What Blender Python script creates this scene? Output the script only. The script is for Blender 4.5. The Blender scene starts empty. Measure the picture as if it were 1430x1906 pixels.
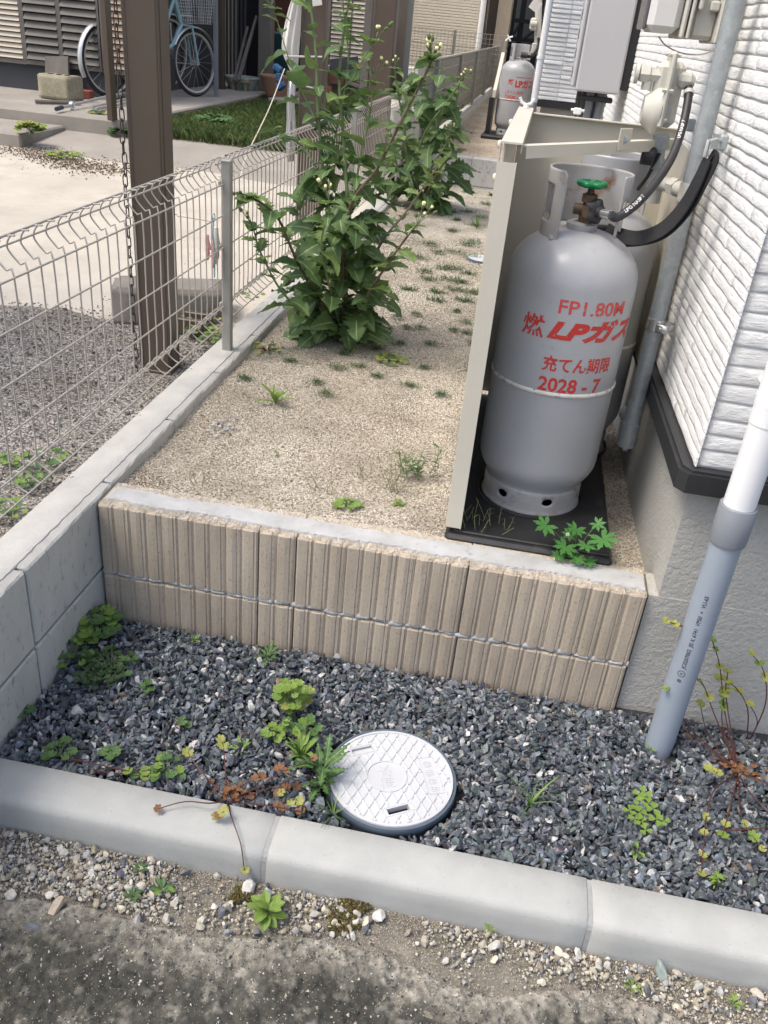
import bpy, bmesh, math, random
import numpy as np
from mathutils import Vector, Matrix
random.seed(7); rng = np.random.default_rng(7)
PI = math.pi
sc = bpy.context.scene
C = sc.collection

# ------------------------------------------------------------------ camera
CAM = np.array([0.8917, -1.6475, 1.0502]); PITCH, YAW, ROLL, FOC = 0.5183, 0.1240, 0.1004, 1605.6
def cam_axes():
    ca, sa = math.cos(PITCH), math.sin(PITCH)
    Rx = np.array([[1, 0, 0], [0, ca, sa], [0, -sa, ca]])
    Rz = np.array([[math.cos(YAW), -math.sin(YAW), 0], [math.sin(YAW), math.cos(YAW), 0], [0, 0, 1]])
    M = Rz @ Rx
    r, f, u = M @ [1, 0, 0], M @ [0, 1, 0], M @ [0, 0, 1]
    cr, sr = math.cos(ROLL), math.sin(ROLL)
    return cr*r+sr*u, -sr*r+cr*u, f
RT, UP, FW = cam_axes()
cd = bpy.data.cameras.new('camera'); cam = bpy.data.objects.new('camera', cd); C.objects.link(cam)
m = Matrix.Identity(4)
for i in range(3):
    m[i][0] = RT[i]; m[i][1] = UP[i]; m[i][2] = -FW[i]; m[i][3] = CAM[i]
cam.matrix_world = m
cd.sensor_fit = 'VERTICAL'; cd.sensor_height = 32.0; cd.lens = 32.0*FOC/1906.0
cd.clip_start = 0.05; cd.clip_end = 500
sc.camera = cam
def P(px, py, ax, val):
    """point of the place seen at photo pixel px,py and lying on the real plane axis=val"""
    d = (px-715)/FOC*RT-(py-953)/FOC*UP+FW
    return CAM+(val-CAM[ax])/d[ax]*d

# ------------------------------------------------------------------ light
SUN_EL, SUN_AZ = math.radians(60), math.radians(-118)      # azimuth from +y towards +x
w = bpy.data.worlds.new('World'); sc.world = w; w.use_nodes = True
nt = w.node_tree; bg = nt.nodes['Background']; sky = nt.nodes.new('ShaderNodeTexSky')
sky.sky_type = 'NISHITA'; sky.sun_disc = False; sky.sun_elevation = SUN_EL; sky.sun_rotation = SUN_AZ
sky.dust_density = 4.5; sky.ozone_density = 1.0; sky.air_density = 1.0
nt.links.new(sky.outputs[0], bg.inputs[0]); bg.inputs[1].default_value = 0.15
sd = bpy.data.lights.new('sun', 'SUN'); sun = bpy.data.objects.new('sun', sd); C.objects.link(sun)
sd.energy = 1.05; sd.angle = math.radians(18); sd.color = (1, .965, .87)
sv = Vector((math.sin(SUN_AZ)*math.cos(SUN_EL), math.cos(SUN_AZ)*math.cos(SUN_EL), math.sin(SUN_EL)))
sun.rotation_euler = sv.to_track_quat('Z', 'Y').to_euler()
sc.view_settings.view_transform = 'Standard'; sc.view_settings.look = 'None'
sc.view_settings.exposure = 0.90; sc.view_settings.gamma = 1

# ------------------------------------------------------------------ materials
MATS = {}
def mat(name, c1, c2=None, scale=8, rough=.8, bump=0, bscale=60, metal=0, c3=None, s3=40, t3=(.6, .7), attr=False,
        bump2=0, bscale2=8, stretch=None, spec=.5, wear=None, voro=None, alpha=None, trans=0):
    if name in MATS: return MATS[name]
    M = bpy.data.materials.new(name); M.use_nodes = True; n = M.node_tree.nodes; l = M.node_tree.links
    b = n['Principled BSDF']; b.inputs['Roughness'].default_value = rough; b.inputs['Metallic'].default_value = metal
    b.inputs['Specular IOR Level'].default_value = spec
    g = n.new('ShaderNodeNewGeometry'); src = g.outputs['Position']
    if stretch:
        mp = n.new('ShaderNodeVectorMath'); mp.operation = 'MULTIPLY'; mp.inputs[1].default_value = stretch
        l.new(src, mp.inputs[0]); src = mp.outputs[0]
    def noise(s, det=5, r=.6):
        t = n.new('ShaderNodeTexNoise'); t.inputs['Scale'].default_value = s; t.inputs['Detail'].default_value = det
        t.inputs['Roughness'].default_value = r; l.new(src, t.inputs['Vector']); return t.outputs['Fac']
    def ramp(v, a, bb):
        t = n.new('ShaderNodeMapRange'); t.inputs[1].default_value = a; t.inputs[2].default_value = bb
        l.new(v, t.inputs[0]); return t.outputs[0]
    def mix(f, a, bb, mode='MIX'):
        t = n.new('ShaderNodeMix'); t.data_type = 'RGBA'; t.blend_type = mode
        if isinstance(f, (int, float)): t.inputs[0].default_value = f
        else: l.new(f, t.inputs[0])
        for i, v in ((6, a), (7, bb)):
            if isinstance(v, tuple): t.inputs[i].default_value = (*v, 1)
            else: l.new(v, t.inputs[i])
        return t.outputs[2]
    if voro:     # grains: (scale, [colours])
        vt = n.new('ShaderNodeTexVoronoi'); vt.inputs['Scale'].default_value = voro[0]; l.new(src, vt.inputs['Vector'])
        sp = n.new('ShaderNodeSeparateColor'); l.new(vt.outputs['Color'], sp.inputs[0])
        cr = n.new('ShaderNodeValToRGB'); cr.color_ramp.interpolation = 'CONSTANT'
        while len(cr.color_ramp.elements) < len(voro[1]): cr.color_ramp.elements.new(.5)
        for i, c in enumerate(voro[1]):
            cr.color_ramp.elements[i].position = i/len(voro[1]); cr.color_ramp.elements[i].color = (*c, 1)
        l.new(sp.outputs[0], cr.inputs[0]); col = cr.outputs[0]
        col = mix(ramp(noise(scale), .35, .65), col, mix(1.0, col, c1, 'MULTIPLY'))
    elif attr:
        at = n.new('ShaderNodeAttribute'); at.attribute_name = 'col'; col = at.outputs['Color']
        if c2: col = mix(ramp(noise(scale), .3, .7), col, mix(1.0, col, c2, 'MULTIPLY'))
    else:
        col = mix(ramp(noise(scale), .3, .7), c1, c2 if c2 else c1)
    if c3: col = mix(ramp(noise(s3, 8, .7), *t3), col, c3)
    l.new(col, b.inputs['Base Color'])
    if bump or bump2 or voro:
        h = None
        if voro:
            h = vt.outputs['Distance']; bp = n.new('ShaderNodeBump'); bp.invert = True; bp.inputs['Strength'].default_value = 1
            bp.inputs['Distance'].default_value = voro[2]; l.new(h, bp.inputs['Height']); last = bp.outputs[0]
        else: last = None
        for s, d in ((bscale, bump), (bscale2, bump2)):
            if d:
                bp = n.new('ShaderNodeBump'); bp.inputs['Distance'].default_value = d
                l.new(noise(s, 6, .65), bp.inputs['Height'])
                if last: l.new(last, bp.inputs['Normal'])
                last = bp.outputs[0]
        l.new(last, b.inputs['Normal'])
    if trans:
        tr = n.new('ShaderNodeBsdfTranslucent'); l.new(col, tr.inputs[0]); ms = n.new('ShaderNodeMixShader')
        ms.inputs[0].default_value = trans; l.new(b.outputs[0], ms.inputs[1]); l.new(tr.outputs[0], ms.inputs[2])
        l.new(ms.outputs[0], n['Material Output'].inputs[0])
    if wear:     # worn print: transparent where the noise is high
        tr = n.new('ShaderNodeBsdfTransparent'); ms = n.new('ShaderNodeMixShader')
        l.new(ramp(noise(wear[0], 4, .7), wear[1], wear[1]+.03), ms.inputs[0])
        l.new(b.outputs[0], ms.inputs[1]); l.new(tr.outputs[0], ms.inputs[2]); l.new(ms.outputs[0], n['Material Output'].inputs[0])
    MATS[name] = M; return M

m_conc = mat('concrete_block', (.47, .46, .43), (.36, .355, .335), 9, .92, .0012, 260, c3=(.2, .2, .18), s3=170, t3=(.62, .72), bump2=.002, bscale2=40)
m_conc_side = mat('concrete_block_face', (.52, .515, .48), (.40, .395, .37), 7, .93, .0012, 240, c3=(.15, .15, .14), s3=60, t3=(.56, .72), stretch=(1, 1, .45))  # face colour lightened to stand in for missing fill light on the shaded side
m_mortar = mat('mortar', (.47, .475, .47), (.33, .33, .32), 12, .95, .0018, 130, c3=(.24, .235, .22), s3=40, t3=(.58, .75))
m_rib = mat('ribbed_block', (.52, .445, .35), (.36, .30, .23), 6, .95, .0016, 420, c3=(.19, .155, .12), s3=330, t3=(.56, .66), stretch=(1, 1, .35))
m_ribtop = mat('ribbed_block_top', (.58, .52, .43), (.45, .40, .33), 30, .95, .003, 150, c3=(.25, .2, .16), s3=260, t3=(.6, .7))
m_kerb = mat('kerb_concrete', (.42, .425, .405), (.345, .35, .335), 8, .88, .0009, 400, c3=(.26, .255, .235), s3=120, t3=(.62, .72), bump2=.0008, bscale2=30)
m_kerbjoint = mat('kerb_joint', (.34, .34, .33), (.26, .26, .25), 30, .95, .002, 120)
m_rock = mat('slate_gravel', None, (.45, .46, .48), 70, .55, .0012, 190, attr=True, c3=(.5, .5, .5), s3=95, t3=(.59, .69))
m_peb = mat('pebble', None, (.7, .68, .66), 120, .85, .0006, 300, attr=True)
m_dark = mat('dark_soil', (.035, .036, .04), (.02, .02, .022), 30, .95)
BG = [(.56, .51, .43), (.49, .445, .37), (.64, .595, .52), (.34, .295, .235), (.53, .485, .41), (.70, .665, .60), (.41, .37, .31), (.57, .525, .455), (.24, .21, .175)]
BG = [(a*1.01, b*1.0, c*.96) for a, b, c in BG]
m_sand = mat('beige_gravel', (.62, .6, .56), None, 3.5, .95, .002, 30, voro=(210, BG, .004), bump2=.004, bscale2=14)
m_yardgr = mat('yard_gravel', (.6, .58, .55), None, 3, .95, .004, 40, voro=(150, [(.36, .33, .28), (.22, .205, .19), (.46, .42, .36), (.13, .125, .12), (.55, .5, .44), (.28, .26, .23), (.10, .095, .09)], .006))
m_yardconc = mat('yard_concrete', (.50, .46, .385), (.40, .365, .31), 2.2, .9, .001, 90, c3=(.36, .32, .27), s3=5, t3=(.5, .8))
m_yardold = mat('old_yard_concrete', (.33, .30, .26), (.24, .22, .19), 2.5, .95, .002, 60, c3=(.42, .38, .31), s3=30, t3=(.6, .75))
m_soil = mat('sandy_soil', (.235, .215, .175), (.14, .128, .104), 25, .98, .004, 160, c3=(.5, .43, .34), s3=260, t3=(.55, .65))
m_street = mat('street_concrete', (.27, .25, .21), (.115, .107, .095), 5, .95, .0028, 300, c3=(.04, .039, .037), s3=75, t3=(.44, .60), bump2=.004, bscale2=60)
m_stucco = mat('foundation_stucco', (.45, .44, .405), (.40, .395, .37), 5, .9, .0055, 95, c3=(.33, .31, .27), s3=4, t3=(.56, .85))
m_siding = mat('white_stone_siding', (.80, .80, .785), (.70, .70, .685), 14, .7, .003, 60, c3=(.60, .60, .585), s3=30, t3=(.55, .8), stretch=(1, 1, 3), bump2=.003, bscale2=22)
m_sidback = mat('siding_joint', (.70, .695, .68), (.62, .62, .6), 20, .85)
m_trim = mat('black_flashing', (.022, .023, .025), (.03, .03, .032), 20, .45)
m_steel = mat('galvanised_steel', (.38, .41, .415), (.28, .305, .315), 35, .45, .0002, 90, metal=.3, c3=(.55, .57, .58), s3=60, t3=(.55, .8))
m_tank = mat('grey_tank_paint', (.365, .373, .385), (.32, .327, .34), 5, .30, .0008, 6, c3=(.27, .265, .265), s3=30, t3=(.60, .78), bump2=.0004, bscale2=25)
m_tankrust = mat('rusty_tank_paint', (.36, .365, .375), (.31, .30, .285), 16, .45, .0004, 60, c3=(.22, .10, .04), s3=15, t3=(.55, .68))
m_weld = mat('chipped_weld_paint', (.62, .60, .56), (.48, .46, .44), 30, .6, .001, 80, c3=(.08, .055, .035), s3=60, t3=(.56, .62))
m_red = mat('red_stencil_paint', (.55, .035, .025), (.44, .03, .022), 30, .5, wear=(190, .60))
m_redworn = mat('worn_red_stencil_paint', (.58, .06, .05), None, 30, .5, wear=(110, .58))
m_cream = mat('cream_painted_steel', (.60, .56, .465), (.55, .515, .43), 5, .42, .0003, 8, c3=(.42, .38, .30), s3=18, t3=(.62, .85))
m_creamp = mat('cream_plastic', (.52, .51, .45), (.46, .45, .40), 8, .5)
m_black = mat('black_plastic', (.012, .012, .013), (.02, .02, .021), 25, .5, .0008, 120, c3=(.07, .065, .06), s3=12, t3=(.6, .85))
m_rubber = mat('black_rubber', (.018, .018, .02), (.03, .03, .032), 30, .5)
m_web = mat('black_webbing', (.012, .012, .014), (.02, .02, .022), 200, .8, .0006, 500)
m_brass = mat('tarnished_brass', (.16, .10, .055), (.08, .06, .045), 60, .6, .0005, 150, metal=.5)
m_green = mat('green_handwheel_plastic', (.0, .17, .055), (.0, .14, .04), 30, .3)
m_chrome = mat('bright_metal', (.7, .7, .7), None, 10, .25, metal=.9)
m_pvc = mat('grey_pvc', (.30, .345, .40), (.27, .31, .36), 12, .38)
m_pvcc = mat('grey_pvc_collar', (.21, .225, .25), (.19, .205, .23), 12, .45)
m_white = mat('white_pvc', (.80, .80, .79), (.76, .76, .76), 8, .35)
m_lid = mat('white_plastic_lid', (.53, .54, .55), (.46, .47, .48), 9, .45, .0003, 120, c3=(.5, .48, .44), s3=20, t3=(.66, .8))
m_rim = mat('blue_grey_rim', (.10, .13, .165), (.08, .105, .135), 10, .45)
m_print = mat('black_print', (.02, .02, .025), None, 10, .6)
m_whiteprint = mat('white_print', (.7, .7, .7), None, 10, .6)
m_fence = mat('bronze_coated_wire', (.40, .37, .33), (.35, .325, .29), 40, .5)
m_post = mat('grey_bronze_post', (.30, .295, .27), (.27, .265, .24), 10, .5)
m_brown = mat('dark_brown_aluminium', (.088, .065, .048), (.075, .055, .04), 3, .42)
m_chain = mat('rusty_chain', (.09, .065, .05), (.05, .04, .035), 60, .7, metal=.4)
m_dgrey = mat('dark_grey_wall', (.055, .058, .065), (.045, .048, .053), 4, .8, .001, 60)
m_shut = mat('cream_louvre', (.50, .44, .35), (.45, .40, .32), 6, .6)
m_shutd = mat('brown_grey_louvre', (.13, .12, .105), (.10, .09, .08), 6, .6)
m_creamw = mat('cream_wall_siding', (.70, .64, .52), (.65, .59, .48), 9, .8, .003, 40, stretch=(1, 1, 4))
m_wood = mat('weathered_wood', (.16, .145, .125), (.11, .10, .088), 14, .9, .002, 60, stretch=(1, 1, .15))
m_woodr = mat('reddish_wood', (.13, .05, .028), (.08, .035, .02), 10, .8)
m_stone = mat('mossy_concrete_block', (.33, .30, .22), (.22, .20, .13), 16, .95, .004, 60, c3=(.42, .38, .28), s3=30, t3=(.55, .7))
m_terra = mat('terracotta', (.34, .20, .13), (.28, .16, .10), 20, .8)
m_brick = mat('red_brick', (.25, .07, .045), (.18, .055, .035), 20, .9)
m_basin = mat('pale_green_plastic', (.36, .42, .37), None, 10, .5)
m_blue = mat('blue_plastic', (.03, .11, .24), (.02, .07, .16), 25, .5)
m_cloth = mat('white_cloth', (.62, .60, .56), (.5, .485, .45), 8, .9, .003, 25)
m_pink = mat('pink_cloth', (.62, .34, .33), (.52, .28, .27), 30, .9, .001, 90)
m_rope = mat('pale_rope', (.55, .50, .40), None, 10, .9)
m_teal = mat('teal_frame_paint', (.22, .37, .40), None, 10, .35)
m_silver = mat('silver_paint', (.5, .5, .5), None, 10, .35, metal=.5)
m_redp = mat('red_reflector', (.5, .02, .02), None, 10, .3)
m_louvre = mat('grey_louvre_panel', (.155, .155, .135), (.13, .13, .115), 5, .5)
m_heater = mat('silver_grey_casing', (.43, .43, .445), (.41, .41, .425), 5, .42)
m_blacksid = mat('black_siding', (.03, .03, .032), (.04, .04, .042), 20, .6)
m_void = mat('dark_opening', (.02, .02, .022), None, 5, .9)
def leafmat(name, a, b, tr=.25, rough=.55):
    return mat(name, a, b, 40, rough, .0008, 220, trans=tr)
m_sow = leafmat('sow_thistle_leaf', (.125, .205, .065), (.08, .15, .05), .36)
m_sow2 = leafmat('light_sow_thistle_leaf', (.20, .29, .085), (.15, .23, .07), .38)
m_vein = mat('pale_leaf_vein', (.22, .31, .14), None, 10, .6)
m_stem = mat('green_stem', (.15, .21, .08), (.11, .15, .07), 20, .6)
m_stemd = mat('purple_brown_stem', (.09, .05, .035), (.10, .08, .045), 20, .6)
m_redstem = mat('dark_red_stem', (.065, .022, .017), (.10, .03, .02), 20, .5)
m_bud = mat('green_bud', (.10, .13, .05), None, 10, .7)
m_yel = mat('pale_yellow_petal', (.78, .74, .38), None, 10, .7)
m_ylw = leafmat('yellowing_leaf', (.36, .36, .09), (.27, .30, .07))
m_lime = leafmat('lime_leaf', (.20, .30, .05), (.15, .25, .045))
m_mid = leafmat('weed_leaf', (.085, .17, .045), (.06, .125, .035))
m_dk = leafmat('dark_weed_leaf', (.045, .09, .03), (.03, .065, .022))
m_ger = leafmat('bright_geranium_leaf', (.07, .22, .045), (.05, .17, .035))
m_org = leafmat('orange_leaf', (.25, .12, .05), (.18, .085, .04))
m_moss = mat('moss', (.07, .085, .02), (.12, .075, .03), 60, .95)
m_dry = mat('dry_stem', (.24, .21, .12), (.16, .15, .08), 30, .8)
m_lit = mat('dry_litter', (.13, .09, .055), None, 20, .9)

# ------------------------------------------------------------------ helpers
class MB:
    def __init__(s): s.v = []; s.f = []; s.mi = []; s.cur = 0
    def add(s, V, F):
        o = len(s.v); s.v += [tuple(map(float, p)) for p in V]; s.f += [tuple(i+o for i in f) for f in F]; s.mi += [s.cur]*len(F); return s
    def box(s, c, d, rz=0, bev=0, R=None):
        x, y, z = d[0]/2, d[1]/2, d[2]/2
        if bev:
            b = min(bev, x*.9, y*.9, z*.9)
            V = []
            for sx in (-1, 1):
                for sy in (-1, 1):
                    for sz in (-1, 1):
                        V += [(sx*x, sy*(y-b), sz*(z-b)), (sx*(x-b), sy*y, sz*(z-b)), (sx*(x-b), sy*(y-b), sz*z)]
            bm = bmesh.new()
            for p in V: bm.verts.new(p)
            bmesh.ops.convex_hull(bm, input=bm.verts); bmesh.ops.dissolve_limit(bm, angle_limit=.01, verts=bm.verts, edges=bm.edges)
            bm.verts.index_update(); V = [v.co[:] for v in bm.verts]; F = [[v.index for v in f.verts] for f in bm.faces]; bm.free()
        else:
            V = [(sx*x, sy*y, sz*z) for sx in (-1, 1) for sy in (-1, 1) for sz in (-1, 1)]
            F = [(0, 1, 3, 2), (4, 6, 7, 5), (0, 4, 5, 1), (2, 3, 7, 6), (0, 2, 6, 4), (1, 5, 7, 3)]
        M = R if R is not None else Matrix.Rotation(rz, 3, 'Z')
        return s.add([M @ Vector(p)+Vector(c) for p in V], F)
    def bb(s, a, b, bev=0):
        a = np.array(a, float); b = np.array(b, float); return s.box((a+b)/2, np.abs(b-a), bev=bev)
    def tube(s, pts, r, n=8, cap=True, rs=None):
        pts = [Vector(map(float, p)) for p in pts]; k = len(pts); up = None; V = []
        for i, p in enumerate(pts):
            t = (pts[min(i+1, k-1)]-pts[max(i-1, 0)]).normalized()
            if up is None: up = t.orthogonal().normalized()
            up = (up-t*up.dot(t)).normalized(); sd_ = t.cross(up); rr = rs[i] if rs else r
            V += [p+(up*math.cos(2*PI*j/n)+sd_*math.sin(2*PI*j/n))*rr for j in range(n)]
        F = [(i*n+j, i*n+(j+1) % n, (i+1)*n+(j+1) % n, (i+1)*n+j) for i in range(k-1) for j in range(n)]
        if cap: F += [tuple(range(n))[::-1], tuple((k-1)*n+j for j in range(n))]
        return s.add(V, F)
    def lathe(s, prof, c, n=32, axis='Z', cap=False):
        V = []
        for r, h in prof:
            for j in range(n):
                a = 2*PI*j/n; x, y = r*math.cos(a), r*math.sin(a)
                V.append({'Z': (x, y, h), 'Y': (x, h, y), 'X': (h, x, y)}[axis])
        k = len(prof); F = [(i*n+j, i*n+(j+1) % n, (i+1)*n+(j+1) % n, (i+1)*n+j) for i in range(k-1) for j in range(n)]
        if cap: F += [tuple(range(n))[::-1], tuple((k-1)*n+j for j in range(n))]
        return s.add([(p[0]+c[0], p[1]+c[1], p[2]+c[2]) for p in V], F)
    def prism(s, o, z0, z1):
        n = len(o); return s.add([(x, y, z0) for x, y in o]+[(x, y, z1) for x, y in o],
            [tuple(range(n))[::-1], tuple(range(n, 2*n))]+[(i, (i+1) % n, n+(i+1) % n, n+i) for i in range(n)])
def woff(o):
    v = Vector((0, 0, 0))
    while o is not None: v += o.location; o = o.parent
    return v
def mesh_of(name, V, F, mats, smooth=False, off=None, mi=None):
    me = bpy.data.meshes.new(name); V = np.array(V, float)
    if off is not None: V = V-np.array(off)
    me.from_pydata(V.tolist(), [], F)
    for q in (mats if isinstance(mats, (list, tuple)) else [mats]): me.materials.append(q)
    if mi is not None: me.polygons.foreach_set('material_index', mi)
    if smooth: me.shade_smooth()
    me.update(); return me
def obj(name, mb, mt, parent=None, smooth=False, auto=False):
    off = woff(parent) if parent else None
    if isinstance(mb, bpy.types.Mesh): me = mb
    else: me = mesh_of(name, mb.v, mb.f, mt, smooth, off, mb.mi if isinstance(mt, (list, tuple)) else None)
    if auto:
        me.shade_smooth()
        bm = bmesh.new(); bm.from_mesh(me)
        for e in bm.edges:
            if len(e.link_faces) == 2 and e.calc_face_angle(0) > math.radians(32): e.smooth = False
        bm.to_mesh(me); bm.free()
    if smooth and not auto: me.set_sharp_from_angle(angle=math.radians(50))
    o = bpy.data.objects.new(name, me); C.objects.link(o); o.parent = parent; return o
def tag(o, label, cat, group=None):
    o['label'] = label; o['category'] = cat
    if group: o['group'] = group
    return o
def thing(name, label, cat, loc=(0, 0, 0), group=None, rz=0):
    o = bpy.data.objects.new(name, None); C.objects.link(o); o.location = [float(q) for q in loc]; o.rotation_euler = (0, 0, rz)
    o.empty_display_size = .05
    return tag(o, label, cat, group)
def inst(name, me, parent, loc, rot=None, scale=None):
    o = bpy.data.objects.new(name, me); C.objects.link(o); o.parent = parent; o.location = Vector(map(float, loc))-(woff(parent) if parent else Vector())
    if rot is not None: o.rotation_euler = rot
    if scale is not None: o.scale = scale if hasattr(scale, '__len__') else (scale,)*3
    return o
def struct(o): o['kind'] = 'structure'; return o
def stuff(o): o['kind'] = 'stuff'; return o
def smooth_path(pts, k=6):
    pts = [np.array(p, float) for p in pts]; q = [2*pts[0]-pts[1]]+pts+[2*pts[-1]-pts[-2]]; out = []
    for i in range(1, len(q)-2):
        for j in range(k):
            t = j/k; a, b, c, d = q[i-1:i+3]
            out.append(.5*((2*b)+(-a+c)*t+(2*a-5*b+4*c-d)*t*t+(-a+3*b-3*c+d)*t**3))
    out.append(pts[-1]); return out
def rock(n, flat=1.0, sm=.0):
    bm = bmesh.new()
    for _ in range(n):
        v = rng.normal(size=3); v /= np.linalg.norm(v); v *= rng.uniform(.8, 1.0)
        bm.verts.new((v[0], v[1], v[2]*flat))
    r = bmesh.ops.convex_hull(bm, input=bm.verts)
    bmesh.ops.delete(bm, geom=[e for e in r['geom_interior'] if isinstance(e, bmesh.types.BMVert)], context='VERTS')
    bmesh.ops.triangulate(bm, faces=bm.faces); bm.verts.index_update()
    V = np.array([v.co[:] for v in bm.verts]); F = np.array([[v.index for v in f.verts] for f in bm.faces]); bm.free(); return V, F
def rotm(n):
    q = rng.normal(size=(n, 4)); q /= np.linalg.norm(q, axis=1)[:, None]; w_, x, y, z = q.T
    return np.stack([np.stack([1-2*(y*y+z*z), 2*(x*y-z*w_), 2*(x*z+y*w_)], -1), np.stack([2*(x*y+z*w_), 1-2*(x*x+z*z), 2*(y*z-x*w_)], -1),
                     np.stack([2*(x*z-y*w_), 2*(y*z+x*w_), 1-2*(x*x+y*y)], -1)], 1)
def scatter(name, pos, size, cols, shapes, material, parent=None, smooth=False):
    """one mesh of many separate stones; pos (n,3), size (n,3), cols (n,3)"""
    n = len(pos); which = rng.integers(0, len(shapes), n); Rm = rotm(n); VV = []; FF = []; CC = []; off = 0
    for k, (V, F) in enumerate(shapes):
        ix = np.where(which == k)[0]
        if not len(ix): continue
        v = np.einsum('nij,nvj->nvi', Rm[ix], V[None]*size[ix][:, None, :])+pos[ix][:, None, :]
        VV.append(v.reshape(-1, 3)); FF.append((F[None]+(np.arange(len(ix))*len(V))[:, None, None]+off).reshape(-1, 3))
        CC.append(np.repeat(cols[ix], len(V), 0)); off += len(ix)*len(V)
    V = np.concatenate(VV); F = np.concatenate(FF); Cc = np.concatenate(CC)
    me = bpy.data.meshes.new(name); me.vertices.add(len(V)); me.vertices.foreach_set('co', V.ravel())
    me.loops.add(F.size); me.loops.foreach_set('vertex_index', F.ravel().astype(np.int32))
    me.polygons.add(len(F)); me.polygons.foreach_set('loop_start', (np.arange(len(F))*3).astype(np.int32))
    a = me.attributes.new('col', 'FLOAT_COLOR', 'POINT'); a.data.foreach_set('color', np.c_[Cc, np.ones(len(Cc))].ravel().astype(np.float32))
    me.materials.append(material); me.update(calc_edges=True)
    me.polygons.foreach_set('use_smooth', [smooth]*len(F))
    o = bpy.data.objects.new(name, me); C.objects.link(o); o.parent = parent; return o
def vnoise(x, y, s, seed=0):
    x = x*s; y = y*s; xi = np.floor(x).astype(int); yi = np.floor(y).astype(int); fx = x-xi; fy = y-yi
    def h(a, b):
        t = (a*374761393+b*668265263+seed*1442695041) & 0x7fffffff; t = ((t ^ (t >> 13))*1274126177) & 0x7fffffff
        return (t ^ (t >> 16)) % 10007/10007.
    fx = fx*fx*(3-2*fx); fy = fy*fy*(3-2*fy)
    return (h(xi, yi)*(1-fx)+h(xi+1, yi)*fx)*(1-fy)+(h(xi, yi+1)*(1-fx)+h(xi+1, yi+1)*fx)*fy
def fbm(x, y, s, o=4, seed=0):
    t = 0; a = .5
    for i in range(o): t = t+a*vnoise(x, y, s*2**i, seed+i); a *= .5
    return t
def sheet(name, x0, x1, y0, y1, nx, ny, zf, mt):
    X, Y = np.meshgrid(np.linspace(x0, x1, nx), np.linspace(y0, y1, ny)); Z = zf(X, Y)
    V = np.stack([X, Y, Z], -1).reshape(-1, 3); i = np.arange(nx*ny).reshape(ny, nx)
    F = np.stack([i[:-1, :-1], i[:-1, 1:], i[1:, 1:], i[1:, :-1]], -1).reshape(-1, 4)
    me = mesh_of(name, V, F.tolist(), mt, True); o = bpy.data.objects.new(name, me); C.objects.link(o); return struct(o)

# ------------------------------------------------------------------ ground
GZ, SZ, DZ, YZ = -.02, -.375, -.325, -.2
conc_edge = lambda x: -.715-.02*np.sin(x*5.2+.4)-.014*np.sin(x*13+1)+.02*(vnoise(x, x*0, 9, 3)-.5)+np.where(x > 1.05, .04*np.clip((x-1.05)*6, 0, 1), 0)
def zstreet(X, Y):
    d = np.clip((conc_edge(X)-Y)/.018, 0, 1)
    rough = (fbm(X, Y, 60, 4, 1)-.5)*.011+(fbm(X, Y, 9, 3, 8)-.5)*.012
    soil = (fbm(X, Y, 30, 3, 4)-.5)*.010
    return SZ-.012+d*(.012+rough)+(1-d)*soil
sheet('ground', -60, 60, -40, 60, 3, 3, lambda X, Y: X*0-.62, m_soil)
sheet('street_verge', -.7, 2.3, -.80, -.56, 400, 34, lambda X, Y: SZ-.006+(fbm(X, Y, 30, 3, 4)-.5)*.010, m_soil)
def zst2(X, Y):
    rough = (fbm(X, Y, 55, 5, 1)-.5)*.019+(fbm(X, Y, 9, 3, 8)-.5)*.016
    edge = np.clip((conc_edge(X)-Y)/.022, 0, 1)
    return SZ-.03+edge*(.032+rough)
so_ = sheet('street', -.3, 2.0, -1.05, -.66, 900, 160, zst2, mat('worn_street_concrete', None, (.62, .61, .58), 90, .95, .0022, 330, attr=True, c3=(.045, .044, .038), s3=55, t3=(.52, .66), bump2=.003, bscale2=70))
co = np.empty(len(so_.data.vertices)*3); so_.data.vertices.foreach_get('co', co); co = co.reshape(-1, 3); X_, Y_ = co[:, 0], co[:, 1]
de = conc_edge(X_)-Y_; crust = np.clip(1.25-de/(.03+.10*fbm(X_, Y_, 6, 3, 31)), 0, 1)*(.35+1.1*fbm(X_, Y_, 22, 3, 32)).clip(0, 1); mossd = np.clip((fbm(X_, Y_, 3.2, 4, 41)-.42)*7+.25*(X_ > .75)*(de < .16)*(de > .03), 0, 1); fine = fbm(X_, Y_, 45, 3, 51)
pale = np.array([.40, .375, .32]); dark = np.array([.062, .062, .050]); mid = np.array([.165, .16, .135]); crc = np.array([.45, .42, .355])
cc_ = mid*(1-mossd[:, None])+dark*mossd[:, None]; cc_ = cc_*(1-crust[:, None])+crc*crust[:, None]; cc_ = cc_+(pale-cc_)*np.clip((fine-.50)*9, 0, 1)[:, None]*(.85-.45*mossd[:, None]); cc_ *= np.clip(.35+1.35*fbm(X_, Y_, 120, 3, 61), .3, 1.5)[:, None]
at_ = so_.data.attributes.new('col', 'FLOAT_COLOR', 'POINT'); at_.data.foreach_set('color', np.c_[cc_, np.ones(len(cc_))].ravel().astype(np.float32))
sheet('street_far', -12, 14, -9, -1.049, 4, 4, lambda X, Y: X*0+SZ, m_street)
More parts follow.
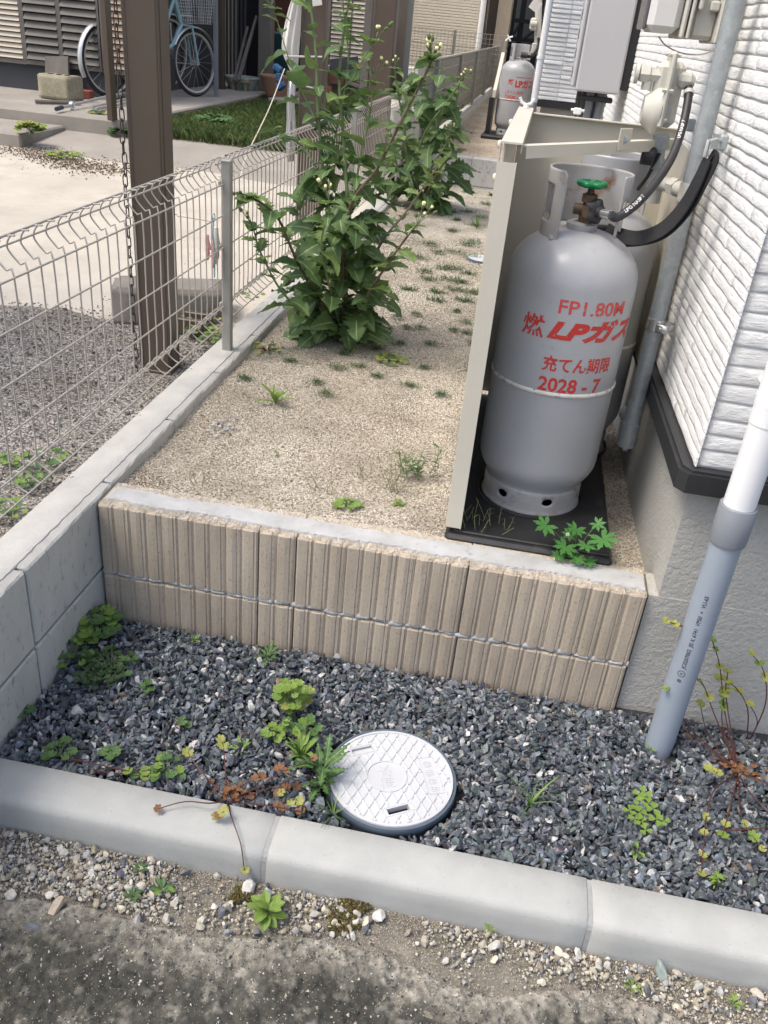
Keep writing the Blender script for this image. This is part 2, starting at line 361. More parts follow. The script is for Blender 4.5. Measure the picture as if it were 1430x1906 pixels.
# stones loose on the street edge and set in the concrete
shp_round = [rock(22, .75) for _ in range(10)]; shp_ang = [rock(13, rng.uniform(.5, .8)) for _ in range(30)]; shp_grain = [rock(7) for _ in range(8)]
n = 26000; x = rng.uniform(-.15, 1.9, n); yy = rng.uniform(-.775, -.60, n)
s = np.exp(rng.normal(math.log(.0024), .58, n)); s = np.clip(s, .0009, .012)
big = rng.random(n) < .018; s[big] = rng.uniform(.006, .012, big.sum())
keep = (yy > conc_edge(x)-.012) & (yy < -.622-s*.5); dens = fbm(x, yy, 7, 2, 9)+.28*(x < .45)+.1*(x > .9); keep &= (dens+rng.random(n)*.5 > .74)
x, yy, s = x[keep], yy[keep], s[keep]
pal = np.array([(.64, .60, .49), (.55, .51, .42), (.70, .68, .62), (.40, .39, .37), (.62, .56, .43), (.22, .23, .25), (.58, .56, .50), (.46, .40, .30)])
cc = pal[rng.integers(0, 8, len(x))]*rng.uniform(.62, 1.0, (len(x), 1))
z = SZ+s*.30+(fbm(x, yy, 30, 3, 4)-.5)*.010
stuff(tag(scatter('loose_pebbles', np.c_[x, yy, z], np.c_[s, s*rng.uniform(.7, 1, len(s)), s*.75], cc, shp_round, m_peb),
      'loose beige and grey pebbles scattered between the kerb and the rough concrete', 'pebbles'))
n = 42000; x = rng.uniform(-.1, 1.85, n); yy = rng.uniform(-1.04, -.68, n); keep = yy < conc_edge(x)-.006; x, yy = x[keep], yy[keep]
s = np.clip(np.exp(rng.normal(math.log(.0014), .62, len(x))), .0006, .008)*(.6+.8*fbm(x, yy, 12, 2, 77))
pal2 = np.array([(.50, .46, .39), (.07, .068, .065), (.05, .05, .05), (.30, .27, .23), (.66, .62, .55), (.12, .12, .13), (.06, .058, .055)])
cc = pal2[rng.integers(0, 7, len(x))]*rng.uniform(.7, 1.1, (len(x), 1))
z = SZ+.0018+(fbm(x, yy, 55, 5, 1)-.5)*.019+(fbm(x, yy, 9, 3, 8)-.5)*.016
o = scatter('street_aggregate', np.c_[x, yy, z], np.c_[s, s*.8, s*.45], cc, shp_grain, m_peb)
stuff(tag(o, 'small stones set in the rough weathered street concrete', 'aggregate'))
n = 30000; x = rng.uniform(-.12, 1.9, n); yy = -.622-np.abs(rng.normal(0, .045, n)); k = yy > conc_edge(x)-.03; x, yy = x[k], yy[k]; s = rng.uniform(.0006, .0017, len(x))
cc = np.array([(.50, .46, .38), (.30, .27, .22), (.62, .58, .5), (.16, .15, .13), (.24, .2, .15)])[rng.integers(0, 5, len(x))]
stuff(tag(scatter('coarse_sand', np.c_[x, yy, SZ-.004+(fbm(x, yy, 30, 3, 4)-.5)*.010+.0008], np.c_[s, s, s*.7], cc, shp_grain, m_peb), 'coarse sand and grit between the kerb and the rough concrete', 'sand'))
# bigger single stones on the verge
bigst = [(105, 1690, .021, (.50, .42, .33)), (92, 1665, .009, (.66, .62, .55)), (60, 1725, .013, (.14, .15, .17)), (112, 1620, .008, (.62, .58, .5)), (255, 1712, .012, (.42, .42, .43)),
         (230, 1605, .011, (.17, .18, .21)), (226, 1625, .010, (.13, .14, .18)), (280, 1600, .009, (.62, .57, .48)), (345, 1625, .012, (.2, .21, .22)), (264, 1650, .010, (.64, .6, .5)), (462, 1655, .0165, (.66, .65, .6)),
         (500, 1660, .010, (.42, .46, .52)), (485, 1675, .011, (.62, .64, .68)), (413, 1700, .013, (.15, .16, .19)), (705, 1705, .016, (.6, .6, .58)), (425, 1735, .010, (.3, .31, .33)),
         (920, 1762, .017, (.62, .61, .56)), (921, 1785, .008, (.66, .62, .5)), (1053, 1780, .0105, (.6, .57, .5)), (1040, 1772, .010, (.62, .6, .52)), (1078, 1775, .012, (.55, .55, .52)), (1113, 1790, .009, (.66, .62, .55)),
         (1230, 1810, .019, (.30, .36, .34)), (1205, 1845, .015, (.16, .17, .18)), (1262, 1812, .012, (.55, .5, .42)), (1300, 1838, .011, (.5, .5, .46)), (1410, 1850, .014, (.62, .57, .5)), (1340, 1845, .010, (.4, .41, .42)), (160, 1590, .01, (.4, .41, .42)), (20, 1665, .012, (.6, .57, .5)), (760, 1735, .009, (.36, .3, .28))]
colw = lambda c: 'dark grey' if sum(c) < .7 else 'greenish' if c[1] > c[0]+.03 and sum(c) < 1.1 else 'bluish' if c[2] > c[0]+.03 else 'grey' if sum(c) < 1.35 else 'beige'
STL = []
for (px, py, r, c) in bigst:
    near = 'tight against the kerb' if py-(1535+.21*px) < 45 else 'by the rough concrete' if py-(1535+.21*px) > 95 else 'midway across the verge'
    zone = ['below the left kerb end', 'left of the first kerb joint', 'around the first kerb joint', 'between both kerb joints', 'around the second kerb joint', 'near the right edge'][min(5, int(px/240))]
    STL.append('%s %s stone %s %s' % ('small' if r < .0105 else 'bigger' if r < .014 else 'largest', colw(c), near, zone))
for i, (px, py, r, c) in enumerate(bigst):
    p = P(px, py, 2, SZ+.004)
    o = scatter('stone', np.array([[p[0], p[1], SZ+r*.35]]), np.array([[r*1.15, r*.9, r*.7]])*1.0, np.array([c]), [rock(30, .7)], m_peb, smooth=False)
    tag(o, STL[i], 'stone', 'larger stones on the verge')
# slate gravel in front of the ribbed wall
obj_ = sheet('gravel_bed', -.6, 2.4, -.53, .02, 60, 20, lambda X, Y: DZ-.012+(fbm(X, Y, 9, 3, 5)-.5)*.01, m_dark)
pitch = .0112; gx, gy = np.meshgrid(np.arange(-.02, 1.95, pitch), np.arange(-.535, .0, pitch))
x = np.concatenate([gx.ravel()]*3); yy = np.concatenate([gy.ravel()]*3); lay = np.repeat([0, 1, 2], gx.size)
x = x+rng.normal(0, .006, len(x)); yy = yy+rng.normal(0, .006, len(x))
s = rng.uniform(.0062, .0122, len(x)); s[rng.random(len(x)) < .15] *= 1.35
keep = (x > .008) & (yy > -.512) & (yy < -.012) & (np.hypot(x-.80, yy+.372) > .146) & (rng.random(len(x)) < np.array([1, .85, .5])[lay]) & ~((x > 1.30) & (yy > .0)) & (np.hypot(x-1.375, yy+.125) > .036)
x, yy, s, lay = x[keep], yy[keep], s[keep], lay[keep]
hz = DZ+(fbm(x, yy, 7, 3, 5)-.5)*.022+.006*np.clip(1-(yy+.51)/.08, 0, 1)-.008*np.clip((yy+.08)/.08, 0, 1)
z = hz+lay*.0055+rng.normal(0, .002, len(x))
base = np.array([.108, .123, .141])*np.exp(rng.normal(0, .42, (len(x), 1)))*np.array([1, 1, 1])+rng.normal(0, .006, (len(x), 3))
lt = rng.random(len(x)); base[lt < .13] = np.array([.27, .28, .29])*rng.uniform(.7, 1.2, ((lt < .13).sum(), 1)); base[lt < .06] = np.array([.58, .57, .55])
gr = (lt > .95); base[gr] = np.array([.12, .15, .135])*rng.uniform(.7, 1.6, (gr.sum(), 1)); br = (lt > .985); base[br] = np.array([.22, .17, .12])
o = scatter('slate_gravel', np.c_[x, yy, z], np.c_[s*rng.uniform(1.0, 1.45, len(s)), s*rng.uniform(.7, 1, len(s)), s*rng.uniform(.5, .85, len(s))], np.clip(base, .02, .8), shp_ang, m_rock)
stuff(tag(o, 'bluish grey slate chippings filling the bed behind the kerb', 'gravel'))
# beige gravel strip
zg = lambda X, Y: GZ+(fbm(X, Y, 2.2, 3, 11)-.5)*.02+(fbm(X, Y, 22, 2, 12)-.5)*.006-.03*np.clip((X-1.17)/.08, 0, 1)*(Y > .05)
sheet('gravel_path', .0, 1.40, .055, 5.45, 150, 520, zg, m_sand)
def grains(name, x0, x1, y0, y1, pitch, r, label, zf=zg, th=1.0):
    gx, gy = np.meshgrid(np.arange(x0, x1, pitch), np.arange(y0, y1, pitch)); x = gx.ravel()+rng.normal(0, pitch*.35, gx.size); y = gy.ravel()+rng.normal(0, pitch*.35, gx.size)
    k = (x > .006) & (x < x1) & (y > y0) & ~((x > .86) & (x < 1.17) & (y > .14) & (y < 1.0)); x, y = x[k], y[k]; s = r*rng.uniform(.6, 1.3, len(x))
    cc = np.array(BG)[rng.integers(0, len(BG), len(x))]*rng.uniform(.72, 1.1, (len(x), 1)); d = fbm(x, y, 5, 3, 20)
    pb = P(735, 800, 2, GZ); k2 = np.clip(1.25-np.hypot((x-pb[0])/.13, (y-pb[1])/.17), 0, 1)*np.clip((fbm(x, y, 9, 3, 23)-.35)*5, 0, 1); k3 = np.clip(1.2-np.hypot((x-.05)/.16, (y-.17)/.09), 0, 1)*np.clip((fbm(x, y, 14, 3, 24)-.35)*5, 0, 1); k4 = np.clip(1.1-np.hypot((x-.10)/.12, (y-.62)/.22), 0, 1)*.5
    cc = cc*(1.02-.30*np.clip((d-.55)*7, 0, 1))[:, None]; kk = np.clip(k2*.55+k3*.8+k4*.6, 0, .85)[:, None]; cc = cc*(1-kk)+np.array([.17, .125, .085])*rng.uniform(.6, 1.5, (len(x), 1))*kk
    o = scatter(name, np.c_[x, y, zf(x, y)+s*.3], np.c_[s, s*.85, s*.7], cc, shp_grain[:5], m_peb)
    return stuff(tag(o, label, 'gravel'))
grains('beige_gravel', .0, 1.30, .105, 1.75, .0056, .0031, 'fine beige gravel covering the near part of the side strip')
grains('beige_gravel', .0, 1.25, 1.75, 3.4, .0095, .0042, 'fine beige gravel covering the middle of the side strip')
ps = []
for k in range(34):
    p = P(415+random.gauss(0, 18), 795+random.gauss(0, 9), 2, GZ+.004); ps.append(p)
ps = np.array(ps); s = rng.uniform(.005, .010, len(ps)); cc = np.array([(.55, .54, .53), (.42, .42, .44), (.6, .56, .5), (.45, .30, .2)])[rng.choice(4, len(ps), p=[.4, .25, .25, .1])]
stuff(tag(scatter('pebble_patch', ps, np.c_[s, s*.8, s*.7], cc, shp_ang, m_peb), 'small heap of coarser grey and brown stones beside the low block wall', 'pebbles'))

# ------------------------------------------------------------------ neighbour yard ground
def zy(X, Y): return YZ+np.clip((Y-1.9)/3.3, 0, 1)*.28
sheet('yard_gravel_ground', -9, -.112, -6, 2.35, 240, 300, lambda X, Y: zy(X, Y)+(fbm(X, Y, 6, 3, 2)-.5)*.02, m_yardgr)
sheet('yard_concrete', -9, -.112, 1.75, 4.6, 40, 40, lambda X, Y: zy(X, Y)+.012+np.clip((Y-1.75)/.5, 0, 1)*.006-.03*np.clip((2.0-Y-.12*fbm(X, Y, 2, 2, 5))/.25, 0, 1), m_yardconc)
sheet('yard_old_paving', -9, -.112, 4.2, 9, 50, 50, lambda X, Y: zy(X, Y)+.012+.010*np.clip((Y-4.3-.5*(fbm(X, Y, 1.5, 2, 6)-.5))*4, -2, 1), m_yardold)
n = 9000; x = rng.uniform(-2.6, -.13, n); yy = rng.uniform(-.6, 1.9, n); s = rng.uniform(.004, .009, n)
pk = np.array([(.45, .41, .35), (.20, .19, .18), (.58, .53, .46), (.11, .11, .11), (.33, .30, .27)])
stuff(tag(scatter('yard_gravel', np.c_[x, yy, zy(x, yy)+.012+(fbm(x, yy, 6, 3, 2)-.5)*.02-.006], np.c_[s, s*.8, s*.7], pk[rng.integers(0, 5, n)]*rng.uniform(.7, 1.1, (n, 1)), shp_ang[:8], m_peb), 'mixed dark and pale gravel on the neighbouring yard beyond the mesh fence', 'gravel'))
# raised porch slabs
SL = .2
a = P(0, 190, 2, SL); b = P(232, 226, 2, SL); e = P(430, 190, 2, SL)
mb = MB(); mb.bb((-9, b[1], -.1), (b[0], 12, SL), .012); por = obj('porch_slab', mb, m_yardold); tag(por, 'raised grey concrete porch slab under the bicycles', 'slab')
st = P(100, 238, 2, .12); mb = MB(); mb.bb((-9, 4.4, -.2), (st[0], b[1]-.004, .12), .012); obj('low_step', mb, m_yardold); tag(bpy.data.objects['low_step'], 'low concrete step in front of the porch slab at the left edge', 'step')

# ------------------------------------------------------------------ block walls
def slab_block(L, H, T, seed):   # smooth concrete block, x thickness T (from -T to 0), y 0..L, z -H..0, worn arrises
    r = random.Random(seed); b = .004; V = []; F = []; ny = 14
    prof = [(0, -H), (0, -H*.5), (0, -b), (-b, 0), (-T*.5, 0), (-T+b, 0), (-T, -b), (-T, -H)]
    for j in range(ny+1):
        y = b+(L-2*b)*j/ny
        for (x, z) in prof:
            jit = r.uniform(-.0012, .0012) if z > -b*1.5 else 0
            V.append((x+jit, y, z+jit*.7))
    k = len(prof)
    for j in range(ny):
        for i in range(k-1): F.append((j*k+i, j*k+i+1, (j+1)*k+i+1, (j+1)*k+i))
    i0 = len(V)
    for y, s_ in ((0, 0), (L, ny)):
        for (x, z) in prof: V.append((min(x, 0)*(1-2*b/T)-b, y, z*(1-.01)-.002))
    for e_, (base_, row) in enumerate(((i0, 0), (i0+k, ny))):
        for i in range(k-1):
            q = (row*k+i, row*k+i+1, base_+i+1, base_+i); F.append(q if e_ else q[::-1])
        F.append(tuple(base_+i for i in range(k)) if e_ else tuple(base_+i for i in range(k))[::-1])
    me = mesh_of('block', V, F, m_conc_side); me.materials.append(m_conc)
    for p in me.polygons:
        if p.normal.z > .8 or p.normal.z < -.8: p.material_index = 1
    return me
def block_wall(label, x, ys, ztop, courses, H=.2, T=.115, mortar=True, L=.4):
    w_ = thing('block_wall', label, 'wall', (x, ys[0], ztop-H*courses))
    ms = [slab_block(L-.008, H-.009, T, q) for q in range(4)]
    for c in range(courses):
        for i, y in enumerate(ys): inst('block', ms[(i+c) % 4], w_, (x, y+.004, ztop-H*c-.003*(c > 0)))
    mb = MB(); mb.bb((x-T+.006, ys[0], ztop-H*courses), (x-.0075, ys[-1]+L, ztop-.008)); obj('joint_mortar', mb, m_kerbjoint, w_)
    if mortar:
        V = []; F = []; n_ = int((ys[-1]+L-ys[0])/.012)
        for j in range(n_+1):
            y = ys[0]+(ys[-1]+L-ys[0])*j/n_; ja = random.uniform(-.0015, .0015); jb = random.uniform(-.0015, .0015)
            V += [(x-T+.018+ja, y, ztop-.001), (x-T+.02+ja, y, ztop+.003), (x-.026+jb, y, ztop+.003), (x-.024+jb, y, ztop-.001)]
        for j in range(n_):
            for i in range(3): F.append((j*4+i, (j+1)*4+i, (j+1)*4+i+1, j*4+i+1))
        mb = MB(); mb.add(V, F); obj('top_mortar', mb, m_conc, w_)
    return w_
lw = block_wall('low grey concrete block wall carrying the mesh fence on the left', 0, [-.706+.4*i for i in range(-1, 13)], .007, 2)
# far step wall and second fence wall
ST = .19
def cross_blocks(label, x0, n_, y, ztop, H, T, c):
    w_ = thing('block_wall', label, 'wall', (x0, y, ztop-H*c)); me = slab_block(.395, H-.006, T, 9)
    for k in range(c):
        for i in range(n_):
            o = inst('block', me, w_, (x0+.4*i+.0025, y, ztop-H*k-.003*(k > 0)), (0, 0, -PI/2))
    mb = MB(); mb.bb((x0, y+.006, ztop-H*c), (x0+.4*n_, y+T-.006, ztop-.008)); obj('joint_mortar', mb, m_mortar, w_)
cross_blocks('low grey block retaining wall across the far end of the gravel strip', .02, 4, 5.36, ST, .2, .12, 2)
block_wall('grey block wall carrying the solid louvre fence further back', .07, [5.30+.4*i for i in range(42)], ST+.03, 1, .24, .12, False)
sheet('far_gravel_path', .06, 1.6, 5.47, 24, 60, 200, lambda X, Y: ST-.035+(fbm(X, Y, 2, 3, 3)-.5)*.02, mat('far_beige_gravel', (.6, .58, .55), None, 3, .95, .002, 30, voro=(120, [(.5, .42, .33), (.42, .35, .27), (.55, .48, .4), (.33, .27, .2)], .006)))

# ribbed retaining wall
def rib_profile(L, seed):
    r = random.Random(seed); n_ = max(1, round(L/.04)); p = L/n_; pts = []
    for i in range(n_):
        a = i*p; j = lambda: r.uniform(-.0007, .0007); w1 = r.uniform(-.002, .002)
        pts += [(a+.0004, .0040), (a+.0016, .0022+j()), (a+.0030, .0007+j()), (a+.0055, .0001), (a+p*.42, -.0008+j()), (a+p-.0135+w1, .0003), (a+p-.0120+w1, .0021+j()), (a+p-.0108+w1, .0022), (a+p-.0094+w1, .0008+j()), (a+p-.0052+w1*.5, .0009+j()), (a+p-.0036, .0026+j()), (a+p-.0018, .0032+j()), (a+p-.0004, .0042)]
    return pts
def rib_block(L, H, T, seed):
    fp = rib_profile(L, seed); bp = rib_profile(L, seed+50); r = random.Random(seed); V = []; F = []; k = len(fp)
    rows = [-H, -H*.66, -H*.33, -.006, 0]
    for z_ in rows:
        for i, (x_, y_) in enumerate(fp):
            ins = .002+r.uniform(0, .0045) if z_ == 0 else 0
            V.append((min(max(x_, .001), L-.001), y_+ins+r.uniform(-.0004, .0004), z_-(r.uniform(0, .0032) if z_ == 0 else 0)))
    nr = len(rows)
    for a_ in range(nr-1):
        for i in range(k-1): F.append((a_*k+i, a_*k+i+1, (a_+1)*k+i+1, (a_+1)*k+i))
    b0 = len(V)
    for z_ in (-.004, -H):
        for i, (x_, y_) in enumerate(bp): V.append((min(max(x_, .001), L-.001), T-y_*1.2-(r.uniform(0, .005) if z_ > -.01 else 0), z_+(.003 if z_ > -.01 else 0)))
    mats_ = [0]*len(F)
    for i in range(k-1):
        F.append(((nr-1)*k+i, (nr-1)*k+i+1, b0+i+1, b0+i)); mats_.append(1); F.append((b0+i, b0+i+1, b0+k+i+1, b0+k+i)); mats_.append(0)
    F.append(tuple([j*k for j in range(nr)]+[b0, b0+k])); mats_.append(0)
    F.append(tuple([j*k+k-1 for j in range(nr)]+[b0+k-1, b0+2*k-1])[::-1]); mats_.append(0)
    return mesh_of('block', V, F, [m_rib, m_ribtop], False, None, mats_)
rw = thing('retaining_wall', 'tan ribbed block retaining wall between gravel strip and slate bed', 'wall', (0, 0, -.395))
edges = [.004, .4, .49, .89, 1.288]
for c in range(2):
    for i in range(4):
        L = edges[i+1]-edges[i]-.0015
        inst('block', rib_block(L, .19, .115, 3+i+7*c), rw, (edges[i]+.0008, 0, 0 if c == 0 else -.2))
mb = MB(); mb.bb((.006, .014, -.39), (1.286, .10, -.012)); obj('joint_core', mb, m_kerbjoint, rw)
# lumpy mortar bed between the courses, follows the ribs
V = []; F = []; n_ = 430
for j in range(n_+1):
    x_ = .004+1.284*j/n_; ph = (x_ % .04)/.04; y_ = .0060*max(0, 1-min(ph, 1-ph)*7)+.0012+.0012*math.sin(x_*83)+random.uniform(-.0006, .0006); zc = -.195+.0022*math.sin(x_*31+2*math.sin(x_*9))+random.uniform(-.001, .001); hh = .0052+.0018*math.sin(x_*57+3*math.sin(x_*11))+random.uniform(0, .0014)
    for a_ in range(5):
        t_ = a_/4; V.append((x_, y_+.004*(2*t_-1)**2-.001, zc+hh*(2*t_-1)*1.15))
for j in range(n_):
    for i in range(4): F.append((j*5+i, (j+1)*5+i, (j+1)*5+i+1, j*5+i+1))
mb = MB(); mb.add(V, F); obj('mortar_joint', mb, m_mortar, rw, True)
V = []; F = []
for j in range(221):
    x_ = .02+1.262*j/220; ya = .026+random.uniform(-.003, .003)+.004*math.sin(x_*23+2*math.sin(x_*7)); yb = .084+random.uniform(-.003, .003)+.004*math.sin(x_*17+2*math.sin(x_*5))
    V += [(x_, ya-.002, -.002), (x_, ya, .0035), (x_, (ya+yb)/2, .0052+.0015*math.sin(x_*9)), (x_, yb, .0035), (x_, yb+.002, -.002)]
for j in range(220):
    for i in range(4): F.append((j*5+i, (j+1)*5+i, (j+1)*5+i+1, j*5+i+1))
mb = MB(); mb.add(V, F); obj('mortar_cap', mb, m_mortar, rw, True)
n = 15000; x = rng.uniform(.006, 1.286, n); yy = np.where(rng.random(n) < .5, rng.uniform(.0035, .027, n), rng.uniform(.083, .112, n)); s = rng.uniform(.0005, .0017, n)
cc = np.array([(.58, .52, .43), (.48, .42, .34), (.66, .61, .53), (.38, .33, .27), (.55, .48, .38)])[rng.integers(0, 5, n)]
o = scatter('rough_grit', np.c_[x, yy, -.0005+rng.uniform(-.001, .0008, n)], np.c_[s, s, s*.8], cc, shp_grain, m_peb, None); o.data.transform(Matrix.Translation(-woff(rw))); o.parent = rw; stuff(o)

# ------------------------------------------------------------------ kerb
kp = [(-.515, -.46), (-.515, -.311), (-.519, -.306), (-.56, -.3060), (-.598, -.3068), (-.605, -.3085), (-.612, -.3145), (-.6155, -.323), (-.6185, -.345), (-.623, -.46)]
kb = thing('kerb', 'smooth pale concrete kerb of straight lengths with rounded front edge', 'kerb', (0, -.57, -.46))
def kerb_piece(L):
    V = []; F = []; k = len(kp); xs = [0, .0025]+[L*i/12 for i in range(1, 12)]+[L-.0025, L]
    for j, x_ in enumerate(xs):
        ins = .002 if j in (0, len(xs)-1) else 0
        for (y_, z_) in kp: V.append((x_, y_+(ins if y_ < -.57 else -ins), z_-(ins if z_ > -.4 else 0)))
    for j in range(len(xs)-1):
        for i in range(k-1): F.append((j*k+i, j*k+i+1, (j+1)*k+i+1, (j+1)*k+i))
    F += [tuple(range(k))[::-1], tuple((len(xs)-1)*k+i for i in range(k))]
    me = mesh_of('kerb_stone', V, F, m_kerb); me.shade_smooth(); me.polygons[-1].use_smooth = False; me.polygons[-2].use_smooth = False; return me
kpm = kerb_piece(.592)
for i in range(-2, 4): inst('kerb_stone', kpm, kb, (.609+.6*i, 0, random.uniform(-.0008, .0008)))
for i in range(-1, 4):
    mb = MB(); V = []; F = []
    for x_ in (-.0048, .0048):
        for (y_, z_) in kp: V.append((.605+.6*i+x_+random.uniform(-.0008, .0008), y_+(.0012 if y_ < -.57 else -.002), z_-.0014 if z_ > -.4 else z_))
    k = len(kp)
    for q in range(k-1): F.append((q, q+1, k+q+1, k+q))
    mb.add(V, F); obj('joint', mb, m_kerbjoint, kb)

# ------------------------------------------------------------------ our house on the right
WX = lambda y: 1.295-.023*y
hs = thing('house', 'house with white stone-look siding and a grey stucco foundation at the right', 'house', (1.6, .5, -.45))
fo = [(1.313, .018), (1.313-.023*3.7, 3.7), (4.5, 3.7), (4.5, .018)]
V = []; F = []
mb = MB(); mb.prism(fo, -.5, .285); obj('foundation', mb, m_stucco, hs)
mb = MB(); mb.prism([(1.2925, .0166), (1.2925, .11), (4.4, .11), (4.4, .0166)], -.5, -.006); obj('footing', mb, m_stucco, hs)
# the black flashing under the siding, chamfered at the corner
mb = MB()
def flash(off, z0, z1):
    x0 = WX(0)-off; c = .022
    o_ = [(x0-.023*3.7, 3.72), (x0, -off+c), (x0+c*.8, -off), (4.52, -off), (4.52, 3.72)]
    mb.prism(o_[::-1], z0, z1)
flash(.020, .272, .3145); mb2 = mb; flash(.012, .3145, .320)
obj('flashing', mb, m_trim, hs)
# backing wall + stone relief pieces
mb = MB(); mb.prism([(WX(0)+.012, .012), (4.5, .012), (4.5, 3.7), (WX(3.7)+.012, 3.7)], .302, 2.9); obj('wall', mb, m_sidback, hs)
def stone_piece(L, H, D, seed):
    r = random.Random(seed); nx = max(3, int(L/.03)); V = []; F = []; prof = [(0, 0), (.0012, .80), (.005, 1.), (.45*H, .93), (H-.007, .80), (H-.0025, .55), (H, 0)]
    ph = r.uniform(0, 6)
    for j in range(nx+1):
        x_ = L*j/nx; e = .0 if j in (0, nx) else 1
        dd = D*(.92+.08*math.sin(x_*21+ph)+.06*r.uniform(-1, 1))
        for (h, d) in prof: V.append((x_+(.0015 if j == 0 else -.0015 if j == nx else 0)*d, -(d*dd*(.99 if not e else 1)), h+(.001*math.sin(x_*45+ph) if 0 < h < H else 0)))
    k = len(prof)
    for j in range(nx):
        for i in range(k-1): F.append((j*k+i, (j+1)*k+i, (j+1)*k+i+1, j*k+i+1))
    F += [tuple(range(k))[::-1][::-1], tuple(nx*k+i for i in range(k))[::-1]]
    me = mesh_of('siding_stone', V, F, m_siding); me.shade_smooth(); me.polygons[-1].use_smooth = False; me.polygons[-2].use_smooth = False; return me
lens = [.07, .12, .20, .30, .45]; hs_ = [.0195, .024, .031, .036]
LIB = {(L, h): [stone_piece(L, h, dp, int(L*1000)+int(h*9999)+k) for k, dp in enumerate((.0032, .0038, .0044) if h < .028 else (.0044, .0052, .006))] for L in lens for h in hs_}
cnt = [0]; rest = MB()
def siding(face, z0, z1, ylim):
    z_ = z0; r = random.Random(5 if face == 'side' else 9)
    while z_ < z1:
        h = r.choice(hs_[:2]) if face == 'side' else r.choice(hs_[2:])
        s_ = 0.0; first = True
        while s_ < ylim:
            L = r.choice(lens[1:] if face == 'side' else lens[2:])*1.0
            if L > ylim-s_: L = min(lens, key=lambda q: abs(q-(ylim-s_)))
            me = r.choice(LIB[(L, h)])
            if face == 'side': loc = (WX(s_)+.012, s_+.0, z_); rot = -PI/2
            else: loc = (WX(0)+.012+s_, .012, z_); rot = 0
            if face == 'side':   # runs away along +y, faces -x
                loc = (WX(s_+L)+.012, s_+L, z_); rot = -PI/2+math.atan(.023)*1
            d = np.linalg.norm(np.array(loc)-CAM)
            if cnt[0] < 300 and d < 2.35 and (face == 'side' and s_ < 1.6 or face == 'front' and s_ < .45): inst('siding_stone', me, hs, loc, (0, 0, rot)); cnt[0] += 1
            else:
                Rm_ = Matrix.Rotation(rot, 3, 'Z'); rest.add([Rm_ @ v.co+Vector(loc) for v in me.vertices], [tuple(p.vertices) for p in me.polygons])
            s_ += L+.0004
        z_ += h+.0016
siding('front', .323, 1.35, .85); siding('side', .323, 1.55, 3.7)
stuff(obj('siding_relief', rest, m_siding, hs))

# second house (further back) with white strip siding and black siding
h2 = thing('house', 'second white house further back beyond the water heater', 'house', (1.2, 5.8, .15))
y2 = 5.9; xa = P(1007, 150, 1, y2)[0]; xb = P(1078, 150, 1, y2)[0]; z2 = P(1030, 188, 1, y2)[2]
mb = MB(); mb.bb((xa+.03, y2+.03, 0), (3.5, 16, z2-.02)); obj('foundation', mb, m_stucco, h2)
mb = MB(); mb.bb((xa+.01, y2+.012, z2), (xb, 16, 4)); obj('wall', mb, m_sidback, h2)
mb = MB(); mb.bb((xa-.012, y2-.01, z2-.05), (3.5, y2+.05, z2-.003)); obj('flashing', mb, m_trim, h2)
rr_ = MB(); z_ = z2
while z_ < 2.2:
    for (u0, u1) in ((xa, (xa+xb)/2-.004), ((xa+xb)/2+.004, xb)):
        dp = random.uniform(.006, .014); rr_.add([(u0, y2+.012, z_), (u1, y2+.012, z_), (u1, y2+.012-dp, z_+.006), (u0, y2+.012-dp, z_+.006), (u1, y2+.012-dp*.8, z_+.022), (u0, y2+.012-dp*.8, z_+.022), (u0, y2+.012, z_+.028), (u1, y2+.012, z_+.028)],
                    [(0, 1, 2, 3), (3, 2, 4, 5), (5, 4, 7, 6), (0, 3, 5, 6), (1, 7, 4, 2)])
    z_ += .031
obj('siding_strip', rr_, m_siding, h2)
bs = MB(); z_ = z2
while z_ < 2.2: bs.bb((xb+.002, y2+.0, z_), (3.4, y2+.045, z_+.045), .004); z_ += .05
obj('black_siding', bs, m_blacksid, h2)

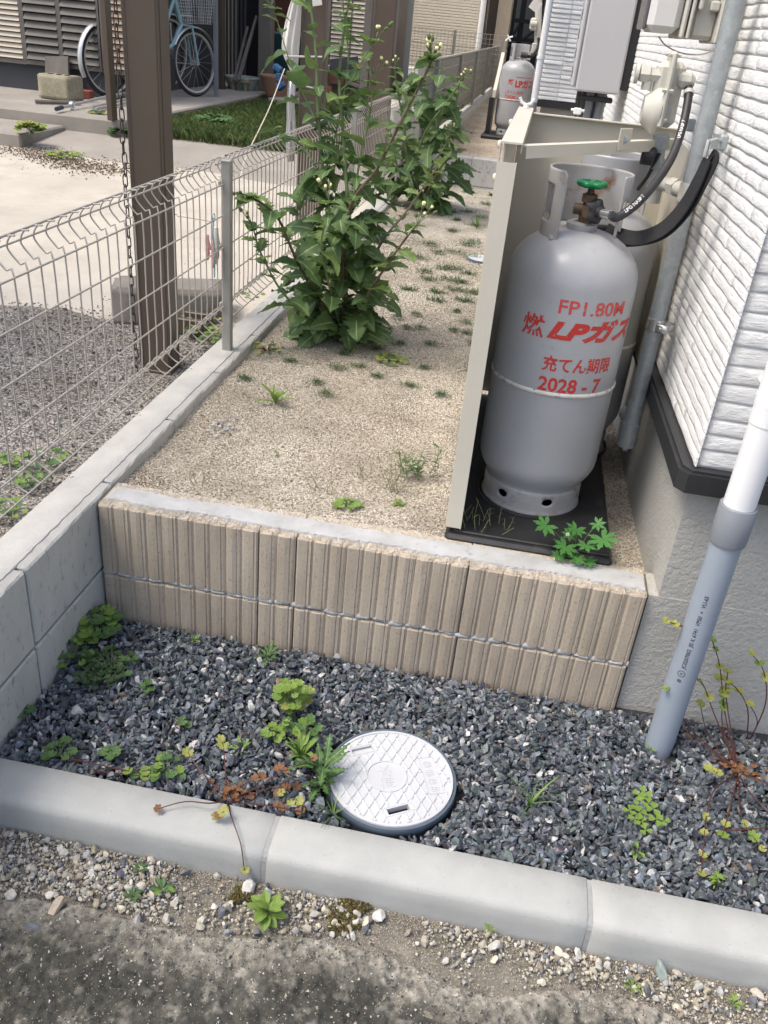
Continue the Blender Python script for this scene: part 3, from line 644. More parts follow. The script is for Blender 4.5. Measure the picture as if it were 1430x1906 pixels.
# ------------------------------------------------------------------ LP gas cylinders
def gas_cylinder(cx, cy, z0, label, r=.146, H=.68, text=True, s_=1.0, second=False):
    t = thing('gas_cylinder', label, 'gas cylinder', (cx, cy, z0), 'upright grey gas cylinders')
    c = (cx, cy, z0); k = H/.68
    pr = [(.119*r/.146, .058), (.1205*r/.146, .064), (.1225*r/.146, .069), (.129*r/.146, .079), (.138*r/.146, .094), (.144*r/.146, .110), (r, .128), (r, .31*k)]
    pr += [(r, .335*k), (r, .56*k)]
    for a in np.linspace(0, PI/2, 12)[1:]: pr.append((r*(math.cos(a)**.86 if a < 1.5 else 0), .56*k+(H-.56*k)*.9*math.sin(a)))
    pr = [p for p in pr if p[0] > .028 or p[1] < .1]; pr.append((.028, pr[-1][1]+.002))
    mb = MB(); mb.lathe(pr, c, 72); obj('tank_body', mb, m_tank, t, True)
    top = pr[-1][1]
    mb = MB(); mb.lathe([(r-.002, .320*k), (r+.002, .3222*k), (r+.0036, .3265*k), (r+.002, .3305*k), (r-.002, .333*k)], c, 72); obj('weld_seam', mb, m_weld, t, True)
    mb = MB(); mb.lathe([(.03, top-.012), (.034, top-.008), (.034, top+.012), (.026, top+.016), (.012, top+.017)], c, 24); obj('neck_ring', mb, m_tankrust, t, True)
    # foot ring with oval holes
    rf = .1225*r/.146; n_ = 150; rows = 9; V = []; F = []; zz = [.0, .004]+[.012+.048*i/(rows-3) for i in range(rows-2)]
    holes = [math.radians(a) for a in (-126, -71, -16, 39, 94, 149)]
    for j, z_ in enumerate(zz):
        fl = .004 if j == 0 else .0015 if j == 1 else -.0015*max(0, (z_-.05)/.010)
        for i in range(n_): a = 2*PI*i/n_; V.append((cx+(rf+fl)*math.cos(a), cy+(rf+fl)*math.sin(a), z0+z_))
    def inside(a, z_):
        return any(((abs((a-h+PI) % (2*PI)-PI))*rf/.0145)**2+((z_-.036)/.0095)**2 < 1 for h in holes)
    for q, v in enumerate(V):   # snap the rim of each hole
        a = 2*PI*(q % n_)/n_; z_ = v[2]-z0
        for h in holes:
            da = ((a-h+PI) % (2*PI)-PI)*rf/.0145; dz = (z_-.036)/.0095; rr2 = math.hypot(da, dz)
            if .65 < rr2 < 1.45:
                na = h+da/rr2*.0145/rf; nz = .036+dz/rr2*.0095; V[q] = (cx+rf*math.cos(na), cy+rf*math.sin(na), z0+nz); break
    for j in range(rows-1):
        for i in range(n_):
            a = 2*PI*(i+.5)/n_; z_ = (zz[j]+zz[j+1])/2
            if not inside(a, z_): F.append((j*n_+i, j*n_+(i+1) % n_, (j+1)*n_+(i+1) % n_, (j+1)*n_+i))
    mb = MB(); mb.add(V, F); o = obj('foot_ring', mb, m_tankrust, t, True); sm = o.modifiers.new('s', 'SOLIDIFY'); sm.thickness = .003
    # protective collar: open towards the front, with hand cut-outs
    rc = .088*r/.146; n_ = 96; rows = 22; V = []; F = []; zc0 = top-.035; zc1 = top+.125
    for j in range(rows):
        z_ = zc0+(zc1-zc0)*j/(rows-1)
        for i in range(n_): a = 2*PI*i/n_; V.append((cx+rc*math.cos(a), cy+rc*math.sin(a), z0+z_))
    def solid(a, z_):
        a = math.degrees(a) % 360; h = (z_-zc0)/(zc1-zc0); op0, op1 = (238, 318) if not second else (100, 150)
        if op0 < a < op1: return False
        if second and h < .35 and not (a < 20 or 170 < a < 200): return False
        if not second:
            if a > 318 or a < 148:          # sides and back start higher than the front tab
                if h < .2 and not (60 < a < 110): return False
            if 172 < a < 215 and .34 < h < .74: return False
            if a <= 172 and a > 148 and h < .34: return False
            if (a > 328 or a < 12) and .1 < h < .66: return False
            if 215 <= a < 238 and h > .96 and a > 232: return False
        return True
    for j in range(rows-1):
        for i in range(n_):
            if solid(2*PI*(i+.5)/n_, (zc0+(zc1-zc0)*(j+.5)/(rows-1))): F.append((j*n_+i, j*n_+(i+1) % n_, (j+1)*n_+(i+1) % n_, (j+1)*n_+i))
    mb = MB(); mb.add(V, F); me = mesh_of('collar', mb.v, mb.f, m_tankrust if not second else m_tank, True, woff(t))
    bm = bmesh.new(); bm.from_mesh(me); bmesh.ops.delete(bm, geom=[v for v in bm.verts if not v.link_faces], context='VERTS')
    bnd = [v for v in bm.verts if v.is_boundary and .05 < 1]
    for _ in range(3): bmesh.ops.smooth_vert(bm, verts=bnd, factor=.4, use_axis_x=True, use_axis_y=True, use_axis_z=True)
    bm.to_mesh(me); bm.free()
    o = obj('collar', me, None, t); o.location = (0, 0, 0); sm = o.modifiers.new('s', 'SOLIDIFY'); sm.thickness = .0035; sm.offset = 0
    if not second:
        a = math.radians(226); mb = MB(); mb.lathe([(0, -.003), (.007, -.003), (.007, .003), (.0045, .006), (0, .006)], (0, 0, 0), 6, 'X')
        Rm_ = Matrix.Rotation(a, 3, 'Z'); mb.v = [tuple(Rm_ @ Vector(p)+Vector((cx+(rc+.002)*math.cos(a), cy+(rc+.002)*math.sin(a), z0+zc0+.02))) for p in mb.v]; obj('collar_bolt', mb, m_tankrust, t)
    return t, top
def bent_text(body, th0, th1, zlo, zhi, parent, cx, cy, r, mt, name='stencil_text', shear=0, bold=0, space=1.0):
    cu = bpy.data.curves.new('txt', 'FONT'); cu.body = body; cu.offset = bold; cu.shear = shear; cu.space_character = space; cu.resolution_u = 3
    to = bpy.data.objects.new('txt', cu); C.objects.link(to); dg = bpy.context.evaluated_depsgraph_get()
    me = bpy.data.meshes.new_from_object(to.evaluated_get(dg)); bpy.data.objects.remove(to)
    co = np.array([v.co[:] for v in me.vertices]); x0, x1 = co[:, 0].min(), co[:, 0].max(); y0, y1 = co[:, 1].min(), co[:, 1].max()
    bm = bmesh.new(); bm.from_mesh(me)
    kx = math.radians(th1-th0)*r/(x1-x0)
    for q in range(1, int((x1-x0)*kx/.004)):
        bmesh.ops.bisect_plane(bm, geom=bm.verts[:]+bm.edges[:]+bm.faces[:], plane_co=(x0+q*.004/kx, 0, 0), plane_no=(1, 0, 0))
    off = woff(parent)
    for v in bm.verts:
        th = math.radians(th0+(th1-th0)*(v.co.x-x0)/(x1-x0)); zz = zlo+(zhi-zlo)*(v.co.y-y0)/(y1-y0)
        v.co = Vector((cx+(r+.0006)*math.cos(th), cy+(r+.0006)*math.sin(th), zz))-off
    bm.to_mesh(me); bm.free(); me.materials.clear(); me.materials.append(mt); me.name = name
    o = bpy.data.objects.new(name, me); C.objects.link(o); o.parent = parent; return o
cx, cy, cr_ = 1.014, .373, .146; CZ = .019
tk, ttop = gas_cylinder(cx, cy, CZ, 'near large grey gas cylinder with red lettering standing on the black base')
bent_text('FP1.80M', -99, -36, .531, .562, tk, cx, cy, cr_, m_redworn, bold=.012)
bent_text('燃', -129, -108, .470, .520, tk, cx, cy, cr_, m_red, bold=.012)
bent_text('LPガス', -105, -14, .471, .522, tk, cx, cy, cr_, m_red, shear=.35, bold=.055, space=1.06)
bent_text('充てん期限', -104, -38, .399, .436, tk, cx, cy, cr_, m_red, bold=.02)
bent_text('2028－7'.replace('－', ' - '), -104.7, -45.8, .352, .386, tk, cx, cy, cr_, m_red, bold=.025)
gas_cylinder(1.095, .745, CZ, 'second grey gas cylinder mostly hidden behind the near one', second=True)
c3p = P(962, 245, 2, ST+.0); c3x, c3y = .60, 7.35
t3_, _ = gas_cylinder(c3x, c3y, ST-.01, 'distant grey gas cylinder at the end of the far strip beside a white downspout', r=.155, H=.66)
bent_text('燃', -118, -98, .62, .67, t3_, c3x, c3y, .155, m_red, bold=.02)
bent_text('LPガス', -92, -20, .60, .67, t3_, c3x, c3y, .155, m_red, bold=.05)
bent_text('充てん期限', -118, -60, .545, .575, t3_, c3x, c3y, .155, m_red, bold=.0)
bent_text('2030 - 1', -116, -66, .505, .535, t3_, c3x, c3y, .155, m_red, bold=.03)
mb = MB()
for a0, a1, z0_, z1_ in ((-122, -40, .488, .493), (-122, -120, .488, .56), (-90, -30, .685, .69)):
    n_ = 14
    for j in range(n_):
        t0, t1 = math.radians(a0+(a1-a0)*j/n_), math.radians(a0+(a1-a0)*(j+1)/n_); rr2 = .156
        mb.add([(c3x+rr2*math.cos(t0), c3y+rr2*math.sin(t0), z0_), (c3x+rr2*math.cos(t1), c3y+rr2*math.sin(t1), z0_), (c3x+rr2*math.cos(t1), c3y+rr2*math.sin(t1), z1_), (c3x+rr2*math.cos(t0), c3y+rr2*math.sin(t0), z1_)], [(0, 1, 2, 3)])
obj('stencil_frame', mb, m_red, t3_)
mb = MB(); mb.box((c3x-.02, c3y, ST-.025), (.46, .5, .05), bev=.01); tag(obj('plinth', mb, m_black), 'black base plate under the distant gas cylinder', 'plinth')
mb = MB(); mb.bb((c3x-.225, c3y-.1, ST+.002), (c3x-.185, c3y+.25, .50), .004); cv = thing('cylinder_cover', 'distant cream and black cover panel left of the far gas cylinder', 'cover', (c3x-.2, c3y, ST)); obj('leg_panel', mb, m_black, cv)
mb = MB(); mb.prism([(0, 0), (.30, 0), (.30, .03), (0, .03)], 0, .01); mb = MB(); mb.add([(c3x-.20, c3y-.12, .50), (c3x-.20, c3y+.5, .50), (c3x-.20, c3y+.5, .86), (c3x-.20, c3y+.1, .66), (c3x-.20, c3y-.12, .56), (c3x-.17, c3y-.12, .50), (c3x-.17, c3y+.5, .50), (c3x-.17, c3y+.5, .86), (c3x-.17, c3y+.1, .66), (c3x-.17, c3y-.12, .56)],
    [(0, 1, 2, 3, 4), (9, 8, 7, 6, 5), (0, 4, 9, 5), (4, 3, 8, 9), (3, 2, 7, 8), (0, 5, 6, 1), (1, 6, 7, 2)]); obj('panel', mb, m_cream, cv)
# valve, handwheel, coupling, hose
vt = thing('cylinder_valve', 'brass valve with green handwheel inside the near cylinder collar', 'valve', (cx, cy, CZ+ttop))
zt = CZ+ttop+.012
mb = MB(); mb.lathe([(.016, 0), (.016, .02), (.012, .022), (.012, .045), (.0165, .047), (.0165, .062), (.008, .066), (.006, .08), (0, .08)], (cx+.005, cy-.01, zt), 20); mb.lathe([(0, 0), (.013, 0), (.013, -.035), (0, -.035)], (cx+.005, cy-.01, zt+.03), 16, 'Y'); mb.lathe([(0, 0), (.012, 0), (.012, -.03), (0, -.03)], (cx+.005, cy-.01, zt+.03), 16, 'X'); obj('valve_body', mb, m_brass, vt, True)
mb = MB(); n_ = 48
for zz_, k_ in ((0, .8), (.003, 1), (.009, 1), (.012, .85)):
    pass
prof = [(0, -.002), (.6, -.002), (.85, -.001), (1, .003), (1, .008), (.9, .0115), (.75, .012), (.65, .008), (.3, .008), (.22, .013), (0, .013)]
V = []
for rr2, h in prof:
    for j in range(n_): a = 2*PI*j/n_; R_ = .031*rr2*(1+.09*math.cos(6*a)*(rr2 > .7)); V.append((cx+.005+R_*math.cos(a), cy-.01+R_*math.sin(a), zt+.078+h))
mb.add(V, [(i*n_+j, i*n_+(j+1) % n_, (i+1)*n_+(j+1) % n_, (i+1)*n_+j) for i in range(len(prof)-1) for j in range(n_)]); obj('handwheel', mb, m_green, vt, True)
mb = MB(); V = []; prof = [(0, 0), (.7, 0), (1, .004), (1, .018), (.8, .022), (.5, .024), (.5, .034), (0, .034)]
for rr2, h in prof:
    for j in range(n_): a = 2*PI*j/n_; R_ = .024*rr2*(1+.13*math.cos(5*a)*(rr2 > .7)); V.append((R_*math.cos(a), R_*math.sin(a), h))
Rd = Vector((.62, -.72, .05)).to_track_quat('Z', 'Y').to_matrix(); vb = Vector((cx+.005, cy-.01, zt+.03))
mb.add([Rd @ Vector(p)+vb+Rd @ Vector((0, 0, .012)) for p in V], [(i*n_+j, i*n_+(j+1) % n_, (i+1)*n_+(j+1) % n_, (i+1)*n_+j) for i in range(len(prof)-1) for j in range(n_)]); obj('coupling_knob', mb, m_rubber, vt, True)
hp0 = vb+Rd @ Vector((0, 0, .045)); hp1 = vb+Rd @ Vector((0, 0, .072))
hse = thing('gas_hose', 'thick black gas hose curving from the cylinder valve up to the regulator', 'hose', hp0)
mb = MB(); mb.tube([hp0, hp1], .0098, 16); obj('ferrule', mb, m_chrome, hse, True)
hpts = [hp1, P(1150, 404, 1, .315), P(1185, 380, 1, .34), P(1222, 338, 1, .40), P(1252, 290, 1, .46), P(1271, 235, 1, .52), P(1281, 185, 1, .56), P(1281, 160, 1, .585), P(1274, 147, 1, .60)]
hpath = smooth_path(hpts, 8); mb = MB(); mb.tube(hpath, .0094, 14); obj('hose', mb, m_rubber, hse, True)
mb = MB(); j0 = 50; mb.tube(hpath[j0:j0+3], .0115, 14); obj('hose_clip', mb, m_creamp, hse, True)
def path_text(body, path, i0, size, r, parent, mt, side):
    """small print lying along the hose"""
    cu = bpy.data.curves.new('txt', 'FONT'); cu.body = body; cu.offset = .02; cu.resolution_u = 2
    to = bpy.data.objects.new('txt', cu); C.objects.link(to); me = bpy.data.meshes.new_from_object(to.evaluated_get(bpy.context.evaluated_depsgraph_get())); bpy.data.objects.remove(to)
    cum = [0]
    for a, b in zip(path, path[1:]): cum.append(cum[-1]+np.linalg.norm(np.array(b)-np.array(a)))
    off = woff(parent)
    for v in me.vertices:
        s_ = cum[i0]+v.co.x*size; i = max(0, min(len(path)-2, np.searchsorted(cum, s_)-1)); a, b = np.array(path[i]), np.array(path[i+1]); f_ = (s_-cum[i])/(cum[i+1]-cum[i]); t_ = (b-a)/np.linalg.norm(b-a)
        p = a+(b-a)*f_; n1 = side-t_*(side@t_); n1 /= np.linalg.norm(n1); u_ = np.cross(t_, n1)*-1; h = (v.co.y-.35)*size
        v.co = Vector(p+n1*(math.sqrt(max(r*r-h*h, 0))+.0006)+u_*h)-off
    me.materials.clear(); me.materials.append(mt); o = bpy.data.objects.new('print', me); C.objects.link(o); o.parent = parent; return o
tocam = np.array([-.25, -.85, .45])
path_text('LPG NASP 7', hpath, 11, .011, .0094, hse, m_whiteprint, tocam); path_text('LPG NASP 7', hpath, 36, .0095, .0094, hse, m_whiteprint, tocam)
# strap
sp = thing('strap', 'black webbing strap running from the cylinders to the wall hook', 'strap', P(1180, 455, 1, .42))
def ribbon(pts, wdt, nrm, th=.002):
    pts = smooth_path(pts, 8); V = []; F = []
    for i, p in enumerate(pts):
        t_ = pts[min(i+1, len(pts)-1)]-pts[max(i-1, 0)]; t_ = t_/np.linalg.norm(t_); n_v = nrm(i/(len(pts)-1)); s_ = np.cross(t_, n_v); s_ /= np.linalg.norm(s_); nn = np.cross(s_, t_)
        V += [p+s_*wdt/2+nn*th, p-s_*wdt/2+nn*th, p-s_*wdt/2-nn*th, p+s_*wdt/2-nn*th]
    for i in range(len(pts)-1):
        for j in range(4): F.append((i*4+j, i*4+(j+1) % 4, (i+1)*4+(j+1) % 4, (i+1)*4+j))
    F += [(0, 1, 2, 3), tuple((len(pts)-1)*4+j for j in (3, 2, 1, 0))]
    mb = MB(); mb.add(V, F); return mb
sa = np.array([-.3, -.8, .3])
nf = lambda t: np.array([-.35-.5*t, -.8+.5*t, .35*(1-t)+.1])
mb = ribbon([P(1128, 425, 1, .43), P(1150, 437, 1, .40), P(1190, 443, 1, .375), P(1235, 425, 1, .36), P(1272, 385, 1, .345), P(1300, 335, 1, .33), P(1317, 297, 1, .325)], .032, nf); obj('webbing', mb, m_web, sp)
mb = ribbon([P(1100, 425, 1, .47), P(1140, 445, 1, .41), P(1190, 447, 1, .385), P(1238, 432, 1, .37), P(1282, 388, 1, .35), P(1312, 335, 1, .325), P(1330, 297, 1, .315), P(1322, 288, 1, .32)], .026, nf); obj('webbing', mb, m_web, sp)
mb = MB(); ce = P(1122, 428, 1, .43); mb.box(ce, (.05, .012, .022), rz=.3, bev=.004); obj('buckle', mb, m_black, sp)
# hook and bracket on the wall
hk = thing('wall_hook', 'galvanised eye hook and bracket fixed to the siding beside the pipe', 'hook', P(1345, 268, 0, 1.28))
q = P(1345, 265, 0, 1.272); mb = MB(); mb.box(q, (.018, .03, .032), bev=.004); mb.box(q+np.array([-.012, 0, 0]), (.02, .008, .03)); obj('bracket', mb, m_steel, hk)
q2 = P(1318, 262, 1, .33); mb = MB(); mb.tube([q, (q+q2)/2+np.array([0, 0, .006]), q2, P(1310, 292, 1, .33)], .003, 8); obj('eye_bolt', mb, m_chrome, hk, True)
mb = MB(); q = P(1334, 252, 0, 1.262); mb.box(q, (.003, .032, .03)); tag(obj('wall_tag', mb, m_white), 'small blank white tag stuck beside the galvanised pipe', 'tag')

# ------------------------------------------------------------------ galvanised riser pipe
gp = thing('gas_pipe', 'galvanised steel pipe running down the white siding', 'pipe', (1.24, .5, .12))
mb = MB(); mb.tube([(1.243, .5, .255), (1.243, .5, 2.9)], .0195, 24); obj('pipe', mb, m_steel, gp, True)
mb = MB(); mb.tube([(1.243, .5, .20), (1.243, .5, .257)], .0215, 20); mb.tube([(1.243, .5, .135), (1.243, .5, .20)], .024, 20); mb.box((1.243, .5, .128), (.016, .016, .018), bev=.002); mb.tube([(1.243, .5, .2), (1.235, .56, .2)], .02, 16); obj('drip_trap', mb, m_steel, gp, True)
mb = MB(); zc = .462; mb.tube([(1.243, .5, zc-.013), (1.243, .5, zc+.013)], .0215, 20); mb.box((1.262, .475, zc), (.03, .05, .022), rz=-.5, bev=.003); mb.tube([(1.25, .458, zc), (1.243, .45, zc)], .005, 8); obj('clamp', mb, m_chrome, gp, True)
mb = MB(); tj = P(1272, 357, 1, .5)[2]; mb.tube([(1.243, .5, tj), (1.205, .59, tj), (1.18, .64, tj)], .0165, 16); mb.tube([(1.224, .545, tj), (1.214, .57, tj)], .021, 6); mb.tube([(1.243, .5, tj-.02), (1.243, .5, tj+.02)], .023, 16)
mb.tube([(1.183, .635, tj-.05), (1.183, .635, tj+.03)], .02, 16); mb.tube([(1.183, .635, tj+.03), P(1222, 300, 1, .62)], .015, 16); obj('branch', mb, m_creamp, gp, True)
# black cock valve and fitting under the regulator
fv = thing('gas_cock', 'metal gas cock with black knob below the regulator', 'valve', P(1225, 300, 1, .62))
a = P(1222, 312, 1, .62); b = P(1232, 252, 1, .61); mb = MB(); mb.tube([a, a+(b-a)*.3], .017, 6); mb.tube([a+(b-a)*.3, a+(b-a)*.62], .014, 14); mb.tube([a+(b-a)*.62, b], .0195, 6); obj('fitting', mb, m_steel, fv)
kc = P(1208, 290, 1, .6); mb = MB(); mb.lathe([(0, -.012), (.019, -.012), (.021, -.008), (.021, .008), (.019, .012), (0, .012)], kc, 20, 'X'); mb.box(kc+np.array([-.014, 0, 0]), (.008, .008, .04), bev=.002); obj('knob', mb, m_black, fv)
mb = MB(); mb.tube([P(1228, 285, 1, .6), P(1205, 330, 1, .62), P(1188, 352, 1, .66)], .0045, 8); obj('lever_cable', mb, m_rubber, fv, True)
# regulator
rg = thing('gas_regulator', 'cream gas regulator with round dome above the gas cylinders', 'regulator', P(1240, 180, 1, .6))
rc_ = P(1238, 185, 1, .6); L0 = P(1250, 118, 1, .6); L1 = P(1243, 238, 1, .6); ax_ = (L1-L0)
mb = MB()
mb.bb((L0[0]-.028, .585, L1[2]), (L0[0]+.035, .635, L0[2]+.004), .012)
obj('body', mb, m_creamp, rg, auto=True)
mb = MB(); mb.box(((L0[0]+.0), .6, (L0[2]+L1[2])/2+.012), (.012, .098, .155), bev=.005); obj('flange', mb, m_creamp, rg)
mb = MB(); k = P(1215, 205, 1, .6); mb.lathe([(0, -.018), (.028, -.018), (.036, -.008), (.046, .004), (.050, .01), (.050, .02), (0, .02)], (L0[0]-.024, .6, k[2]), 28, 'X'); obj('dome', mb, m_creamp, rg, True)
k = P(1205, 138, 1, .6); mb = MB(); mb.lathe([(0, -.022), (.017, -.022), (.019, -.018), (.019, 0), (.014, .002), (.014, .04)], (k[0]+.005, .6, k[2]), 6, 'X'); mb.lathe([(0, -.03), (.02, -.03), (.021, -.022), (0, -.021)], (k[0]+.003, .6, k[2]), 20, 'X'); mb.lathe([(.012, -.02), (.012, 0)], (k[0]+.004, .6, k[2]-.012), 6, cap=True); obj('inlet_nut', mb, m_creamp, rg)
k = P(1270, 150, 1, .6); mb = MB(); mb.lathe([(.009, .03), (.017, .02), (.018, 0), (.012, -.008), (0, -.008)], (k[0]-.004, .59, k[2]), 8, 'X'); mb.tube([P(1255, 142, 1, .61), k], .018, 12); mb.tube([k, hpath[-1]], .0115, 12); obj('outlet_nut', mb, m_creamp, rg)
for dy, dz in ((-.04, .07), (.04, .07), (-.04, -.06), (.04, -.06), (-.045, 0)):
    mb = MB(); mb.tube([(L0[0]-.012, .6+dy, (L0[2]+L1[2])/2+.012+dz), (L0[0]+.012, .6+dy, (L0[2]+L1[2])/2+.012+dz)], .0045, 6); obj('screw', mb, m_creamp, rg)
k = P(1286, 233, 0, 1.27); mb = MB(); mb.box(k, (.02, .012, .03), bev=.003); mb.box(k+np.array([-.012, .006, -.01]), (.03, .02, .006)); tag(obj('wall_bracket', mb, m_steel), 'small steel bracket on the siding beside the hose', 'bracket')
# gas meter at the top
gm = thing('gas_meter', 'cream gas meter box mounted on the siding at the top right', 'gas meter', P(1260, 60, 1, .72))
zb = 1.075; ym0, ym1 = .62, .86
mb = MB(); mb.bb((1.088, ym0+.03, zb), (1.160, ym1, zb+.30), .014); obj('display_unit', mb, mat('pale_grey_plastic', (.60, .59, .57), None, 5, .45), gm, auto=True)
mb = MB(); mb.bb((1.080, ym0+.05, zb+.004), (1.089, ym1-.02, zb+.28), .003); obj('display_window', mb, mat('smoked_window', (.10, .105, .11), None, 5, .2), gm)
mb = MB(); mb.bb((1.162, ym0+.02, zb-.008), (1.172, ym1+.01, zb+.32), .004); mb.bb((1.176, ym0+.02, zb-.008), (1.184, ym1+.01, zb+.32), .003); obj('seam_flange', mb, m_creamp, gm)
mb = MB(); mb.bb((1.185, ym0+.045, zb-.006), (1.240, ym1-.01, zb+.32), .008); mb.bb((1.19, ym0+.02, zb+.05), (1.20, ym0+.046, zb+.09), .003); mb.bb((1.215, ym0+.02, zb+.05), (1.235, ym0+.046, zb+.07), .003); obj('meter_body', mb, m_creamp, gm, auto=True)
mb = MB(); mb.bb((1.236, ym0, zb-.012), (1.243, ym1, zb+.32), .003); mb.tube([(1.25, ym0+.1, zb+.05), (1.25, ym0+.1, zb+.3)], .045, 20); obj('back_plate', mb, m_creamp, gm)
mb = MB(); mb.tube(smooth_path([P(1226, 68, 1, .7), P(1240, 85, 1, .7), P(1270, 99, 1, .68), P(1305, 101, 1, .64), P(1330, 92, 1, .6), P(1350, 75, 1, .57)], 6), .0017, 6); tag(obj('cable', mb, m_fence), 'thin grey cable looping below the gas meter', 'cable')

# ------------------------------------------------------------------ cylinder cover panel and black base
cvr = thing('cylinder_cover', 'cream painted steel cover around the two near gas cylinders', 'cover', (.84, .12, .0))
PY0, PY1, PT = .12, 1.02, .868
mb = MB(); mb.bb((.828, PY0+.002, .03), (.8305, PY1, PT)); obj('side_panel', mb, m_cream, cvr)
mb = MB()   # front flange folded in an L
mb.bb((.822, PY0-.004, .025), (.857, PY0, PT-.035)); mb.bb((.820, PY0-.002, .025), (.8225, PY0+.028, PT)); mb.bb((.8545, PY0, .02), (.857, PY0+.012, PT-.035)); obj('front_flange', mb, m_cream, cvr)
mb = MB(); mb.bb((.822, PY0-.003, PT-.002), (.862, PY1, PT+.0015)); mb.bb((.860, PY0+.02, PT-.02), (.862, PY1, PT-.002)); obj('top_flange', mb, m_cream, cvr)
mb = MB(); mb.bb((.832, PY1-.003, .03), (1.262, PY1, PT-.012)); mb.bb((.832, PY1-.022, PT-.012), (1.262, PY1+.001, PT-.009)); obj('back_panel', mb, m_cream, cvr)
# diagonal brace with tab
a = np.array([.862, PY0+.075, PT-.004]); b = np.array([1.215, .70, PT-.018]); d_ = (b-a)/np.linalg.norm(b-a); ang = math.atan2(d_[1], d_[0]); L = np.linalg.norm(b-a)
mb = MB(); mb.box((a+b)/2, (L, .022, .003), rz=ang); mb.box((a+b)/2+np.array([0, 0, -.011])+np.array([math.sin(ang), -math.cos(ang), 0])*.010, (L, .002, .022), rz=ang); obj('brace', mb, m_cream, cvr)
tc = a+(b-a)*.58+np.array([math.sin(ang), -math.cos(ang), 0])*.0125+np.array([0, 0, .008]); mb = MB(); mb.box(tc, (.05, .0025, .045), rz=ang, bev=.001); o = obj('tab', mb, m_cream, cvr)
mb = MB(); mb.lathe([(0, -.004), (.006, -.004), (.008, -.002), (.008, 0)], (tc[0]+.0, tc[1]-.002, tc[2]), 14, 'Y'); obj('screw', mb, m_steel, cvr)
for (yy_, zz_) in ((.15, .80), (.15, .86), (.6, .862)):
    mb = MB(); mb.lathe([(0, -.006), (.006, -.006), (.008, -.002), (.008, 0)], (.8205, yy_, zz_), 12, 'X'); obj('screw', mb, m_cream, cvr)
mb = MB(); c_ = np.array([.842, PY1-.05, PT+.004]); mb.lathe([(0, 0), (.008, 0), (.007, .01), (0, .012)], c_, 12)
for s_ in (-1, 1): mb.tube([c_+np.array([0, 0, .006]), c_+np.array([s_*.014, 0, .012]), c_+np.array([s_*.020, 0, .024])], .004, 8)
obj('wing_nut', mb, m_white, cvr, True)
mb = MB(); mb.bb((1.212, .95, .05), (1.252, .953, PT-.03)); mb.bb((1.250, .60, .30), (1.2525, .95, PT-.03)); obj('wall_flange', mb, m_cream, cvr)
mb = MB(); BZ = CZ-.001; mb.bb((.822, .102, -.05), (1.215, 1.03, BZ-.006), .008); mb.bb((.84, .12, BZ-.007), (1.205, 1.02, BZ-.001), .003)
base_o = thing('plinth', 'black plastic plinth tray under the two near gas cylinders', 'plinth', (1.02, .5, -.05)); obj('tray', mb, m_black, base_o)
mb = MB()
for (bx_, by_) in ((cx, cy), (1.095, .745)): mb.lathe([(.128, BZ-.002), (.130, BZ+.003), (.134, BZ+.003), (.136, BZ-.002)], (bx_, by_, 0), 60)
mb.lathe([(.0, .0), (.014, 0), (.016, .003), (.016, .006)], (.865, .100, -.018), 20, 'Y'); obj('ring_rib', mb, m_black, base_o, True)
mb = MB(); mb.bb((.862, .99, .03), (1.2, 1.0, .32)); obj('rear_upstand', mb, m_black, base_o)

# ------------------------------------------------------------------ water heater
wh = thing('water_heater', 'grey boxed gas water heater hung on the white side wall', 'water heater', (1.1, 2.85, .84))
ya = 2.7; xl = P(1070, 169, 1, ya)[0]; xr = P(1152, 177, 1, ya)[0]; zb = P(1100, 172, 1, ya)[2]
mb = MB(); mb.bb((xl, ya, zb), (xr, ya+.38, zb+.62), .008); obj('casing', mb, m_heater, wh, auto=True)
mb = MB(); mb.bb((xl-.022, ya+.006, zb+.012), (xl-.002, ya+.374, zb+.61), .008); obj('front_cover', mb, m_heater, wh, auto=True)
for k_ in range(5): mb = MB(); mb.bb((xl-.0235, ya+.05, zb+.05+.075*k_), (xl-.0215, ya+.12, zb+.09+.075*k_)); obj('vent_slot', mb, m_void, wh)
mb = MB(); mb.bb((xr+.002, ya+.01, zb+.02), (WX(2.7)+.02, ya+.36, zb+.6)); obj('mounting_gap', mb, m_void, wh)
for (px, r_, mt_) in ((1078, .006, m_rubber), (1088, .012, m_dgrey), (1098, .020, m_pvcc), (1118, .019, m_pvcc), (1108, .008, m_rubber), (1126, .007, m_steel)):
    q = P(px, 178, 1, ya+.12); mb = MB(); mb.tube([(q[0], q[1], zb-.0), (q[0]+.002, q[1], zb-.06), (q[0]-.003, q[1]+.01, zb-.25), (q[0], q[1]+.01, -.02)], r_, 12); obj('pipe', mb, mt_, wh, True)
q = P(1075, 207, 1, ya+.02); mb = MB(); mb.box(q, (.035, .02, .028), bev=.004); mb.tube([q+np.array([-.03, 0, .004]), q+np.array([.03, 0, .004])], .006, 8); obj('stopcock', mb, m_white, wh)
mb = MB(); mb.box(P(1106, 184, 1, ya+.05), (.16, .06, .02), bev=.003); obj('connector_plate', mb, m_void, wh)

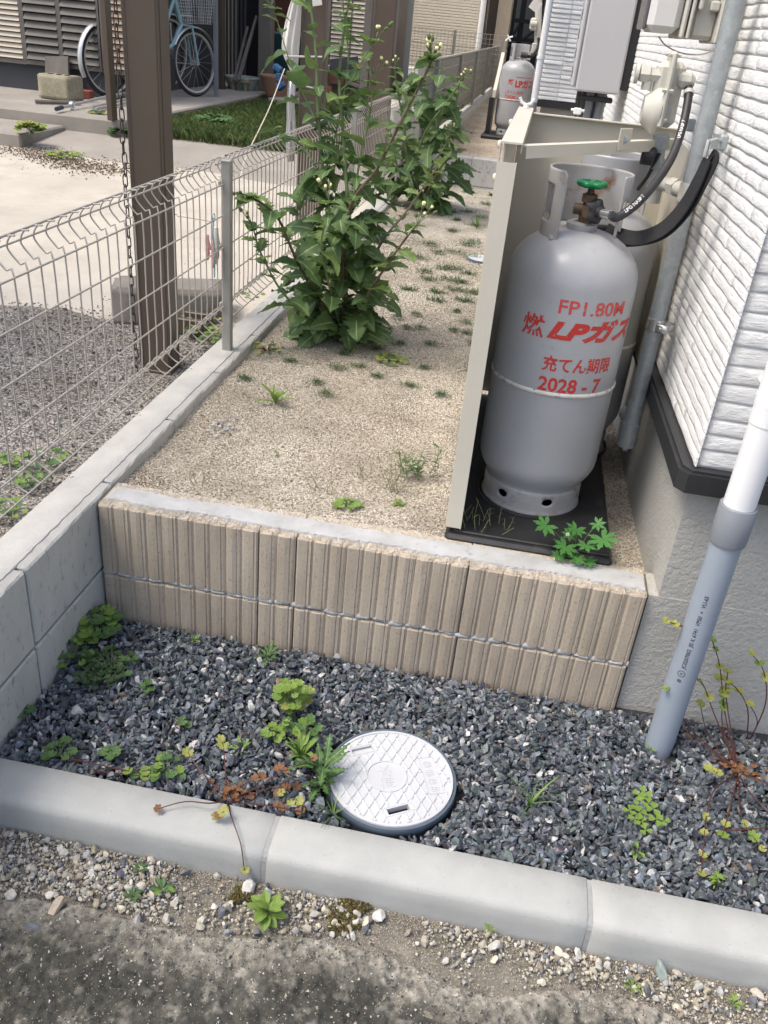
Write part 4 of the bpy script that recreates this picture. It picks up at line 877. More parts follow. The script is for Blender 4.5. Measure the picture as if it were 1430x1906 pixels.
# ------------------------------------------------------------------ downspouts
dsp = thing('downspout', 'foreground downspout, white above and grey below, by the house corner', 'downspout', (1.385, -.10, -.36))
yp = -.105; xp = 1.378
mb = MB(); mb.tube([(xp, yp, -.40), (xp, yp, .245)], .0305, 40); obj('grey_pipe', mb, m_pvc, dsp, True)
mb = MB(); mb.lathe([(.0305, .224), (.0345, .224), (.0355, .23), (.0355, .304), (.0335, .306), (.0305, .306)], (xp, yp, 0), 40); obj('socket', mb, m_pvcc, dsp, True)
mb = MB(); mb.tube([(xp, yp, .24), (xp, yp, 2.9)], .0300, 40); obj('white_pipe', mb, m_white, dsp, True)
mb = MB(); mb.tube([(xp, yp+.02, .52), (xp, .012, .52)], .006, 8); mb.lathe([(.0305, .51), (.032, .51), (.032, .53), (.0305, .53)], (xp, yp, 0), 30); mb.lathe([(.0305, .475), (.0315, .475), (.0315, .60), (.0305, .60)], (xp, yp, 0), 30); obj('holder', mb, m_white, dsp)
def vtext(body, th, z0_, size, parent, r_, mt):
    cu = bpy.data.curves.new('txt', 'FONT'); cu.body = body; cu.offset = .01; cu.resolution_u = 2
    to = bpy.data.objects.new('txt', cu); C.objects.link(to); me = bpy.data.meshes.new_from_object(to.evaluated_get(bpy.context.evaluated_depsgraph_get())); bpy.data.objects.remove(to); off = woff(parent)
    for v in me.vertices:
        a = math.radians(th)-(v.co.y-.35)*size/r_; v.co = Vector((xp+(r_+.0005)*math.cos(a), yp+(r_+.0005)*math.sin(a), z0_+v.co.x*size))-off
    me.materials.clear(); me.materials.append(mt); o = bpy.data.objects.new('print', me); C.objects.link(o); o.parent = parent
vtext('®  ⊗  JC0207002  JIS K 6741  VP50  +  VU-65  ', -112, -.115, .0115, dsp, .0305, m_print)
ds2 = thing('downspout', 'distant white downspout between the far gas cylinder and second house', 'downspout', (.8, 5.75, .15))
a = P(1009, 110, 1, 5.8); b = P(993, 190, 1, 5.8); mb = MB(); mb.tube([(a[0]-.01, 5.8, b[2]), (a[0]-.01, 5.8, 3)], .026, 20); mb.lathe([(.027, 0), (.031, 0), (.031, .02), (.027, .02)], (a[0]-.01, 5.8, a[2]), 20); obj('white_pipe', mb, m_white, ds2, True)
mb = MB(); mb.tube([(a[0]-.01, 5.8, ST-.05), (a[0]-.01, 5.8, b[2])], .028, 20); obj('grey_pipe', mb, m_pvcc, ds2, True)
# far regulator / meters above the distant cylinder
fr = thing('gas_regulator', 'distant cream regulator and pipework above the far gas cylinder', 'regulator', P(985, 110, 1, 7.3))
mb = MB(); mb.tube([P(1000, 100, 1, 7.3), P(1003, 0, 1, 7.3)], .03, 10); mb.box(P(995, 90, 1, 7.25), (.05, .05, .09), bev=.01); mb.box(P(993, 45, 1, 7.25), (.06, .06, .10), bev=.015); mb.tube([P(988, 44, 1, 7.2), P(1000, 44, 1, 7.2)], .022, 10); obj('body', mb, m_creamp, fr)
mb = MB(); mb.tube(smooth_path([P(978, 105, 1, 7.25), P(992, 103, 1, 7.2), P(1003, 85, 1, 7.2), P(1003, 70, 1, 7.2)], 5), .014, 10); mb.tube([P(970, 102, 1, 7.2), P(982, 104, 1, 7.2)], .024, 10); obj('hose', mb, m_rubber, fr, True)
mb = MB(); qc = P(997, 10, 1, 7.1); mb.box(qc, (.085, .004, .085), R=Matrix.Rotation(.5, 3, 'Y')); tag(obj('hanging_tag', mb, m_cloth), 'white paper tag hanging on the distant pipework', 'tag')
mb = MB(); q = P(948, 72, 1, 7.4); mb.tube([q+np.array([-.03, 0, -.02]), q+np.array([0, 0, .01]), q+np.array([.03, 0, .02])], .008, 6); mb.tube([q+np.array([-.02, 0, .03]), q+np.array([.015, 0, -.02])], .008, 6); tag(obj('wing_bolt', mb, m_white), 'distant white wing bolt left of the far gas cylinder collar', 'wing bolt')

# ------------------------------------------------------------------ manholes
def manhole(cx_, cy_, zt_, r_, label, detail=True):
    t = thing('inspection_cover', label, 'drain cover', (cx_, cy_, zt_-.05))
    mb = MB(); mb.lathe([(r_*.955, zt_-.006), (r_*.957, zt_-.001), (r_*.965, zt_), (r_*.995, zt_-.001), (r_, zt_-.004), (r_*1.0, zt_-.018), (r_*.985, zt_-.020), (r_*.985, zt_-.07)], (cx_, cy_, 0), 96); obj('rim', mb, m_rim, t, True)
    slots = [(P(675, 1395, 2, zt_), .046, .014), (P(742, 1506, 2, zt_), .046, .014)] if detail else []
    R0 = r_*.948; sa_ = math.atan2(P(765, 1500, 2, zt_)[1]-P(718, 1512, 2, zt_)[1], P(765, 1500, 2, zt_)[0]-P(718, 1512, 2, zt_)[0])
    bm = bmesh.new()
    zl = zt_-.001
    # lid top as disc with slot holes
    ring = [bm.verts.new((cx_+R0*math.cos(2*PI*i/96), cy_+R0*math.sin(2*PI*i/96), zl)) for i in range(96)]
    ed = [bm.edges.new((ring[i], ring[(i+1) % 96])) for i in range(96)]
    sl = []
    for (q, w_, h_) in slots:
        pts = []
        for (sx, sy) in ((-1, -1), (1, -1), (1, 1), (-1, 1)):
            u_, v_ = sx*w_/2, sy*h_/2; pts.append(bm.verts.new((q[0]+u_*math.cos(sa_)-v_*math.sin(sa_), q[1]+u_*math.sin(sa_)+v_*math.cos(sa_), zl)))
        ed += [bm.edges.new((pts[i], pts[(i+1) % 4])) for i in range(4)]; sl.append(pts)
    bmesh.ops.triangle_fill(bm, use_beauty=True, edges=ed)
    for pts in sl:
        lo = [bm.verts.new((p.co.x, p.co.y, zl-.012)) for p in pts]
        for i in range(4): bm.faces.new((pts[i], pts[(i+1) % 4], lo[(i+1) % 4], lo[i]))
    lo = [bm.verts.new((v.co.x*1.0, v.co.y, zl-.01)) for v in ring]
    for i in range(96): bm.faces.new((ring[i], lo[i], lo[(i+1) % 96], ring[(i+1) % 96]))
    bmesh.ops.recalc_face_normals(bm, faces=bm.faces)
    me = bpy.data.meshes.new('lid'); bm.to_mesh(me); bm.free(); me.materials.append(m_lid); me.transform(Matrix.Translation(-woff(t)))
    lid = bpy.data.objects.new('lid', me); C.objects.link(lid); lid.parent = t
    if not detail: return t
    mb = MB(); mb.lathe([(0, zl-.014), (R0, zl-.014)], (cx_, cy_, 0), 40); obj('dark_inside', mb, m_void, t)
    mb = MB(); q = slots[0][0]; mb.box((q[0], q[1]+.0015, zl-.0075), (.044, .010, .003), rz=sa_); obj('slot_flap', mb, m_lid, t)
    # lattice ridges
    mb = MB(); boxc = np.array([.882, -.352]); ba = math.radians(-68+0)
    cc0 = np.array([.794, -.378]); h_ = .0022
    def blocked(x_, y_):
        if math.hypot(x_-cx_, y_-cy_) > R0-.008: return True
        if math.hypot(x_-cc0[0], y_-cc0[1]) < .042: return True
        for (q, w2, h2_) in slots:
            u_ = (x_-q[0])*math.cos(sa_)+(y_-q[1])*math.sin(sa_); v_ = -(x_-q[0])*math.sin(sa_)+(y_-q[1])*math.cos(sa_)
            if abs(u_) < .032 and abs(v_) < .014: return True
        u_ = (x_-boxc[0])*math.cos(ba)+(y_-boxc[1])*math.sin(ba); v_ = -(x_-boxc[0])*math.sin(ba)+(y_-boxc[1])*math.cos(ba)
        return abs(u_) < .050 and abs(v_) < .018
    for ang_ in (math.radians(-52), math.radians(72)):
        d = np.array([math.cos(ang_), math.sin(ang_)]); nrm_ = np.array([-d[1], d[0]])
        for k_ in range(-8, 9):
            o_ = np.array([cx_, cy_])+nrm_*k_*.0205; run = None
            for s2 in np.arange(-.15, .1501, .002):
                p = o_+d*s2; bl = blocked(*p)
                if not bl and run is None: run = p
                if (bl or s2 > .149) and run is not None:
                    if np.linalg.norm(p-run) > .006:
                        a_, b_ = run, p-d*.002; w3 = .0014; w4 = .0026
                        mb.add([(*(a_+nrm_*w4), zl-.0001), (*(a_-nrm_*w4), zl-.0001), (*(a_-nrm_*w3*.6), zl+h_), (*(a_+nrm_*w3*.6), zl+h_), (*(b_+nrm_*w4), zl-.0001), (*(b_-nrm_*w4), zl-.0001), (*(b_-nrm_*w3*.6), zl+h_), (*(b_+nrm_*w3*.6), zl+h_)],
                               [(1, 5, 6, 2), (2, 6, 7, 3), (3, 7, 4, 0), (0, 1, 2, 3), (5, 4, 7, 6)])
                    run = None
    stuff(obj('raised_lattice', mb, m_lid, t))
    mb = MB(); mb.lathe([(.0395, zl-.0001), (.040, zl+h_), (.042, zl+h_), (.0425, zl-.0001)], (cc0[0], cc0[1], 0), 60)
    mb.lathe([(R0-.0065, zl-.0001), (R0-.006, zl+h_), (R0-.001, zl+h_), (R0, zl-.001)], (cx_, cy_, 0), 96); obj('raised_ring', mb, m_lid, t, True)
    for (q, w2, h2_) in slots:
        mb = MB()
        for (u_, v_, a2, b2) in ((0, .0105, .062, .0022), (0, -.0105, .062, .0022), (.0305, 0, .0022, .021), (-.0305, 0, .0022, .021)):
            mb.box((q[0]+u_*math.cos(sa_)-v_*math.sin(sa_), q[1]+u_*math.sin(sa_)+v_*math.cos(sa_), zl+.0003), (a2, b2, .0016), rz=sa_, bev=.0006)
        obj('slot_frame', mb, m_lid, t)
    mb = MB()   # raised label frame with worn bars of lettering
    for (u_, v_, a2, b2) in ((0, .016, .098, .0014), (0, -.016, .098, .0014), (.049, 0, .0014, .033), (-.049, 0, .0014, .033)):
        mb.box((boxc[0]+u_*math.cos(ba)-v_*math.sin(ba), boxc[1]+u_*math.sin(ba)+v_*math.cos(ba), zl+.0002), (a2, b2, .0018), rz=ba)
    r9 = random.Random(4)
    for c_ in range(4):
        for k_ in range(4):
            u_ = -.036+c_*.023+r9.uniform(-.001, .001)+k_*.0045; mb.box((boxc[0]+u_*math.cos(ba), boxc[1]+u_*math.sin(ba), zl+.0002), (.0012, .018 if k_ % 3 else .013, .0016), rz=ba)
        mb.box((boxc[0]+(-.029+c_*.023)*math.cos(ba)-(.0)*math.sin(ba), boxc[1]+(-.029+c_*.023)*math.sin(ba), zl+.0003), (.015, .0012, .0016), rz=ba)
    obj('raised_label', mb, m_lid, t)
    cu = bpy.data.curves.new('txt', 'FONT'); cu.body = '雨水'; cu.size = .031; cu.extrude = .0009; cu.offset = .0003; cu.align_x = 'CENTER'; cu.align_y = 'CENTER'; cu.resolution_u = 2
    to = bpy.data.objects.new('txt', cu); C.objects.link(to); me = bpy.data.meshes.new_from_object(to.evaluated_get(bpy.context.evaluated_depsgraph_get())); bpy.data.objects.remove(to)
    me.transform(Matrix.Translation(Vector((cc0[0], cc0[1], zl))-woff(t)) @ Matrix.Rotation(math.radians(112), 4, 'Z')); me.materials.clear(); me.materials.append(m_lid)
    o = bpy.data.objects.new('raised_lettering', me); C.objects.link(o); o.parent = t
    return t
manhole(.803, -.375, -.296, .1355, 'round white plastic drain cover in a blue grey rim in the slate gravel')
q = P(893, 480, 2, GZ+.01); manhole(q[0]+.02, q[1], GZ+.012, .085, 'small white round drain cover in the beige gravel left of the cylinder cover', False)

# ------------------------------------------------------------------ mesh fence on the low wall
FX = -.06
prof_f = [(0, .100), (0, .106), (-.012, .112), (-.030, .128), (-.034, .140), (-.022, .155), (0, .167), (0, .36), (0, .555), (-.014, .566), (-.034, .588), (-.038, .602), (-.028, .620), (-.008, .632), (.012, .635)]
hz_f = [(0.003, .106), (-.034, .140), (.003, .167), (.003, .262), (.003, .36), (.003, .461), (.003, .555), (-.038, .602), (-.006, .634)]
def mesh_fence(y0, y1, label):
    f = thing('mesh_fence', label, 'fence', (FX, (y0+y1)/2, .0), 'mesh fence panels on the low wall')
    vm = MB(); vm.tube(smooth_path([(x_, 0, z_) for x_, z_ in prof_f], 3), .0019, 6, False); vme = mesh_of('vertical_wire', vm.v, vm.f, m_fence, True)
    n_ = int(round((y1-y0-.06)/.05)); 
    for i in range(n_+1): inst('vertical_wire', vme, f, (FX, y0+.03+i*.05, 0))
    L = y1-y0-.02; hm = MB(); hm.tube([(0, 0, 0), (0, L, 0)], .0024, 6, False); hme = mesh_of('horizontal_wire', hm.v, hm.f, m_fence, True)
    for (x_, z_) in hz_f: inst('horizontal_wire', hme, f, (FX+x_, y0+.01, z_))
    return f
mesh_fence(-1.0, 1.09, 'nearest bronze wire mesh fence panel on the low block wall')
mesh_fence(1.12, 3.06, 'second bronze wire mesh fence panel behind the tall sow thistle')
mesh_fence(3.10, 4.72, 'third bronze wire mesh fence panel further back past the thistles')
for y_, lb in ((1.104, 'nearest square grey fence post on the low block wall'), (3.08, 'second grey fence post rising behind the tall weed'), (4.75, 'third grey fence post where the mesh fence ends'), (-.92, 'grey fence post just outside the left edge')):
    t = thing('fence_post', lb, 'fence post', (-.052, y_, .007), 'grey posts of the mesh fence')
    mb = MB(); mb.bb((-.067, y_-.015, .007), (-.037, y_+.015, .622), .0025); obj('post', mb, m_post, t)
    mb = MB(); mb.bb((-.0685, y_-.0165, .618), (-.0355, y_+.0165, .626), .002); obj('cap', mb, m_post, t)
    for z_ in (.17, .36, .555): mb = MB(); mb.box((-.068, y_, z_), (.01, .05, .016), bev=.002); obj('clip', mb, m_post, t)
# louvre fence
lf = [5.15, 6.0, 8.0, 10, 12, 14, 16, 18, 20]
LX = .0; LZ0 = ST+.03
for i, y_ in enumerate(lf):
    mb = MB(); mb.bb((LX-.025, y_-.025, LZ0), (LX+.025, y_+.025, LZ0+.60), .003)
    tag(obj('fence_post', mb, m_post), '%s grey post of the solid louvre fence' % ('first', 'second', 'third', 'fourth', 'fifth', 'sixth', 'seventh', 'eighth', 'ninth')[i], 'fence post', 'posts of the louvre fence')
for i in range(len(lf)-1):
    f = thing('louvre_fence', 'louvre fence panel of grey slats, %s from the near end' % ('first', 'second', 'third', 'fourth', 'fifth', 'sixth', 'seventh', 'eighth')[i], 'fence', (LX, (lf[i]+lf[i+1])/2, LZ0), 'grey louvre fence panels')
    for k_ in range(7): mb = MB(); mb.bb((LX-.012-.006*(k_ % 2), lf[i]+.026, LZ0+.03+.078*k_), (LX-.004, lf[i+1]-.026, LZ0+.104+.078*k_), .003); obj('slat', mb, m_louvre, f)
    mb = MB(); mb.bb((LX-.015, lf[i]+.026, LZ0+.578), (LX+.012, lf[i+1]-.026, LZ0+.592), .002); obj('top_rail', mb, m_post, f)

# ------------------------------------------------------------------ neighbouring yard
def pillar(x0, x1, y0, d, label, z0=-.22, z1=2.4):
    t = thing('pillar', label, 'pillar', ((x0+x1)/2, y0, z0), 'dark brown square pillars in the neighbouring yard')
    mb = MB(); mb.bb((x0, y0, z0), (x1, y0+d, z1), .004); obj('post', mb, m_brown, t)
    mb = MB(); mb.bb((x0+.012, y0-.0015, z0+.02), (x0+.015, y0+.001, z1)); mb.bb((x1-.001, y0+d*.25, z0+.02), (x1+.0015, y0+d*.28, z1)); mb.bb((x0-.004, y0-.004, z0), (x1+.004, y0+d+.004, z0+.03), .002); obj('seam_strip', mb, m_brown, t)
a, b = P(262, 690, 2, YZ), P(318, 697, 2, YZ)
pillar(-.466, -.350, 1.300, .11, 'nearest and widest dark brown pillar behind the first fence panel')
a, b = P(556, 200, 1, 3.35), P(598, 200, 1, 3.35); pillar(a[0], b[0], 3.35, .12, 'dark brown pillar wrapped with a white cloth behind the sow thistle')
a, b = P(687, 150, 1, 5.0), P(727, 150, 1, 5.0); pillar(a[0], b[0], 5.0, .12, 'farthest dark brown pillar beside the cream louvre window')
a0, a1 = P(678, 100, 1, 5.2)[0], P(690, 100, 1, 5.2)[0]; mb = MB(); mb.bb((a0-.02, 5.22, 0), (a1-.01, 5.30, 2.4), .003); tag(obj('drain_post', mb, m_shutd), 'narrow dark post attached left of the farthest brown pillar', 'post')
# chain hanging along the nearest pillar
ch = thing('chain', 'rusty chain hanging down the left side of the nearest brown pillar', 'chain', (-.474, 1.29, 1.2))
lk = MB(); pth = []
for j in range(15):
    a = 2*PI*j/14; pth.append((.0075*math.cos(a), 0, .016*math.sin(a)+(.006 if math.sin(a) > 0 else -.006)))
lk.tube(pth, .0022, 5, False); lme = mesh_of('link', lk.v, lk.f, m_chain, True)
for k in range(44):
    z_ = 1.25-.0345*k; inst('link', lme, ch, (-.4765+.0015*math.sin(k*1.3)+.00035*k*0, 1.287+.002*math.sin(k), z_), (0, 0, (PI/2 if k % 2 else .25)+random.uniform(-.2, .2)))
mb = MB(); mb.tube([P(248, 381, 1, 1.28), P(330, 400, 1, 1.28)], .0012, 5); mb.tube([P(330, 402, 1, 1.28), P(398, 413, 0, -.1)], .0009, 5); tag(obj('tie_wire', mb, m_chain), 'thin wire tied round the nearest pillar to the fence', 'wire')
# gloves hung on the fence
def glove(px, py, mt, label, s_):
    q = P(px, py, 0, -.085); t = thing('work_glove', label, 'glove', q)
    mb = MB()
    mb.tube(smooth_path([q+np.array([0, 0, .05*s_]), q+np.array([0, 0, .02*s_]), q+np.array([.002, .003, -.02*s_])], 4), .011*s_, 10, rs=[.009*s_+.003*s_*min(1, i/5) for i in range(9)])
    for k_, (dy, ln) in enumerate(((-.012, .050), (-.004, .058), (.004, .054), (.011, .042))):
        mb.tube(smooth_path([q+np.array([0, dy*s_*.7, -.018*s_]), q+np.array([.003, dy*s_*1.1, -.045*s_]), q+np.array([.001, dy*s_*1.2, -(.02+ln)*s_])], 4), .0052*s_, 8)
    mb.tube(smooth_path([q+np.array([0, .010*s_, .015*s_]), q+np.array([.004, .019*s_, -.008*s_]), q+np.array([.006, .02*s_, -.03*s_])], 4), .0055*s_, 8)
    obj('glove_body', mb, mt, t, True); return t
glove(386, 455, m_pink, 'pink work glove hanging left on the first mesh fence panel', .62); glove(397, 470, m_pink, 'pink work glove hanging in the middle of the bundle on the fence', .62); glove(402, 450, m_cloth, 'white work glove hanging next to the first fence post', .9)
mb = MB(); q = P(398, 405, 0, -.08)
mb.tube(smooth_path([q+np.array([0, .012*math.cos(a), .012*math.sin(a)]) for a in np.linspace(0, 6.28, 9)], 3), .0016, 6); mb.tube(smooth_path([q, q+np.array([0, -.01, -.05]), q+np.array([0, .003, -.10]), q+np.array([0, 0, -.19])], 4), .003, 6); tag(obj('string_loop', mb, mat('blue_string', (.25, .36, .42), None, 5, .8)), 'pale blue string loop holding the gloves on the fence', 'string')
# rough stone lump and tray behind the nearest pillar
def lump(name, label, cat, c, d, mt, rz=0, seed=1, j=.06):
    r = random.Random(seed); bm = bmesh.new(); bmesh.ops.create_cube(bm, size=1); bmesh.ops.subdivide_edges(bm, edges=bm.edges, cuts=5, use_grid_fill=True)
    bmesh.ops.bevel(bm, geom=[e for e in bm.edges if len(e.link_faces) == 2 and e.calc_face_angle() > 1], offset=.05, segments=2, affect='EDGES')
    for v in bm.verts:
        n_ = (vnoise(np.array([v.co.x*3+seed]), np.array([v.co.y*3+v.co.z*2.3]), 1, seed)[0]-.5)*j*2; v.co *= 1+n_; v.co = Vector((v.co.x*d[0], v.co.y*d[1], v.co.z*d[2]))
    me = bpy.data.meshes.new(name); bm.to_mesh(me); bm.free(); me.materials.append(mt); me.shade_smooth(); me.transform(Matrix.Translation(Vector([float(q) for q in c])) @ Matrix.Rotation(rz, 4, 'Z'))
    o = bpy.data.objects.new(name, me); C.objects.link(o); return tag(o, label, cat)
q = P(330, 600, 2, -.18); lump('concrete_lump', 'grey concrete footing lump behind the nearest brown pillar', 'concrete lump', (-.60, 1.95, -.13), (.50, .20, .17), mat('old_footing_concrete', (.24, .22, .19), (.17, .155, .135), 8, .95, .003, 60), .35, 3)
mb = MB(); q = P(348, 612, 2, -.16); mb.bb((q[0]-.05, q[1], -.19), (q[0]+.07, q[1]+.03, -.12), .003); mb.bb((q[0]-.05, q[1]+.1, -.19), (q[0]+.07, q[1]+.13, -.12), .003); mb.bb((q[0]-.05, q[1]+.03, -.19), (q[0]+.07, q[1]+.1, -.185)); tag(obj('planter_tray', mb, m_brown), 'small dark brown tray on the ground right of the nearest pillar', 'tray')
# house on the left
yw = 6.42
nh = thing('house', 'neighbouring house with louvred shutters at the top left', 'house', (-5, yw, .2))
mb = MB(); mb.bb((-10, yw, .1), (-2.95, 9.2, 3.2)); obj('wall', mb, m_dgrey, nh)
def shutter(x0, x1, z0, z1, y_, mt, parent, step=.042, name='shutter', fr=m_shutd):
    f = obj(name, MB().bb((x0, y_-.03, z0), (x1, y_-.004, z1)), m_void, parent)
    fm = MB(); fm.bb((x0-.02, y_-.045, z0-.035), (x1+.02, y_-.03, z0)); fm.bb((x0-.02, y_-.05, z0), (x0, y_-.031, z1)); fm.bb((x1, y_-.05, z0), (x1+.02, y_-.031, z1)); obj('frame', fm, fr, f)
    z_ = z0+.005; sm = MB(); R_ = Matrix.Rotation(-.5, 3, 'X'); sm.box((0, 0, 0), (x1-x0-.004, .006, step*.9), R=R_); sme = mesh_of('slat', sm.v, sm.f, mt)
    while z_ < z1-step*.5: inst('slat', sme, f, ((x0+x1)/2, y_-.043, z_+step*.45)); z_ += step
x_ = lambda px, py: P(px, py, 1, yw)[0]
zs = P(60, 110, 1, yw)[2]
shutter(x_(-60, 60), x_(44, 60), zs-.01, zs+.62, yw, m_shut, nh); shutter(x_(52, 60), x_(112, 60), zs-.005, zs+.62, yw, m_shutd, nh, .062); shutter(x_(120, 60), x_(186, 60), zs-.005, zs+.62, yw, m_shutd, nh, .062)
shutter(x_(196, 60), x_(246, 60), zs-.01, zs+.62, yw, mat('tan_louvre', (.30, .23, .17), None, 6, .7), nh, .05)
# back wing with cream wall, grilles and louvred window
yb = 9.6; xb_ = lambda px, py=60: P(px, py, 1, yb)[0]
nb = thing('house', 'back wing of the neighbouring house with cream wall and sheds', 'house', (-2.3, yb, .1))
mb = MB(); mb.bb((-4.6, yb, .0), (xb_(383), 11.5, 3.2)); obj('cream_wall', mb, m_creamw, nb)
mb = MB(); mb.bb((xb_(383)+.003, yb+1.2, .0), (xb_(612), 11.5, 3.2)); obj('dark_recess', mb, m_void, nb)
mb = MB(); mb.bb((xb_(600), yb, .0), (xb_(722), 11.5, 3.2)); obj('brown_wall', mb, m_brown, nb)
shutter(xb_(618), xb_(682), P(640, 122, 1, yb)[2], 1.9, yb, m_shut, nb, .045, 'louvre_window', m_brown)
mb = MB(); 
for px in (655,): mb.bb((xb_(px)-.006, yb-.058, P(640, 122, 1, yb)[2]), (xb_(px)+.006, yb-.052, 1.9))
obj('louvre_bar', mb, m_brown, nb)
for k in range(9):
    mb = MB(); xq = xb_(384+k*7); mb.bb((xq, yb+.3, .22), (xq+.018, yb+.33, 2.6)); obj('grille_bar', mb, m_dgrey, nb)
mb = MB(); mb.bb((xb_(447), yb+.9, .75), (xb_(540), yb+.95, 2.6), .004); mb.bb((xb_(447), yb+.88, .35), (xb_(478), yb+.95, .75), .004); obj('reddish_board', mb, m_woodr, nb)
mb = MB(); mb.bb((xb_(505), yb+.8, .98), (xb_(532), yb+.84, 1.1), .003); obj('grey_shelf', mb, m_dgrey, nb)
mb = MB(); mb.bb((xb_(465), yb+.7, .3), (xb_(548), yb+1.1, .78), .02); tag(obj('storage_bin', mb, mat('dark_teal_plastic', (.01, .05, .05), None, 5, .4)), 'dark teal storage bin under the neighbours eaves', 'bin')
mb = MB(); mb.bb((xb_(336, 100), yb-.004+.0, .95), (xb_(383, 100), yb-.02, 2.6)); obj('cream_panel', mb, m_creamw, nb)
# posts on the slab
def post(px0, px1, py, z0, label, mt, d=.09, z1=2.5, name='wooden_post'):
    a, b = P(px0, py, 2, z0), P(px1, py, 2, z0); mb = MB(); mb.bb((a[0], a[1], z0), (max(b[0], a[0]+.02), a[1]+d, z1), .004); tag(obj(name, mb, mt), label, 'post')
post(200, 216, 224, SL, 'slim brown post at the front corner of the porch slab', m_brown, .09, name='porch_post')
a = P(192, 174, 2, SL); mb = MB(); mb.bb((a[0]-.025, a[1]-.35, SL+.0), (a[0]+.015, a[1]-.33, 2.4), .002); tag(obj('white_rail', mb, m_white), 'thin white upright strip beside the slim brown post', 'post')
post(405, 421, 184, SL-.1, 'second slim brown post behind the blue bicycle', m_brown, .09, name='porch_post')
mb = MB(); q = P(401, 120, 1, 7.7); mb.bb((q[0]-.02, 7.7, .15), (q[0]+.02, 7.74, 2.4), .003); tag(obj('grey_rail', mb, m_pvcc), 'pale grey upright strip beside the second slim post', 'post')
a = P(480, 145, 2, SL); mb = MB(); q0, q1 = P(480, 100, 1, 8.9)[0], P(505, 100, 1, 8.9)[0]; mb.bb((q0, 8.9, .15), (q1, 9.02, 2.4), .008); tag(obj('wooden_post', mb, m_wood), 'weathered grey wooden post in the shed opening', 'post')
for k, (px0, py0, px1, py1) in enumerate(((461, 50, 436, 150), (478, 30, 441, 152), (470, 60, 445, 150))):
    mb = MB(); mb.tube([P(px1, py1, 1, 8.6), P(px0, py0, 1, 9.0)], .016, 7); tag(obj('broom_handle', mb, m_wood), ('wooden broom handle leaning left of the grey post', 'darker pole leaning behind the broom', 'third stick leaning in the shed corner')[k], 'pole')
# things on the slab in front of the house
q = P(105, 187, 2, SL); hb = lump('concrete_block', 'weathered yellowish hollow concrete block on the porch slab', 'block', (q[0]+.0, q[1]+.10, SL+.098), (.315, .20, .19), m_stone, -.12, 5, .015)
for k in range(3): mb = MB(); mb.bb((q[0]-.10+.075*k, q[1]+.07, SL+.1946), (q[0]-.06+.075*k, q[1]+.12, SL+.1966)); o = obj('core_hole', mb, m_void, hb); 
mb = MB(); q = P(88, 180, 2, SL); mb.box((q[0]-.02, q[1]+.25, SL+.15), (.22, .03, .32), R=Matrix.Rotation(-.35, 3, 'X') @ Matrix.Rotation(-.1, 3, 'Y'), bev=.004); tag(obj('board', mb, m_wood), 'grey board leaning behind the concrete block', 'board')
mb = MB(); q = P(66, 165, 2, SL); mb.box((q[0]-.02, q[1]+.1, SL+.14), (.03, .2, .32), R=Matrix.Rotation(.25, 3, 'Y'), bev=.003); tag(obj('plank', mb, m_shut), 'pale plank leaning left of the concrete block', 'plank')
mb = MB(); q = P(152, 184, 2, SL); mb.box((q[0], q[1]+.06, SL+.035), (.14, .1, .065), rz=.1, bev=.004); tag(obj('brick', mb, m_brick), 'red brick lying right of the concrete block', 'brick')
mb = MB(); mb.tube([P(112, 201, 2, SL+.03), P(190, 182, 2, SL+.05), P(260, 168, 2, SL+.06)], .012, 8); a = P(134, 197, 2, SL+.03); mb2 = MB(); mb2.tube([P(105, 203, 2, SL+.03), P(116, 200, 2, SL+.03)], .016, 8)
pl_ = thing('aluminium_pole', 'long silver pole with a dark tip lying on the porch slab', 'pole', P(112, 201, 2, SL+.03)); obj('pole', mb, m_silver, pl_, True); obj('tip', mb2, mat('dark_blue_cap', (.02, .03, .06), None, 5, .5), pl_)
mb = MB(); mb.lathe([(.012, -.01), (.03, -.012), (.03, .012), (.012, .01)], a, 10, 'X'); obj('clamp', mb, m_white, pl_)
for k, (p0, p1, r_) in enumerate((((66, 189), (150, 192), .016), ((170, 200), (235, 185), .013), ((178, 203), (240, 190), .013), ((200, 183), (245, 176), .014))):
    mb = MB(); mb.tube([P(*p0, 2, SL+.02), P(*p1, 2, SL+.02)], r_, 8); tag(obj('metal_pipe', mb, m_silver if k != 0 else m_wood), ('dull pipe lying in front of the concrete block', 'silver tube lying under the near bicycle', 'second silver tube lying beside it nearer the slab edge', 'short silver tube lying by the rear wheel')[k], 'pipe')
